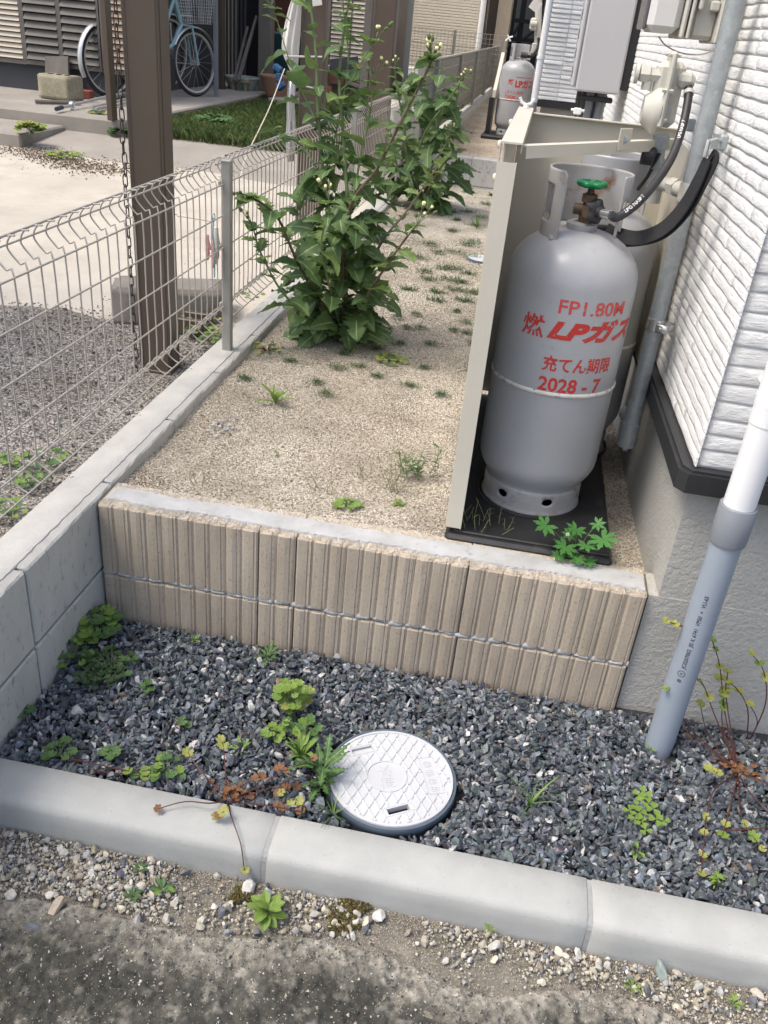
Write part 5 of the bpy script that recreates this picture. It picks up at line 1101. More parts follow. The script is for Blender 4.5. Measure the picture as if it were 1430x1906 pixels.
# bicycles
def bicycle(label, px, py, yaw, R_, frame, lean, kind):
    t = thing('bicycle', label, 'bicycle', (0, 0, 0)); wb = 1.08
    for i, x_0 in enumerate((0, wb)):
        mb = MB(); mb.lathe([(R_-.034, -.012), (R_-.018, -.018), (R_, 0), (R_-.018, .018), (R_-.034, .012)], (x_0, 0, R_), 40, 'Y'); w0 = obj('wheel', mb, m_rubber, t, True)
        mb = MB(); mb.lathe([(R_-.034, -.013), (R_-.05, -.010), (R_-.05, .010), (R_-.034, .013)], (x_0, 0, R_), 40, 'Y'); obj('rim', mb, m_silver, w0, True)
        mb = MB()
        for k in range(18): a = 2*PI*k/18; mb.tube([(x_0+.02*math.cos(a+.6), .02*(-1)**k, R_+.02*math.sin(a+.6)), (x_0+(R_-.045)*math.cos(a), 0, R_+(R_-.045)*math.sin(a))], .0016, 3, False)
        mb.tube([(x_0, -.05, R_), (x_0, .05, R_)], .02, 8); obj('spokes', mb, m_silver, w0)
        mb = MB(); a0, a1 = (50, 205) if i == 0 else (10, 150); n_ = 14; V = []; F = []
        for k in range(n_+1):
            a = math.radians(a0+(a1-a0)*k/n_)
            for (dr, dy) in ((.004, -.028), (.018, -.014), (.018, .014), (.004, .028)): V.append((x_0+(R_+dr)*math.cos(a), dy, R_+(R_+dr)*math.sin(a)))
        for k in range(n_):
            for j in range(3): F.append((k*4+j, k*4+j+1, (k+1)*4+j+1, (k+1)*4+j))
        mb.add(V, F); obj('mudguard', mb, m_silver, t, True)
    hx = wb-.22; bbk = (.45, 0, .27); seat = (.32, 0, .74); head0, head1 = (hx+.07, 0, .62), (hx, 0, .84)
    mb = MB(); mb.tube([(.40, 0, .5), bbk], .018, 8); mb.tube([seat, (.43, 0, .35)], .017, 8); mb.tube([head0, (.8, 0, .45), bbk], .02, 8); mb.tube([head1, (.7, 0, .56), (.42, 0, .38)], .017, 8); mb.tube([head0, head1], .02, 8)
    for s_ in (-1, 1): mb.tube([(0, s_*.055, R_), bbk], .01, 6); mb.tube([(0, s_*.055, R_), (.36, 0, .62)], .009, 6); mb.tube([(wb, s_*.05, R_), (wb-.05, s_*.04, .62), head0], .012, 6)
    obj('frame', mb, frame, t, True)
    mb = MB(); mb.tube(smooth_path([(hx-.16, -.27, .93), (hx-.04, -.25, .97), (hx+.03, -.08, .98), (hx, 0, .95), (hx+.03, .08, .98), (hx-.04, .25, .97), (hx-.16, .27, .93)], 4), .011, 7); mb.tube([head1, (hx, 0, .96)], .013, 7); mb.tube([(hx+.02, -.2, .965), (hx-.1, -.22, .90)], .006, 5); mb.tube([(hx+.02, .2, .965), (hx-.1, .22, .90)], .006, 5); obj('handlebar', mb, m_silver, t, True)
    mb = MB(); mb.tube([(hx-.22, -.275, .915), (hx-.12, -.262, .945)], .017, 8); mb.tube([(hx-.22, .275, .915), (hx-.12, .262, .945)], .017, 8); obj('grip', mb, m_rubber, t)
    mb = MB(); mb.tube(smooth_path([(.16, 0, .80), (.25, 0, .815), (.36, 0, .80), (.44, 0, .795)], 3), .05, 10, rs=[.05, .085, .1, .105, .1, .085, .06, .045, .035, .03]); obj('saddle', mb, m_rubber, t, True)
    mb = MB(); mb.prism([(-.06, .0), (.05, -.03), (.50, .02), (.52, .10), (.45, .14), (.0, .09)], -.004, .004); mb.v = [(x, -.065+z, .225+y+(.05 if x < .1 else 0)) for x, y, z in mb.v]; obj('chain_case', mb, m_silver, t)
    if kind == 'basket':
        mb = MB(); c0 = np.array([wb+.03, 0, .62])
        for k in range(9):
            z_ = .02+.028*k; e_ = .0012; w_ = .13+.03*k/8; l_ = .10+.03*k/8
            for A_, B_ in (((-l_, -w_), (l_, -w_)), ((l_, -w_), (l_, w_)), ((l_, w_), (-l_, w_)), ((-l_, w_), (-l_, -w_))): mb.tube([c0+np.array([A_[0], A_[1], z_]), c0+np.array([B_[0], B_[1], z_])], .002 if k < 8 else .006, 3, False)
        for k in range(10):
            for s_ in (-1, 1): u_ = -1+2*k/9; mb.tube([c0+np.array([u_*.10, s_*.13, .02]), c0+np.array([u_*.13, s_*.16, .245])], .002, 3, False); mb.tube([c0+np.array([s_*.10, u_*.13, .02]), c0+np.array([s_*.13, u_*.16, .245])], .002, 3, False)
        mb.tube([(hx+.06, 0, .7), (wb, 0, .70)], .008, 5); obj('basket', mb, m_silver, t)
    else:
        mb = MB(); mb.tube([(.30, -.05, .74), (-.2, -.06, .74), (-.2, .06, .74), (.30, .05, .74)], .006, 5); mb.tube([(-.1, -.06, .74), (0, -.06, R_)], .006, 5); mb.tube([(-.1, .06, .74), (0, .06, R_)], .006, 5); obj('carrier', mb, m_dgrey, t)
        mb = MB(); mb.lathe([(0, -.03), (.03, -.022), (.034, 0), (.02, .01)], (-.23, 0, .60), 12, 'X'); obj('reflector', mb, m_redp, t, True)
    mb = MB(); mb.tube([(.0, -.07, R_), (-.08, -.14, .02), (-.08, .14, .02), (0, .07, R_)], .008, 6); obj('stand', mb, m_silver, t)
    t.location = [float(v) for v in P(px, py, 2, SL)]; t.rotation_euler = (math.radians(lean), 0, yaw); return t
bicycle('silver city bicycle at the left with red reflector and chain case', 186, 174, math.radians(77), .345, m_silver, 4, 'carrier')
b2 = bicycle('light blue city bicycle with a wire front basket', 300, 172, math.radians(66), .30, m_teal, -3, 'basket')
q = P(366, 180, 2, SL); dx = 1.08*math.cos(math.radians(66)); dy = 1.08*math.sin(math.radians(66)); b2.location = (q[0]-dx, q[1]-dy, SL)
# pots and clutter
def pot(px, py, r0, r1, h, mt, label, name='plant_pot', cat='pot', z=SL):
    q = P(px, py, 2, z); mb = MB(); mb.lathe([(0, .005), (r0, 0), (r1, h*.9), (r1*1.06, h*.9), (r1*1.06, h), (r1*.94, h), (r0*.9, .02), (0, .02)], (q[0], q[1]+r0, z), 24); return tag(obj(name, mb, mt, auto=True), label, cat)
pot(510, 179, .13, .19, .20, m_terra, 'wide tan flowerpot standing below the white cloth')
pot(443, 167, .15, .20, .13, m_basin, 'pale green washing basin by the shed', 'basin', 'basin')
mb = MB(); q = P(448, 150, 1, 8.75); mb.box(q, (.22, .12, .05), bev=.01); mb.box(q+np.array([.07, 0, -.07]), (.03, .1, .1)); mb.box(q+np.array([-.07, 0, -.07]), (.03, .1, .1)); tag(obj('small_stool', mb, m_stone), 'small pale stool standing in the green basin', 'stool')
pot(618, 175, .12, .17, .16, m_dgrey, 'grey bowl-shaped pot in the pile behind the weeds', z=SL+.05); pot(640, 182, .09, .15, .15, m_stone, 'grey stone pot in the pile of pots', z=SL+.05); pot(662, 172, .10, .13, .10, m_terra, 'low terracotta planter in the pile of pots', z=SL+.08); pot(690, 168, .07, .09, .10, m_cloth, 'small pale pot at the right of the pile', z=SL+.1)
mb = MB(); mb.bb((xb_(560, 190), 8.2, .0), (xb_(722), yb-.05, SL-.0), .01); mb.bb((xb_(600), 8.6, SL+.002), (xb_(700), yb-.06, SL+.28), .01); tag(obj('ledge', mb, m_yardold), 'low concrete ledge with clutter under the louvre window', 'ledge')
for k, (px, py, w_, mt_, nm) in enumerate(((615, 133, .32, m_wood, 'weathered board lying on the pile under the louvre window'), (640, 118, .30, m_dgrey, 'dark grey crate on top of the pile'), (665, 140, .28, m_terra, 'reddish roof tile on the pile'), (655, 155, .3, m_wood, 'grey plank at the bottom of the pile'), (627, 146, .22, m_woodr, 'reddish brown box in the pile'), (605, 125, .1, m_cloth, 'small white packet on the pile'), (612, 172, .07, m_brick, 'red brick standing on end below the bowl'), (680, 128, .2, m_brick, 'flat red tile at the right of the pile'))):
    q = P(px, py, 1, 8.6-.02*k); mb = MB(); mb.box(q, (w_, .14, .035 if k not in (1, 4, 6) else .11), R=Matrix.Rotation(random.uniform(-.25, .25), 3, 'Y') @ Matrix.Rotation(random.uniform(-.4, .4), 3, 'Z'), bev=.004); tag(obj(nm.split()[2] if False else ('board', 'crate', 'roof_tile', 'plank', 'box', 'packet', 'brick', 'tile')[k], mb, mt_), nm, ('board', 'crate', 'tile', 'plank', 'box', 'packet', 'brick', 'tile')[k])
# long low ledge on the lawn
a, b = P(425, 186, 2, .1), P(560, 222, 2, .1); mb = MB(); mb.bb((a[0], min(a[1], b[1])-.5, .0), (P(600, 190, 2, .1)[0], 9.3, .15), .01); tag(obj('garden_edging', mb, m_yardold), 'low concrete edging between lawn and shed', 'edging')
# cloth bundle around the second pillar, rope, notice
xc = P(556, 100, 1, 3.33)[0]
V = []; F = []; rows = [(-20, 556, 560, .02), (0, 541, 562, .03), (30, 534, 561, .035), (60, 527, 560, .04), (90, 524, 557, .04), (108, 530, 556, .035), (125, 540, 554, .025), (150, 547, 553, .02)]
nr = 13
for (py, l_, r_, d_) in rows:
    for j in range(nr):
        u_ = j/(nr-1); p = P(l_+(r_-l_)*u_, py+random.uniform(-2, 2), 1, 3.33); p[1] -= d_*math.sin(u_*PI)+.012*math.sin(u_*17+py*.02); V.append(p)
for i in range(len(rows)-1):
    for j in range(nr-1): F.append((i*nr+j, (i+1)*nr+j, (i+1)*nr+j+1, i*nr+j+1))
mb = MB(); mb.add(V, F); cl = obj('tied_cloth', mb, m_cloth, None, True); sm = cl.modifiers.new('s', 'SOLIDIFY'); sm.thickness = .006; ss = cl.modifiers.new('u', 'SUBSURF'); ss.levels = 1; ss.render_levels = 1; tag(cl, 'white cloth bundle tied to the left side of the second brown pillar', 'cloth')
V = []; F = []
rows = [(150, 536, 552), (190, 534, 549), (225, 533, 551), (262, 531, 552), (300, 534, 547)]
for (py, l_, r_) in rows:
    for j in range(9): u_ = j/8; p = P(l_+(r_-l_)*u_, py, 1, 3.32); p[1] -= .02*math.sin(u_*PI)+.008*math.sin(u_*20+py); V.append(p)
for i in range(len(rows)-1):
    for j in range(8): F.append((i*9+j, (i+1)*9+j, (i+1)*9+j+1, i*9+j+1))
mb = MB(); mb.add(V, F); cl = obj('silver_tape', mb, m_silver, None, True); sm = cl.modifiers.new('s', 'SOLIDIFY'); sm.thickness = .004; tag(cl, 'crumpled silver tape hanging below the cloth on the pillar', 'tape')
mb = MB(); mb.tube(smooth_path([P(530, 128, 1, 3.3), P(500, 205, 1, 3.0), P(461, 286, 1, 2.2), P(448, 330, 1, 1.9)], 6), .0028, 5); tag(obj('rope', mb, m_rope), 'pale rope stretched from the cloth down to the mesh fence', 'rope')
mb = MB(); mb.tube([P(532, 105, 1, 3.28), P(600, 106, 1, 3.33)], .005, 6); mb.tube([P(556, 158, 1, 3.3), P(603, 168, 1, 3.33)], .004, 6); tag(obj('hanger_bar', mb, m_silver), 'thin metal bars fixed across the second brown pillar', 'bar')
mb = MB(); a = P(558, -6, 1, 3.32); mb.box(a, (.06, .002, .07), R=Matrix.Rotation(.5, 3, 'Y')); mb.box(P(590, 0, 1, 3.32), (.05, .002, .05), R=Matrix.Rotation(-.2, 3, 'Y')); tag(obj('paper_notice', mb, m_cloth), 'white paper stuck on the second brown pillar', 'paper')
mb = MB()
for k in range(3): mb.box(P(517+3*k, 128+16*k, 1, 7.2), (.10, .05, .07), R=Matrix.Rotation(.5+k, 3, 'Y'), bev=.02)
tag(obj('blue_bag', mb, m_blue), 'crumpled blue bag beside the tan flowerpot', 'bag')
bpy.data.objects['blue_bag'].name = 'plastic_bag'
# cream house behind with dark base wall, columns
yc = 14.0; xcx = lambda px, py=60: P(px, py, 1, yc)[0]; zc_ = lambda px, py: P(px, py, 1, yc)[2]
ch_ = thing('house', 'large cream sided house behind the far mesh fence', 'house', (-1, yc, .2))
mb = MB(); mb.bb((xcx(600), yc, zc_(800, 128)), (xcx(896), 17, 5)); obj('wall', mb, m_creamw, ch_)
mb = MB(); mb.bb((xcx(600), yc-.05, zc_(800, 128)-.17), (xcx(880, 100), yc-.006, zc_(800, 128)-.004), .01); obj('base_band', mb, m_white, ch_)
sm = MB(); z_ = zc_(800, 128)
while z_ < 2.2: sm.bb((xcx(600), yc-.012-.004*random.random(), z_), (xcx(894), yc-.002, z_+.032)); z_ += .04
obj('siding_strip', sm, m_creamw, ch_)
mb = MB(); q = P(895, 50, 1, yc-.1); mb.tube([(q[0], yc-.1, .2), (q[0], yc-.1, 5)], .045, 12); obj('downspout', mb, m_white, ch_)
mb = MB(); mb.bb((xcx(903), yc+.2, .0), (xcx(920), yc+.6, 5)); mb.bb((xcx(600), yc+.02, -.2), (xcx(900), yc+.1, zc_(800, 128)-.18)); obj('dark_column', mb, m_brown, ch_)
mb = MB(); mb.bb((xcx(920)+.01, yc+.0, .0), (xcx(946), yc+.5, 5)); obj('tan_column', mb, mat('tan_wall', (.34, .29, .23), (.3, .26, .2), 10, .85), ch_)
bs_ = thing('shed', 'grey shed with dark steel frame seen beyond the far cylinder', 'shed', (.5, 18, .2))
mb = MB(); a = P(940, 60, 1, 18); b = P(1060, 60, 1, 18); mb.bb((a[0]-.3, 18, -.2), (b[0]+2, 18.2, 5)); obj('back_sheet', mb, mat('grey_sheet', (.16, .16, .155), (.13, .13, .13), 3, .7, stretch=(30, 1, 1)), bs_)
mb = MB(); mb.bb((a[0]-.2, 17.9, -.2), (b[0]+2, 17.98, P(960, 95, 1, 18)[2])); obj('lower_sheet', mb, mat('blue_grey_sheet', (.36, .39, .41), None, 3, .6), bs_)
mb = MB()
for px in (950, 968, 1000): q = P(px, 60, 1, 17.7); mb.bb((q[0]-.05, 17.7, 0), (q[0]+.05, 17.8, 5))
for py in (38, 73): q = P(960, py, 1, 17.7); mb.bb((q[0]-.6, 17.68, q[2]-.035), (q[0]+2, 17.78, q[2]+.035))
mb.tube([P(945, 80, 1, 17.7), P(968, 45, 1, 17.7)], .03, 6); mb.tube([P(972, 75, 1, 17.7), P(1000, 52, 1, 17.7)], .03, 6); obj('steel_frame', mb, m_void, bs_)
# far tall mesh fence
ff = thing('mesh_fence', 'tall distant mesh fence in front of the cream house', 'fence', (-.8, 12, .2))
yf = 12.6; zt0 = P(735, 46, 1, yf)[2]; fx0, fx1 = P(722, 80, 1, yf)[0], P(945, 90, 1, yf)[0]; zb0 = zt0-.62
vm = MB().tube([(0, 0, zb0), (0, 0, zt0)], .0035, 4, False); vme = mesh_of('vertical_wire', vm.v, vm.f, m_fence)
k = 0; x9 = fx0
while x9 < fx1: inst('vertical_wire', vme, ff, (x9, yf, 0)); x9 += .055
for i in range(11): z_ = zb0+(zt0-zb0)*i/10; mb = MB().tube([(fx0, yf, z_), (fx1, yf, z_)], .004, 4, False); obj('horizontal_wire', mb, m_fence, ff)
for px in (750, 757+88, 935): q = P(px, 80, 1, yf)[0]; mb = MB(); mb.bb((q-.02, yf, 0), (q+.02, yf+.04, zt0+.01)); obj('post', mb, m_post, ff)
mb = MB(); q = P(757, 100, 1, 10)[0]; mb.bb((q-.03, 10, .0), (q+.03, 10.06, 2.6)); tag(obj('pole', mb, m_post), 'grey pole standing between the third pillar and the cream house', 'pole')
mb = MB(); mb.bb((P(722, 120, 1, 12.2)[0], 12.2, -.1), (P(838, 120, 1, 12.2)[0]+.4, 12.3, P(800, 145, 1, 12.2)[2]), .01); tag(obj('dark_wall', mb, m_dgrey), 'low dark wall under the distant mesh fence', 'wall')
# plastic sack behind the louvre fence
lump('sack', 'white plastic sack standing behind the louvre fence posts', 'sack', (-.30, 6.4, .26), (.26, .22, .36), m_cloth, .4, 12, .16)
# unseen slab added over the neighbouring yard, sized to shade its gravel
mb = MB(); mb.bb((-7.5, -.2, 2.42), (-1.95, 1.05, 2.50)); tag(obj('yard_shade_slab', mb, m_brown), 'unseen flat brown slab added to shade the near end of the yard', 'shade slab')

# ------------------------------------------------------------------ plants
def leaf_strip(name, L, wfun, mt, rows=14, fold=.25, droop=.35, wave=.04, seed=0, vein=True, mats=None):
    r = random.Random(seed); V = []; F = []; mi = []
    for i in range(rows+1):
        t = i/rows; w_ = wfun(t, r)*L; z0_ = -droop*L*t*t+.12*L*t
        for u in (-1, -.5, -.06, .06, .5, 1): V.append((L*t, u*w_, z0_+abs(u)*w_*fold+(wave*L*math.sin(9*t+u*2.5+seed)*abs(u))+r.uniform(-.004, .004)*L*abs(u)))
    for i in range(rows):
        for j in range(5):
            F.append((i*6+j, (i+1)*6+j, (i+1)*6+j+1, i*6+j+1)); mi.append(1 if j == 2 and vein else 0)
    return mesh_of(name, V, F, [mt, m_vein], True, None, mi)
def w_sow(t, r):
    env = .31*math.sin(PI*min(1, t**.75*.98+.02))**.8+.015
    saw = 1-((t*5.5) % 1); lobe = .48+.78*saw
    if t < .10: return .13+.10*(1-t/.1)
    return env*lobe if t < .72 else env*1.25*(.92+.12*((t*22) % 1))
def w_sow2(t, r): return (.36*math.sin(PI*min(1, t**.62*.98+.02))**.9+.01)*(.86+.22*(1-((t*9) % 1)))+(.10*(1-t/.1) if t < .1 else 0)
def w_oval(t, r): return .24*math.sin(PI*min(1, t**1.25*.97+.03))**.8+.006
def w_narrow(t, r): return .095*math.sin(PI*min(1, t*.97+.03))**.7
def w_blade(t, r): return .035*(1-t)**.6+.002
def w_fine(t, r): return (.17*math.sin(PI*min(1, t*.97+.03))**.7)*(.35+.75*(1-((t*6.5) % 1)))
def leaf_palm(name, R_, lobes, teeth, depth, mt, seed=0, arc=320, cup=.12, tdepth=.12):
    V = [(0, 0, 0)]; F = []; n_ = lobes*12; a0 = -math.radians(arc)/2; r = random.Random(seed)
    for k, f_ in enumerate((.45, 1)):
        for i in range(n_+1):
            u = i/n_; a = a0+math.radians(arc)*u; ph = (u*lobes) % 1; lb = 1-depth*abs(2*ph-1)**1.6; tt = 1+tdepth*abs(math.sin(PI*ph*teeth*1.0))-tdepth*.5
            rr2 = R_*f_*(lb*tt if f_ == 1 else (1-depth*.35*abs(2*ph-1)))*(1-.15*abs(a)/PI)
            V.append((rr2*math.cos(a), rr2*math.sin(a), cup*R_*f_*f_*(1-2*abs(2*ph-1)**2*.35)+r.uniform(-.03, .03)*R_*f_*.5))
    for i in range(n_): F.append((0, 1+i, 2+i)); F.append((1+i, n_+2+i, n_+3+i, 2+i))
    return mesh_of(name, V, F, mt, True)
def leaf_clover(name, R_, mt):
    V = []; F = []
    for k in range(3):
        a = 2*PI*k/3; o = len(V); V.append((0, 0, 0))
        pts = [(.25, .18), (.6, .48), (.95, .52), (1.12, .32), (.98, .0), (1.12, -.32), (.95, -.52), (.6, -.48), (.25, -.18)]
        V.append((.55*R_*math.cos(a), .55*R_*math.sin(a), -.04*R_))
        for (x, y) in pts: x *= R_; y *= R_; V.append((x*math.cos(a)-y*math.sin(a), x*math.sin(a)+y*math.cos(a), .16*abs(y)+.03*x))
        for i in range(len(pts)-1): F.append((o+1, o+2+i, o+3+i))
        F += [(o, o+2, o+1), (o, o+1, o+1+len(pts))]
    return mesh_of(name, V, F, mt, True)
def orient(d, up):
    x = Vector(map(float, d)).normalized(); u = Vector(map(float, up)); y = u.cross(x)
    if y.length < 1e-4: y = Vector((0, 1, 0)).cross(x)
    y.normalize(); z = x.cross(y); m3 = Matrix((x, y, z)).transposed(); return m3.to_euler()
def leaf(me, parent, loc, d, up=(0, 0, 1), sc_=1, name='leaf'): return inst(name, me, parent, loc, orient(d, up), sc_)
SOW = [leaf_strip('leaf', .13, w_sow, m_sow, 22, .22, .45, .05, k) for k in range(3)]+[leaf_strip('leaf', .11, w_sow2, m_sow, 20, .3, .4, .05, k+5) for k in range(3)]+[leaf_strip('leaf', .11, w_sow, m_sow2, 22, .3, .3, .05, k+9) for k in range(2)]+[leaf_strip('leaf', .10, w_sow2, m_sow2, 20, .35, .3, .05, 17)]
budm = MB(); budm.lathe([(0, 0), (.0042, .001), (.0062, .006), (.0052, .012), (.003, .017), (0, .018)], (0, 0, 0), 8); BUD = mesh_of('bud', budm.v, budm.f, m_bud, True)
flm = MB(); flm.lathe([(0, 0), (.0045, .001), (.0058, .006), (.0048, .012)], (0, 0, 0), 8); flm.cur = 1; flm.lathe([(.0045, .012), (.0062, .019), (.004, .022), (0, .019)], (0, 0, 0), 8); FLO = mesh_of('flower', flm.v, flm.f, [m_bud, m_yel], True, None, flm.mi)
def thistle(label, base, stems, nleaf, bush, hue=0, seed=1, lsc=1.0):
    r = random.Random(seed); t = thing('sow_thistle', label, 'weed', base, 'tall sow thistle weeds')
    for (pts, rad, dark, buds) in stems:
        path = smooth_path(pts, 6); n_ = len(path); mb = MB(); mb.tube(path, rad, 7, rs=[rad*(1-.55*i/(n_-1)) for i in range(n_)]); obj('stem', mb, m_stemd if dark else m_stem, t, True)
        ln = sum(np.linalg.norm(path[i+1]-path[i]) for i in range(n_-1)); k = max(3, int(ln/.055*nleaf))
        for j in range(k):
            u = (j+.6)/k; i = min(n_-2, int(u*(n_-1))); p = path[i]; tg = path[i+1]-path[i]; tg /= np.linalg.norm(tg)
            a = j*2.4+r.uniform(-.4, .4); side = np.array([math.cos(a), math.sin(a), 0]); d = side*1.0+tg*r.uniform(.2, .9)
            if u > .45 and r.random() < .12: continue
            d = d+np.array([0, 0, r.uniform(-.7, .25)]); leaf(r.choice(SOW[:6] if u < .35 else SOW[3:]), t, p, d, (r.uniform(-.4, .4), r.uniform(-.4, .4), 1) if abs(d[2]) < .9 else side, lsc*r.uniform(.55, 1.2)*(1.12-.48*u))
        if buds:
            tip = path[-1]; td = path[-1]-path[-3]; td /= np.linalg.norm(td)
            for j in range(4): a = j*1.57; leaf(SOW[8], t, tip-td*.012, np.array([math.cos(a), math.sin(a), .3]), (0, 0, 1), lsc*r.uniform(.3, .5))
            mb = MB(); ends = []
            for j in range(buds):
                d = td*r.uniform(.5, 1.0)+np.array([r.uniform(-1, 1), r.uniform(-1, 1), r.uniform(-.1, .5)])*.55; d /= np.linalg.norm(d); e_ = tip+d*r.uniform(.02, .065)*(1 if lsc > .9 else .9); ends.append((e_, d)); mb.tube([tip, (tip+e_)/2+np.array([0, 0, .003]), e_], .0013, 4)
            obj('flower_stalk', mb, m_stem, t)
            for j, (e_, d) in enumerate(ends): inst('flower' if j % 2 == 0 else 'bud', FLO if j % 2 == 0 else BUD, t, e_, Vector(d).to_track_quat('Z', 'Y').to_euler(), r.uniform(.8, 1.15))
    for (c, rad3, n_) in bush:
        for j in range(n_):
            v = np.array([r.gauss(0, 1), r.gauss(0, 1), r.gauss(0, 1)]); v /= np.linalg.norm(v); q = r.uniform(.15, .85)**.6; p = np.array(c)+v*np.array(rad3)*q
            if p[2] < .0: p[2] = abs(p[2])*.5+.005
            d = np.array([v[0], v[1], v[2]*.35+r.uniform(-.35, .25)])+np.array([r.uniform(-.4, .4) for _ in range(3)]); leaf(r.choice(SOW[:6] if r.random() < .6 else SOW), t, p, d, (r.uniform(-.6, .6), r.uniform(-.8, .2), 1), lsc*r.uniform(.5, 1.2))
    return t
b0 = P(640, 632, 2, GZ); A = lambda px, py, y: P(px, py, 1, y)
thistle('tall sow thistle with many toothed leaves rising against the mesh fence', b0, [
    ([b0, A(622, 500, 1.42), A(603, 330, 1.42), A(592, 200, 1.42), A(588, 90, 1.43), A(574, -15, 1.45)], .0085, False, 6),
    ([b0, A(648, 430, 1.36), A(640, 260, 1.38), A(632, 150, 1.4), A(640, 60, 1.4), A(652, -10, 1.4)], .0075, False, 6),
    ([b0, A(646, 410, 1.30), A(704, 311, 1.30), A(742, 235, 1.32), A(796, 130, 1.34), A(804, 108, 1.34)], .0075, True, 9),
    ([A(632, 170, 1.4), A(657, 147, 1.38), A(675, 112, 1.36), A(700, 72, 1.36)], .004, False, 4),
    ([A(648, 420, 1.34), A(672, 290, 1.36), A(690, 205, 1.38), A(694, 150, 1.38)], .0045, False, 5),
    ([b0, A(560, 500, 1.26), A(520, 410, 1.22), A(478, 372, 1.2), A(456, 366, 1.2)], .006, True, 5),
    ([b0, A(540, 560, 1.22), A(490, 480, 1.18), A(470, 420, 1.16)], .005, False, 3),
    ([b0, A(690, 540, 1.28), A(740, 465, 1.26), A(776, 418, 1.26)], .006, True, 5),
    ([b0, A(700, 470, 1.5), A(760, 390, 1.8), A(816, 308, 2.0)], .006, True, 0),
    ([A(600, 330, 1.42), A(560, 270, 1.46), A(520, 250, 1.48), A(505, 240, 1.5)], .004, False, 0),
    ([A(595, 240, 1.42), A(545, 130, 1.5), A(520, 50, 1.55), A(505, 12, 1.58)], .003, False, 4),
    ([A(603, 330, 1.42), A(625, 250, 1.44), A(648, 120, 1.46), A(640, 20, 1.48)], .004, False, 4),
    ([b0, A(600, 470, 1.2), A(612, 400, 1.18), A(612, 372, 1.18)], .005, False, 5)],
    1.35, [((b0[0]-.02, b0[1]-.02, .17), (.20, .17, .18), 112), ((b0[0]-.04, b0[1]-.05, .38), (.19, .15, .15), 58), ((b0[0]-.02, b0[1]-.03, .58), (.17, .12, .12), 26), ((b0[0]+.0, b0[1]+.0, .06), (.17, .14, .07), 30)], 0, 4, .92)
b1 = P(785, 385, 2, GZ)
thistle('second sow thistle further back where the low wall ends', b1, [
    ([b1, A(775, 320, 4.2), A(790, 250, 4.1), A(832, 190, 4.0), A(863, 145, 3.9)], .010, False, 7),
    ([b1, A(760, 300, 4.2), A(752, 230, 4.2), A(740, 170, 4.2), A(735, 125, 4.2)], .009, False, 5),
    ([b1, A(800, 320, 4.1), A(830, 270, 4.0), A(838, 250, 4.0)], .009, False, 6),
    ([b1, A(750, 340, 4.2), A(735, 290, 4.2), A(728, 250, 4.2)], .008, False, 4),
    ([b1, A(800, 350, 4.0), A(822, 310, 3.9), A(842, 290, 3.9)], .008, True, 0)],
    .9, [((b1[0], b1[1], .22), (.27, .24, .24), 46), ((b1[0]+.0, b1[1]-.02, .05), (.27, .2, .09), 16), ((b1[0]+.02, b1[1]-.12, .48), (.24, .16, .18), 34), ((b1[0]+.04, b1[1]-.18, .70), (.16, .12, .14), 16)], 0, 8, 1.25)
# generic small plants
PALM = {k: [leaf_palm('leaf', 1, 6, 2, .22, k, s_, 335, .2) for s_ in range(2)] for k in (m_ylw, m_lime, m_mid, m_dk, m_org)}
SCAL = {k: [leaf_palm('leaf', 1, 7, 1, .14, k, s_, 335, .2, 0) for s_ in range(2)] for k in (m_ylw, m_lime, m_mid, m_dk)}
GER = [leaf_palm('leaf', 1, 7, 3, .60, m_ger, s_, 325, .06, .22) for s_ in range(3)]
def weed(name, label, base, leaves, stems=None, stem_mat=m_stem, cat='weed', group=None):
    """leaves: list of (mesh, point, dir, up, scale); few large ones are parts, tiny ones are joined"""
    t = thing(name, label, cat, base, group)
    if stems:
        mb = MB()
        for (pts, rad) in stems: pth = smooth_path(pts, 4) if len(pts) > 2 else pts; mb.tube(pth, rad, 5, rs=[rad*(1-.4*i/(len(pth)-1)) for i in range(len(pth))])
        obj('stem', mb, stem_mat, t, True)
    big = [l for l in leaves if l[5]]; sm_ = [l for l in leaves if not l[5]]
    for (me, p, d, up, s_, _) in big: leaf(me, t, p, d, up, s_)
    if sm_:
        mb = MB(); mats_ = []
        for (me, p, d, up, s_, _) in sm_:
            R_ = orient(d, up).to_matrix()
            if me.materials[0] not in mats_: mats_.append(me.materials[0])
            mb.cur = mats_.index(me.materials[0]); mb.add([R_ @ (v.co*s_)+Vector(map(float, p)) for v in me.vertices], [tuple(q.vertices) for q in me.polygons])
        stuff(obj('foliage', mb, mats_, t, True))
    return t
def gz(p): return np.array(p, float)
def palm_plant(label, px, py, z0, n_, spread, h, ms, Rl, big=True, stem_mat=m_stem, seed=0, name='weed', flat=.3, lean=(0, 0), rad=.0011):
    r = random.Random(seed); b = P(px, py, 2, z0); L_ = []; S_ = []
    for j in range(n_):
        a = 2*PI*j/n_+r.uniform(-.4, .4); rr2 = spread*math.sqrt(r.uniform(.08, 1)); hh = h*r.uniform(.45, 1)*(1-.4*rr2/spread)
        tip = b+np.array([rr2*math.cos(a)+lean[0]*hh, rr2*math.sin(a)+lean[1]*hh, hh]); S_.append(([b, b+(tip-b)*.5+np.array([0, 0, hh*.22]), tip], rad))
        out = np.array([math.cos(a), math.sin(a), -.1]); up = np.array([math.cos(a)*flat+r.uniform(-.25, .25), math.sin(a)*flat-.25+r.uniform(-.25, .25), 1])
        me = r.choice(r.choice(ms)); L_.append((me, tip, out, up, Rl*r.uniform(.7, 1.2), big))
    return weed(name, label, b, L_, S_, stem_mat)
LS = DZ+.008
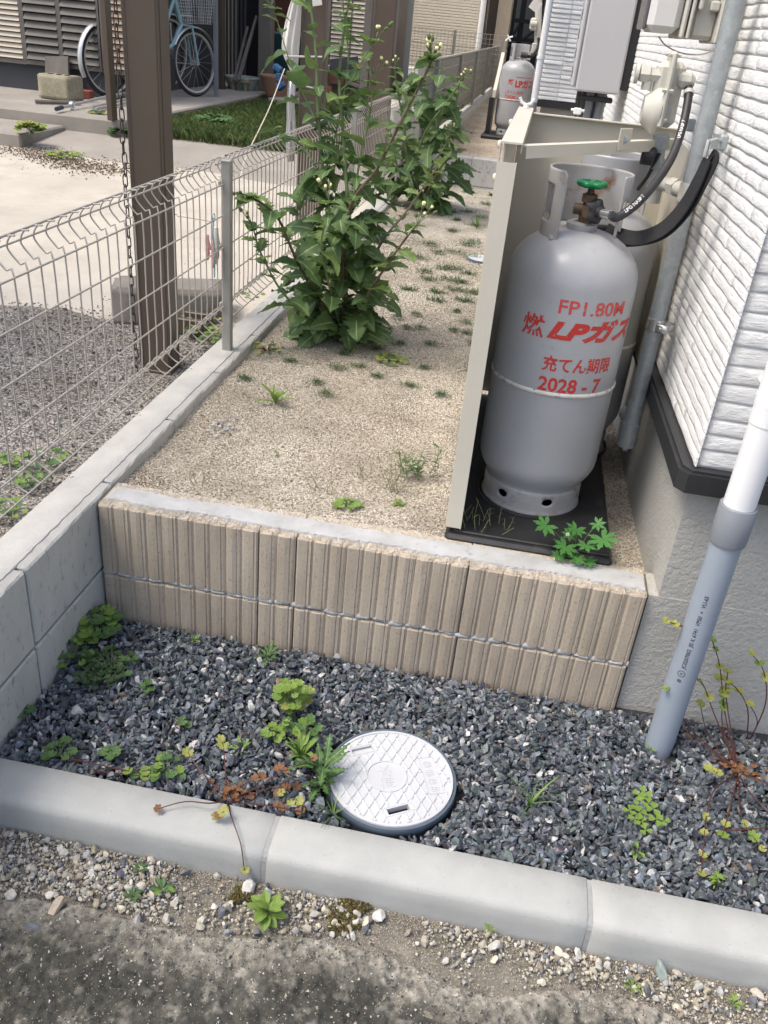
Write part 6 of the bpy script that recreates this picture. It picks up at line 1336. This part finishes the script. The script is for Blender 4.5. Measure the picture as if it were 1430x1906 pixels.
palm_plant('bright green clump of round leaves in the corner by the ribbed wall', 172, 1186, LS, 46, .062, .085, [SCAL[m_mid], SCAL[m_lime], SCAL[m_mid]], .0175, True, seed=2, name='geranium')
palm_plant('lower part of the leafy clump along the grey wall', 138, 1228, LS, 24, .05, .055, [SCAL[m_mid], SCAL[m_dk], SCAL[m_lime]], .012, True, seed=3, name='geranium')
palm_plant('darker fine weed patch right of the corner clump', 208, 1245, LS, 60, .06, .035, [PALM[m_dk], PALM[m_mid]], .0085, False, seed=4)
palm_plant('dark weed patch spreading beside the corner clump', 180, 1262, LS, 40, .05, .03, [PALM[m_dk], PALM[m_dk]], .008, False, seed=14)
palm_plant('small round leaved seedling by the left wall', 46, 1330, LS, 5, .018, .03, [SCAL[m_mid]], .011, True, seed=5)
palm_plant('small weed with scalloped leaves next to the kerb at the left', 112, 1408, LS, 9, .030, .035, [SCAL[m_mid], SCAL[m_mid]], .0115, True, seed=6)
palm_plant('pair of scalloped leaves left of the dead red weed', 208, 1410, LS, 5, .020, .03, [SCAL[m_mid]], .0115, True, seed=7)
palm_plant('scalloped weed lying close to the kerb below the gravel', 310, 1442, LS, 12, .036, .035, [SCAL[m_mid], SCAL[m_lime]], .0125, True, seed=8)
palm_plant('little round weed in the middle of the gravel bed', 345, 1355, LS, 3, .012, .03, [SCAL[m_mid]], .0105, True, seed=9)
palm_plant('tiny green weed in the gravel above the others', 275, 1295, LS, 4, .015, .04, [PALM[m_mid]], .0115, True, seed=10)
palm_plant('yellowish green geranium clump left of the drain cover', 548, 1322, LS, 24, .040, .095, [PALM[m_ylw], PALM[m_lime], PALM[m_lime]], .0125, True, seed=11, name='geranium')
palm_plant('upper tier of yellow green leaves standing left of the drain cover', 545, 1345, LS, 26, .030, .16, [PALM[m_ylw], PALM[m_lime], PALM[m_lime]], .0130, True, seed=61, name='geranium', lean=(-.1, 0))
palm_plant('yellow green leaves low in the clump left of the cover', 560, 1385, LS, 18, .035, .09, [PALM[m_lime], PALM[m_mid]], .0125, True, seed=62, name='geranium')
palm_plant('small lime clover beside the yellowish geranium', 508, 1378, LS, 14, .024, .045, [SCAL[m_lime]], .0095, True, seed=12, name='geranium')
palm_plant('low orange and yellow weed leaves near the kerb joint', 535, 1490, LS, 12, .03, .02, [PALM[m_ylw], PALM[m_org]], .010, True, seed=13)
# fine leaved weed leaning over the drain cover, grass beside it
FIN = [leaf_strip('leaf', .055, w_fine, m_mid, 20, .2, .25, .04, k) for k in range(3)]; FINL = [leaf_strip('leaf', .055, w_fine, m_lime, 20, .2, .3, .04, k) for k in range(2)]
OVL = [leaf_strip('leaf', .05, w_oval, m_lime, 10, .3, .35, .03, k) for k in range(2)]+[leaf_strip('leaf', .05, w_oval, m_mid, 10, .3, .35, .03, 3)]
NAR = [leaf_strip('leaf', .06, w_narrow, m_lime, 8, .3, .35, .03, k) for k in range(2)]+[leaf_strip('leaf', .06, w_narrow, m_mid, 8, .3, .3, .03, 3)]
BLD = [leaf_strip('blade', .10, w_blade, m_mid, 8, .2, .45, .0, k, False) for k in range(3)]+[leaf_strip('blade', .10, w_blade, m_lime, 8, .2, .5, .0, 8, False)]
def spray(label, px, py, z0, n_, lib, s0, s1, el0, el1, seed, big=True, name='weed', az=(0, 6.28), twig=0, hue=None, stem_mat=m_stem, mat_r=0):
    r = random.Random(seed); b = P(px, py, 2, z0); L_ = []; S_ = []
    for j in range(n_):
        a = az[0]+(az[1]-az[0])*(j+r.uniform(-.3, .3))/n_; e_ = r.uniform(el0, el1); d = np.array([math.cos(a)*math.cos(e_), math.sin(a)*math.cos(e_), math.sin(e_)]); hgt = twig*r.uniform(.0, 1)
        p = b+np.array([d[0]*.003, d[1]*.003, .002])+np.array([r.uniform(-.3, .3)*hgt, r.uniform(-.3, .3)*hgt, hgt])
        if mat_r: p = p+np.array([r.gauss(0, mat_r), r.gauss(0, mat_r*.6), 0])
        if hgt > .005: S_.append(([b, p], .0012))
        L_.append((r.choice(lib), p, d, (0, 0, 1) if abs(d[2]) < .93 else (-d[0], -d[1], .3), r.uniform(s0, s1), big))
    return weed(name, label, b, L_, S_ or None, stem_mat)
spray('lobed green weed leaning over the left edge of the drain cover', 598, 1462, LS, 22, FIN, .7, 1.25, .15, 1.0, 21, twig=.05)
spray('grassy tuft with narrow leaves left of the drain cover', 560, 1420, LS, 22, NAR, .7, 1.15, .6, 1.4, 22, name='grass_tuft', twig=.03)
spray('spiky grass tuft at the kerb below the drain cover rim', 620, 1520, LS, 16, BLD, .3, .55, .3, 1.2, 23, False, 'grass_tuft')
spray('small fern-like weed at the foot of the ribbed wall', 500, 1222, LS, 9, FIN, .5, .8, .1, .8, 24)
spray('tiny weed at the foot of the ribbed wall left of the fern', 362, 1192, LS, 8, OVL, .2, .35, .1, .9, 25, False)
spray('thin grass blades standing in the slate gravel right of the cover', 985, 1500, LS, 9, BLD, .5, .95, .5, 1.3, 26, name='grass_tuft')
spray('dark little grass clump in the slate gravel near the orange weed', 450, 1400, LS, 12, NAR, .3, .6, .4, 1.3, 27, False, 'grass_tuft')
spray('small bright seedling at the foot of the grey downspout', 1208, 1396, LS, 5, OVL, .2, .3, .3, 1, 28, False)
spray('low green weed near the right edge of the kerb', 1330, 1645, LS, 26, [FINL[0], OVL[0], OVL[1]], .18, .34, .1, .8, 29, False, twig=.02)
spray('small green weed in the gravel right of the second kerb joint', 1185, 1590, LS, 7, [OVL[2], OVL[0]], .2, .36, .1, .8, 30, False, twig=.015)
# clover
CLV = leaf_clover('leaf', .0135, m_lime); b = P(1195, 1515, 2, LS); L_ = []; S_ = []; r = random.Random(3)
for (px, py) in ((1190, 1480), (1200, 1476), (1172, 1508), (1185, 1500), (1192, 1512), (1182, 1525), (1195, 1530), (1216, 1505), (1222, 1525), (1236, 1528), (1202, 1545), (1208, 1495)):
    p = P(px, py, 2, LS+.018+r.uniform(0, .008)); L_.append((CLV, p, (math.cos(px), math.sin(px), 0), (r.uniform(-.2, .2), r.uniform(-.4, 0), 1), r.uniform(.8, 1.1), True)); S_.append(([b, p], .0008))
weed('clover', 'patch of lime green clover in the slate gravel', b, L_, S_)
# dead red weed by the first kerb joint
def red_weed(label, base, paths, ms, Rl, seed, big=True, extra=None):
    r = random.Random(seed); t_ = []; L_ = []
    for pts, nl in paths:
        pth = smooth_path(pts, 5); t_.append((pts, .0016))
        for j in range(nl):
            k = len(pth)-1-int(j*len(pth)/(nl+2)); p = pth[k]; a = r.uniform(0, 6.28); L_.append((r.choice(r.choice(ms)), p, (math.cos(a), math.sin(a), -.1), (r.uniform(-.4, .4), r.uniform(-.7, 0), 1), Rl*r.uniform(.7, 1.2), big))
    if extra:
        c, n_, sp_ = extra
        for j in range(n_): a = r.uniform(0, 6.28); L_.append((r.choice(PALM[m_org]), np.array(c)+np.array([r.gauss(0, sp_), r.gauss(0, sp_*.7), abs(r.gauss(0, .008))]), (math.cos(a), math.sin(a), 0), (r.uniform(-.5, .5), r.uniform(-.5, .5), 1), Rl*.6*r.uniform(.6, 1.1), False))
    return weed('geranium', label, base, L_, t_, m_redstem)
rb = P(425, 1490, 2, LS); Z = lambda px, py, z: P(px, py, 2, z)
red_weed('dying weed with red stems sprawling over the kerb near its first joint', rb, [
    ([rb, Z(390, 1495, -.285), Z(345, 1492, -.29), Z(295, 1505, -.295)], 1), ([rb, Z(430, 1518, -.29), Z(448, 1570, -.298), Z(455, 1620, -.34)], 1), ([rb, Z(420, 1508, -.28), Z(400, 1520, -.294)], 3),
    ([rb, Z(420, 1440, -.28), Z(416, 1390, -.25), Z(410, 1375, -.245)], 2), ([rb, Z(480, 1465, -.28), Z(520, 1440, -.26), Z(585, 1410, -.25)], 2), ([rb, Z(500, 1500, -.28), Z(560, 1510, -.30)], 1), ([rb, Z(460, 1455, -.28), Z(487, 1445, -.27)], 2),
    ([rb, Z(370, 1430, -.28), Z(350, 1400, -.27)], 1), ([rb, Z(470, 1478, -.28), Z(540, 1450, -.27), Z(520, 1430, -.26)], 1)],
    [PALM[m_ylw], PALM[m_org]], .0115, 5, True, (rb+np.array([.0, .012, .004]), 46, .018))
red_weed('long creeping red stem with green leaves along the kerb top edge', Z(240, 1430, LS), [([Z(130, 1412, LS+.01), Z(190, 1425, LS+.02), Z(250, 1436, LS+.02), Z(300, 1430, LS+.02)], 3), ([Z(180, 1435, LS+.01), Z(240, 1442, LS+.015), Z(290, 1448, LS+.012)], 3)], [SCAL[m_mid], SCAL[m_lime]], .0105, 6)
# red stemmed geranium against the foundation
gb = P(1375, 1440, 2, LS); X = lambda px, py, y: P(px, py, 1, y)
pth = [([gb, X(1330, 1330, -.11), X(1300, 1265, -.09), X(1240, 1282, -.13)], 4), ([gb, X(1350, 1330, -.08), X(1340, 1240, -.06), X(1325, 1190, -.05)], 4), ([gb, X(1352, 1300, -.07), X(1355, 1250, -.06)], 3), ([gb, X(1320, 1370, -.1), X(1303, 1310, -.08)], 1), ([gb, X(1345, 1350, -.08), X(1348, 1290, -.07)], 2),
       ([X(1390, 1380, -.02), X(1392, 1320, -.02), X(1370, 1280, -.03), X(1340, 1262, -.05)], 3), ([X(1395, 1380, -.02), X(1425, 1310, -.02), X(1422, 1250, -.03), X(1398, 1215, -.04)], 3), ([gb, Z(1280, 1350, LS+.05), Z(1270, 1310, LS+.09)], 0), ([gb, Z(1290, 1370, LS+.04), Z(1262, 1352, LS+.06)], 0),
       ([gb, Z(1330, 1470, LS+.02), Z(1315, 1520, LS+.03), Z(1310, 1570, LS+.03), Z(1305, 1625, LS+.02)], 4), ([gb, Z(1340, 1440, LS+.05), Z(1320, 1430, LS+.05)], 3), ([gb, Z(1400, 1480, LS+.03), Z(1440, 1520, LS+.03)], 1), ([gb, Z(1380, 1520, LS+.02), Z(1420, 1580, LS+.02)], 3), ([gb, Z(1360, 1500, LS+.02), Z(1345, 1555, LS+.02)], 2),
       ([gb, Z(1410, 1450, LS+.02), Z(1450, 1470, LS+.03)], 1), ([X(1256, 1160, -.10), X(1275, 1168, -.10), X(1240, 1155, -.12)], 2), ([Z(1330, 1550, LS+.01), Z(1380, 1545, LS+.02), Z(1440, 1540, LS+.02)], 1), ([X(1390, 1385, -.02), X(1410, 1345, -.03), X(1395, 1310, -.04)], 1)]
red_weed('tall red stemmed geranium with yellowing leaves against the grey foundation', gb, pth, [PALM[m_ylw], PALM[m_lime], SCAL[m_ylw]], .0125, 9, True, (gb+np.array([.0, .0, .008]), 46, .022))
# verge plants
spray('glossy oval leaved weed on the verge below the first kerb joint', 497, 1705, SZ+.004, 16, [OVL[0], OVL[1]], .55, .85, .1, 1.1, 41, twig=.02)
spray('small green rosette on the verge left of the glossy weed', 303, 1656, SZ+.004, 7, [OVL[0], OVL[2]], .35, .5, .1, .8, 42)
spray('faint seedling on the verge near the kerb', 262, 1618, SZ+.004, 6, [OVL[2]], .25, .35, .1, .8, 43, False)
spray('dark seedling at the edge of the rough concrete', 248, 1668, SZ+.004, 7, [OVL[2]], .25, .35, .1, .8, 44, False)
spray('tiny yellow green seedling under the kerb near its middle', 912, 1730, SZ+.01, 5, [OVL[0]], .18, .28, .1, .9, 45, False)
spray('yellow tuft on the verge right of the second kerb joint', 1178, 1838, SZ+.004, 9, [NAR[0]], .2, .35, .1, .8, 46, False)
spray('small bright seedling on the verge near the right corner', 1365, 1868, SZ+.004, 6, [OVL[0]], .22, .32, .2, .9, 47, False)
def moss(label, px, py, rad, z0, seed):
    r_ = np.random.default_rng(seed); n_ = 900; c = P(px, py, 2, z0); a = r_.uniform(0, 2*PI, n_); q = np.sqrt(r_.uniform(0, 1, n_))*rad*(1+.35*np.sin(a*3+seed)); pos = np.c_[c[0]+q*np.cos(a)*1.2, c[1]+q*np.sin(a)*.75, np.full(n_, z0)+r_.uniform(0, .010, n_)*(1-q/rad/1.6)]
    s_ = r_.uniform(.0010, .0026, n_); cc = np.array([(.085, .095, .02), (.12, .06, .02), (.06, .07, .02), (.15, .12, .04)])[r_.integers(0, 4, n_)]
    o = scatter('moss', pos, np.c_[s_*1.3, s_, s_*1.6], cc, shp_grain, m_peb); stuff(tag(o, label, 'moss'))
moss('brown and green moss cushion on the verge right of the glossy weed', 640, 1716, .030, SZ, 1); moss('dark moss patch beside the pale stone under the kerb', 452, 1668, .020, SZ, 2); moss('second moss spot running up to the kerb', 660, 1690, .022, SZ, 6)
# gravel strip plants
spray('light green star shaped rosette in the beige gravel', 512, 752, GZ, 12, [NAR[0], NAR[1]], .75, 1.1, .15, 1.1, 51, twig=.012)
palm_plant('yellow green creeping weed in the beige gravel behind the rosette', 728, 672, GZ, 52, .062, .022, [SCAL[m_lime], SCAL[m_ylw]], .0085, False, seed=52)
palm_plant('small yellow green rosette near the ribbed wall', 648, 942, GZ, 16, .030, .016, [SCAL[m_lime]], .011, True, seed=53)
palm_plant('trailing weed at the foot of the tall sow thistle', 498, 655, GZ, 26, .06, .035, [SCAL[m_mid], SCAL[m_ylw]], .0095, False, seed=58, stem_mat=m_redstem)
spray('light green seedling in front of the tall sow thistle', 652, 655, GZ, 11, [NAR[0], NAR[1]], .5, .8, .2, 1.1, 59)
def upright(label, px, py, n_, h, sp_, lib, s0, s1, seed, stem_mat=m_stem, nl=6, name='weed', flower=None, big=False):
    r = random.Random(seed); b = P(px, py, 2, GZ); L_ = []; S_ = []
    for j in range(n_):
        o = b+np.array([r.uniform(-sp_, sp_), r.uniform(-sp_, sp_)*.6, 0]); top_ = o+np.array([r.uniform(-.35, .35)*h, r.uniform(-.35, .35)*h, h*r.uniform(.55, 1)]); md = (o+top_)/2+np.array([r.uniform(-.01, .01), r.uniform(-.01, .01), 0]); S_.append(([o, md, top_], .0009))
        for q in range(nl):
            u = (q+1)/(nl+.5); p = o+(md-o)*min(1, 2*u)+(top_-md)*max(0, 2*u-1); a = r.uniform(0, 6.28); L_.append((r.choice(lib), p, (math.cos(a), math.sin(a), r.uniform(.1, .8)), (0, 0, 1), r.uniform(s0, s1), big))
    return weed(name, label, b, L_, S_, stem_mat)
upright('leafy upright weed clump in the gravel left of the cylinder cover', 775, 885, 15, .085, .05, [FIN[0], OVL[2], FIN[1]], .22, .42, 61, nl=6)
upright('thin seeding weed with bare stalks left of the leafy clump', 728, 915, 9, .115, .018, [OVL[0]], .08, .16, 62, m_dry, 5)
spray('bright rosette at the foot of the leafy clump', 742, 940, GZ, 9, [OVL[0]], .3, .45, .1, .9, 63, False)
upright('dry wiry weed growing in front of the black plinth', 905, 1005, 13, .11, .045, [NAR[2]], .10, .22, 64, m_dry, 7)
upright('dry wiry stalks at the left corner of the black plinth', 862, 985, 5, .09, .02, [NAR[2]], .08, .16, 65, m_dry, 5)
upright('sparse dry stalks near the ribbed wall', 605, 915, 5, .07, .03, [OVL[0]], .05, .1, 66, m_dry, 3)
upright('sparse dry reddish stalks in the middle gravel', 680, 890, 5, .05, .02, [OVL[0]], .05, .1, 67, m_dry, 3)
upright('thin grassy stalk near the low wall end', 375, 905, 4, .05, .02, [NAR[0]], .1, .2, 68, m_dry, 2)
upright('tiny upright sprout left in the gravel', 511, 850, 2, .035, .004, [OVL[0]], .1, .2, 69, m_stem, 4)
TFT = [leaf_strip('blade', .03, w_blade, m_dk, 3, .2, .5, 0, 3, False), leaf_strip('blade', .03, w_blade, m_mid, 3, .2, .5, 0, 4, False)]
tufts = [(905, 380), (850, 410), (870, 455), (842, 430), (800, 455), (780, 480), (850, 470), (826, 500), (790, 505), (858, 525), (880, 545), (850, 580), (868, 600), (760, 610), (745, 640), (800, 640), (700, 700), (880, 450), (895, 405), (840, 395), (812, 560), (540, 672), (606, 733), (630, 685), (668, 682), (762, 718), (822, 735), (782, 610), (845, 615), (640, 660), (775, 585), (870, 620), (700, 650), (790, 685), (865, 560), (800, 520), (815, 545), (835, 520), (870, 510), (880, 640), (760, 540), (885, 420), (870, 395), (845, 500), (880, 480), (815, 470), (850, 540), (740, 590), (640, 600), (880, 690), (455, 705), (590, 712)]
for i, (px, py) in enumerate(tufts):
    near = py > 560; 
    q_ = P(px, py, 2, GZ); row = ['close behind the ribbed wall', 'in front of the tall thistle', 'level with the tall thistle', 'just past the tall thistle', 'halfway along the strip', 'near the small drain cover', 'near the second thistle', 'near the far step wall'][int(np.searchsorted([.6, 1.1, 1.5, 2.0, 2.7, 3.4, 4.3], q_[1]))]; col_ = 'by the low wall' if q_[0] < .25 else 'left of centre' if q_[0] < .5 else 'right of centre' if q_[0] < .68 else 'along the cylinder cover side'
    spray('grass tuft %s %s' % (row, col_), px, py, GZ+.002, 110, TFT, .45, .9 if near else 1.5, .15, 1.1, 100+i, False, 'grass_tuft', mat_r=(.013 if near else .022)*(.7+.7*random.random())).__setitem__('group', 'small grass tufts in the beige gravel')
spray('upright green grass clump in the back gravel', 887, 425, GZ, 16, BLD, .6, 1.1, .9, 1.45, 140, False, 'grass_tuft')
spray('leafy green weed at the foot of the far step wall', 870, 358, GZ, 24, OVL, .8, 1.4, .2, 1, 141, False)
spray('small green weed beside the far step wall', 915, 365, GZ, 14, OVL, .5, .9, .2, 1, 142, False)
# bright geranium in front of the plinth
gq = P(1068, 1040, 2, GZ); L_ = []; S_ = []; r = random.Random(12)
for (px, py, yv, s_) in ((1016, 978, .11, .031), (1073, 985, .12, .027), (1122, 1003, .10, .036), (1053, 1018, .09, .033), (1092, 1015, .085, .026), (1112, 975, .14, .020), (1075, 1040, .075, .024), (1010, 1022, .12, .018), (1095, 1045, .08, .022), (1040, 1035, .08, .02), (1060, 995, .13, .02)):
    p = P(px, py, 1, yv); a = math.atan2(p[1]-gq[1], p[0]-gq[0]); L_.append((r.choice(GER), p, (math.cos(a), math.sin(a)-.6, -.2), (0, -.75, 1), s_, True)); S_.append(([gq, (gq+p)/2+np.array([0, 0, .012]), p], .0013))
gt = weed('geranium', 'bright green geranium with deeply cut leaves in front of the black plinth', gq, L_, S_)
mb = MB(); q = P(1057, 995, 1, .085)
for k in range(5): a = 2*PI*k/5; mb.lathe([(0, 0), (.0022, .0006), (0, .0012)], (q[0]+.003*math.cos(a), q[1], q[2]+.003*math.sin(a)), 6, 'Y')
obj('flower', mb, m_cloth, gt)
# yard plants and lawn
def grass(name, label, region, n_, h, z_, seed, cols, clump=None):
    r_ = np.random.default_rng(seed); x0, x1, y0, y1 = region; x = r_.uniform(x0, x1, n_); y = r_.uniform(y0, y1, n_)
    if clump: k = fbm(x, y, clump, 3, seed)+r_.random(n_)*.2 > .5; x, y = x[k], y[k]
    n_ = len(x); a = r_.uniform(0, 2*PI, n_); hh = h*r_.uniform(.4, 1.2, n_)*(.6+.8*fbm(x, y, 2.2, 2, seed+1)); w_ = r_.uniform(.002, .0045, n_); lx, ly = np.cos(a)*hh*.6, np.sin(a)*hh*.6; zz = z_(x, y)
    v = np.stack([np.c_[x-w_*np.sin(a), y+w_*np.cos(a), zz], np.c_[x+w_*np.sin(a), y-w_*np.cos(a), zz], np.c_[x+lx*.4+w_*.6*np.sin(a), y+ly*.4, zz+hh*.7], np.c_[x+lx, y+ly, zz+hh*.95]], 1)
    V = v.reshape(-1, 3); b_ = np.arange(n_)*4; F = np.concatenate([np.c_[b_, b_+1, b_+2], np.c_[b_, b_+2, b_+3]]); cc = np.array(cols)[r_.integers(0, len(cols), n_)]*r_.uniform(.7, 1.25, (n_, 1))
    me = bpy.data.meshes.new(name); me.vertices.add(len(V)); me.vertices.foreach_set('co', V.ravel()); me.loops.add(F.size); me.loops.foreach_set('vertex_index', F.ravel().astype(np.int32)); me.polygons.add(len(F)); me.polygons.foreach_set('loop_start', (np.arange(len(F))*3).astype(np.int32))
    at_ = me.attributes.new('col', 'FLOAT_COLOR', 'POINT'); at_.data.foreach_set('color', np.c_[np.repeat(cc, 4, 0), np.ones(n_*4)].ravel().astype(np.float32)); me.materials.append(mat('grass_blades', None, (.8, .85, .7), 6, .6, attr=True, trans=.25)); me.update(calc_edges=True)
    o = bpy.data.objects.new(name, me); C.objects.link(o); return stuff(tag(o, label, 'grass'))
GC = [(.09, .15, .04), (.13, .19, .05), (.07, .11, .03), (.16, .18, .07)]
la = P(345, 282, 2, .08); lb = P(540, 292, 2, .08)
sheet('lawn_soil', -2.3, -.10, 5.05, 12.0, 20, 40, lambda X, Y: X*0+.103+(fbm(X, Y, 3, 2, 2)-.5)*.02-.25*np.clip((5.25+.25*np.sin(X*3)-Y), 0, 1), mat('lawn_earth', (.07, .075, .03), (.11, .10, .05), 6, .95, .003, 40))
grass('lawn', 'patchy green lawn behind the brown pillars', (-2.25, -.12, 5.15, 9.3), 60000, .085, lambda x, y: x*0+.10, 3, GC)
grass('lawn', 'taller weeds beside the louvre fence and dark wall', (-1.3, -.1, 7.5, 12), 16000, .22, lambda x, y: x*0+.10, 5, GC)
r = random.Random(31)
def ylow(label, px, py, z_, n_, sp_, h, ms, Rl, seed): return palm_plant(label, px, py, z_, n_, sp_, h, ms, Rl, False, seed=seed)
ylow('bright yellow green weed at the edge of the low step', 60, 250, .12, 60, .09, .10, [SCAL[m_lime], SCAL[m_ylw]], .03, 71)
ylow('yellowish weed growing from the paving crack in the yard', 120, 292, .02, 40, .12, .04, [SCAL[m_ylw], SCAL[m_lime]], .02, 72)
ylow('green weed at the corner of the porch slab', 226, 256, .08, 40, .08, .10, [SCAL[m_mid], SCAL[m_dk]], .03, 73)
ylow('dark green leafy weed in the lawn', 400, 235, .11, 60, .16, .10, [SCAL[m_mid], SCAL[m_mid]], .045, 74)
ylow('moss and weeds on the porch slab below the pipes', 190, 212, SL, 40, .10, .02, [SCAL[m_ylw], SCAL[m_dk]], .02, 75)
for k, (px, py) in enumerate(((345, 605), (375, 622), (395, 600), (405, 640), (360, 590), (470, 560), (495, 545), (520, 530))):
    ylow('green weeds in the yard %s' % ('beside the dark tray', 'in front of the dark tray', 'left of the first fence post', 'under the first fence post', 'behind the dark tray', 'behind the fence right of the first post', 'behind the fence under the thistle', 'behind the fence at the second panel')[k], px, py, YZ+.02, 34, .07, .05, [PALM[m_mid], PALM[m_lime], SCAL[m_ylw]], .013, 80+k)
for k, (px, py, pz) in enumerate(((25, 870, YZ+.01), (20, 960, YZ+.01), (60, 905, YZ+.01), (95, 865, YZ+.01))): ylow('sprig of weed in the yard gravel %s' % ('at the far left under the fence', 'in the dark corner under the fence', 'beside the low wall at the left', 'at the outer foot of the low wall')[k], px, py, pz, 18, .05, .05, [SCAL[m_mid], PALM[m_lime]], .012, 90+k)
n = 2600; q = P(130, 297, 2, .02); x = q[0]+rng.normal(0, .35, n); yy = q[1]+rng.normal(0, .10, n)+.1*np.sin(x*4); s = rng.uniform(.003, .010, n); cc = np.array([(.14, .09, .05), (.22, .16, .10), (.09, .07, .05), (.3, .24, .16)])[rng.integers(0, 4, n)]
stuff(tag(scatter('leaf_litter', np.c_[x, yy, zy(x, yy)+.02], np.c_[s*1.6, s, s*.4], cc, shp_grain, m_peb), 'dry brown litter lying along the joint in the yard paving', 'litter'))
n = 1500; x = rng.uniform(-1.0, -.13, n); yy = rng.uniform(.9, 3.0, n); s = rng.uniform(.002, .007, n); cc = np.array([(.14, .09, .05), (.22, .16, .10), (.10, .12, .05), (.3, .24, .16)])[rng.integers(0, 4, n)]
stuff(tag(scatter('leaf_litter', np.c_[x, yy, zy(x, yy)+.014], np.c_[s*1.6, s, s*.4], cc, shp_grain, m_peb), 'dry leaf litter on the yard ground behind the mesh fence', 'litter'))
n = 2600; q = (.7, 2.6); x = rng.uniform(.02, 1.2, n); yy = rng.uniform(.12, 5.2, n); k = fbm(x, yy, 5, 3, 33) > .52; x, yy = x[k], yy[k]; s = rng.uniform(.001, .0035, len(x)); cc = np.array([(.14, .09, .05), (.10, .07, .04), (.09, .12, .04), (.12, .15, .05)])[rng.integers(0, 4, len(x))]
stuff(tag(scatter('dry_litter', np.c_[x, yy, zg(x, yy)+.003], np.c_[s*2.2, s, s*.5], cc, shp_grain, m_peb), 'dry bits and specks of moss scattered over the beige gravel', 'litter'))

# labels that still coincide are told apart by their order in the picture
same = {}
for o in bpy.data.objects:
    if o.parent is None and 'label' in o and 'group' in o: same.setdefault((o['group'], o['label']), []).append(o)
def centre(o):
    bpy.context.view_layer.update(); me = [o]+list(o.children); me = [m_ for m_ in me if m_.type == 'MESH']; return sum((m_.matrix_world @ Vector(m_.bound_box[0])).x for m_ in me)/max(1, len(me))
for (g_, l_), os_ in same.items():
    if len(os_) < 2: continue
    os_.sort(key=centre); names = {2: ['left', 'right'], 3: ['left', 'middle', 'right']}.get(len(os_), ['leftmost', 'second from left', 'third from left', 'fourth from left', 'fifth from left', 'sixth from left', 'seventh from left'])
    for o, n_ in zip(os_, names): o['label'] = '%s, %s' % (n_ if len(os_) > 3 else n_+' one', l_)
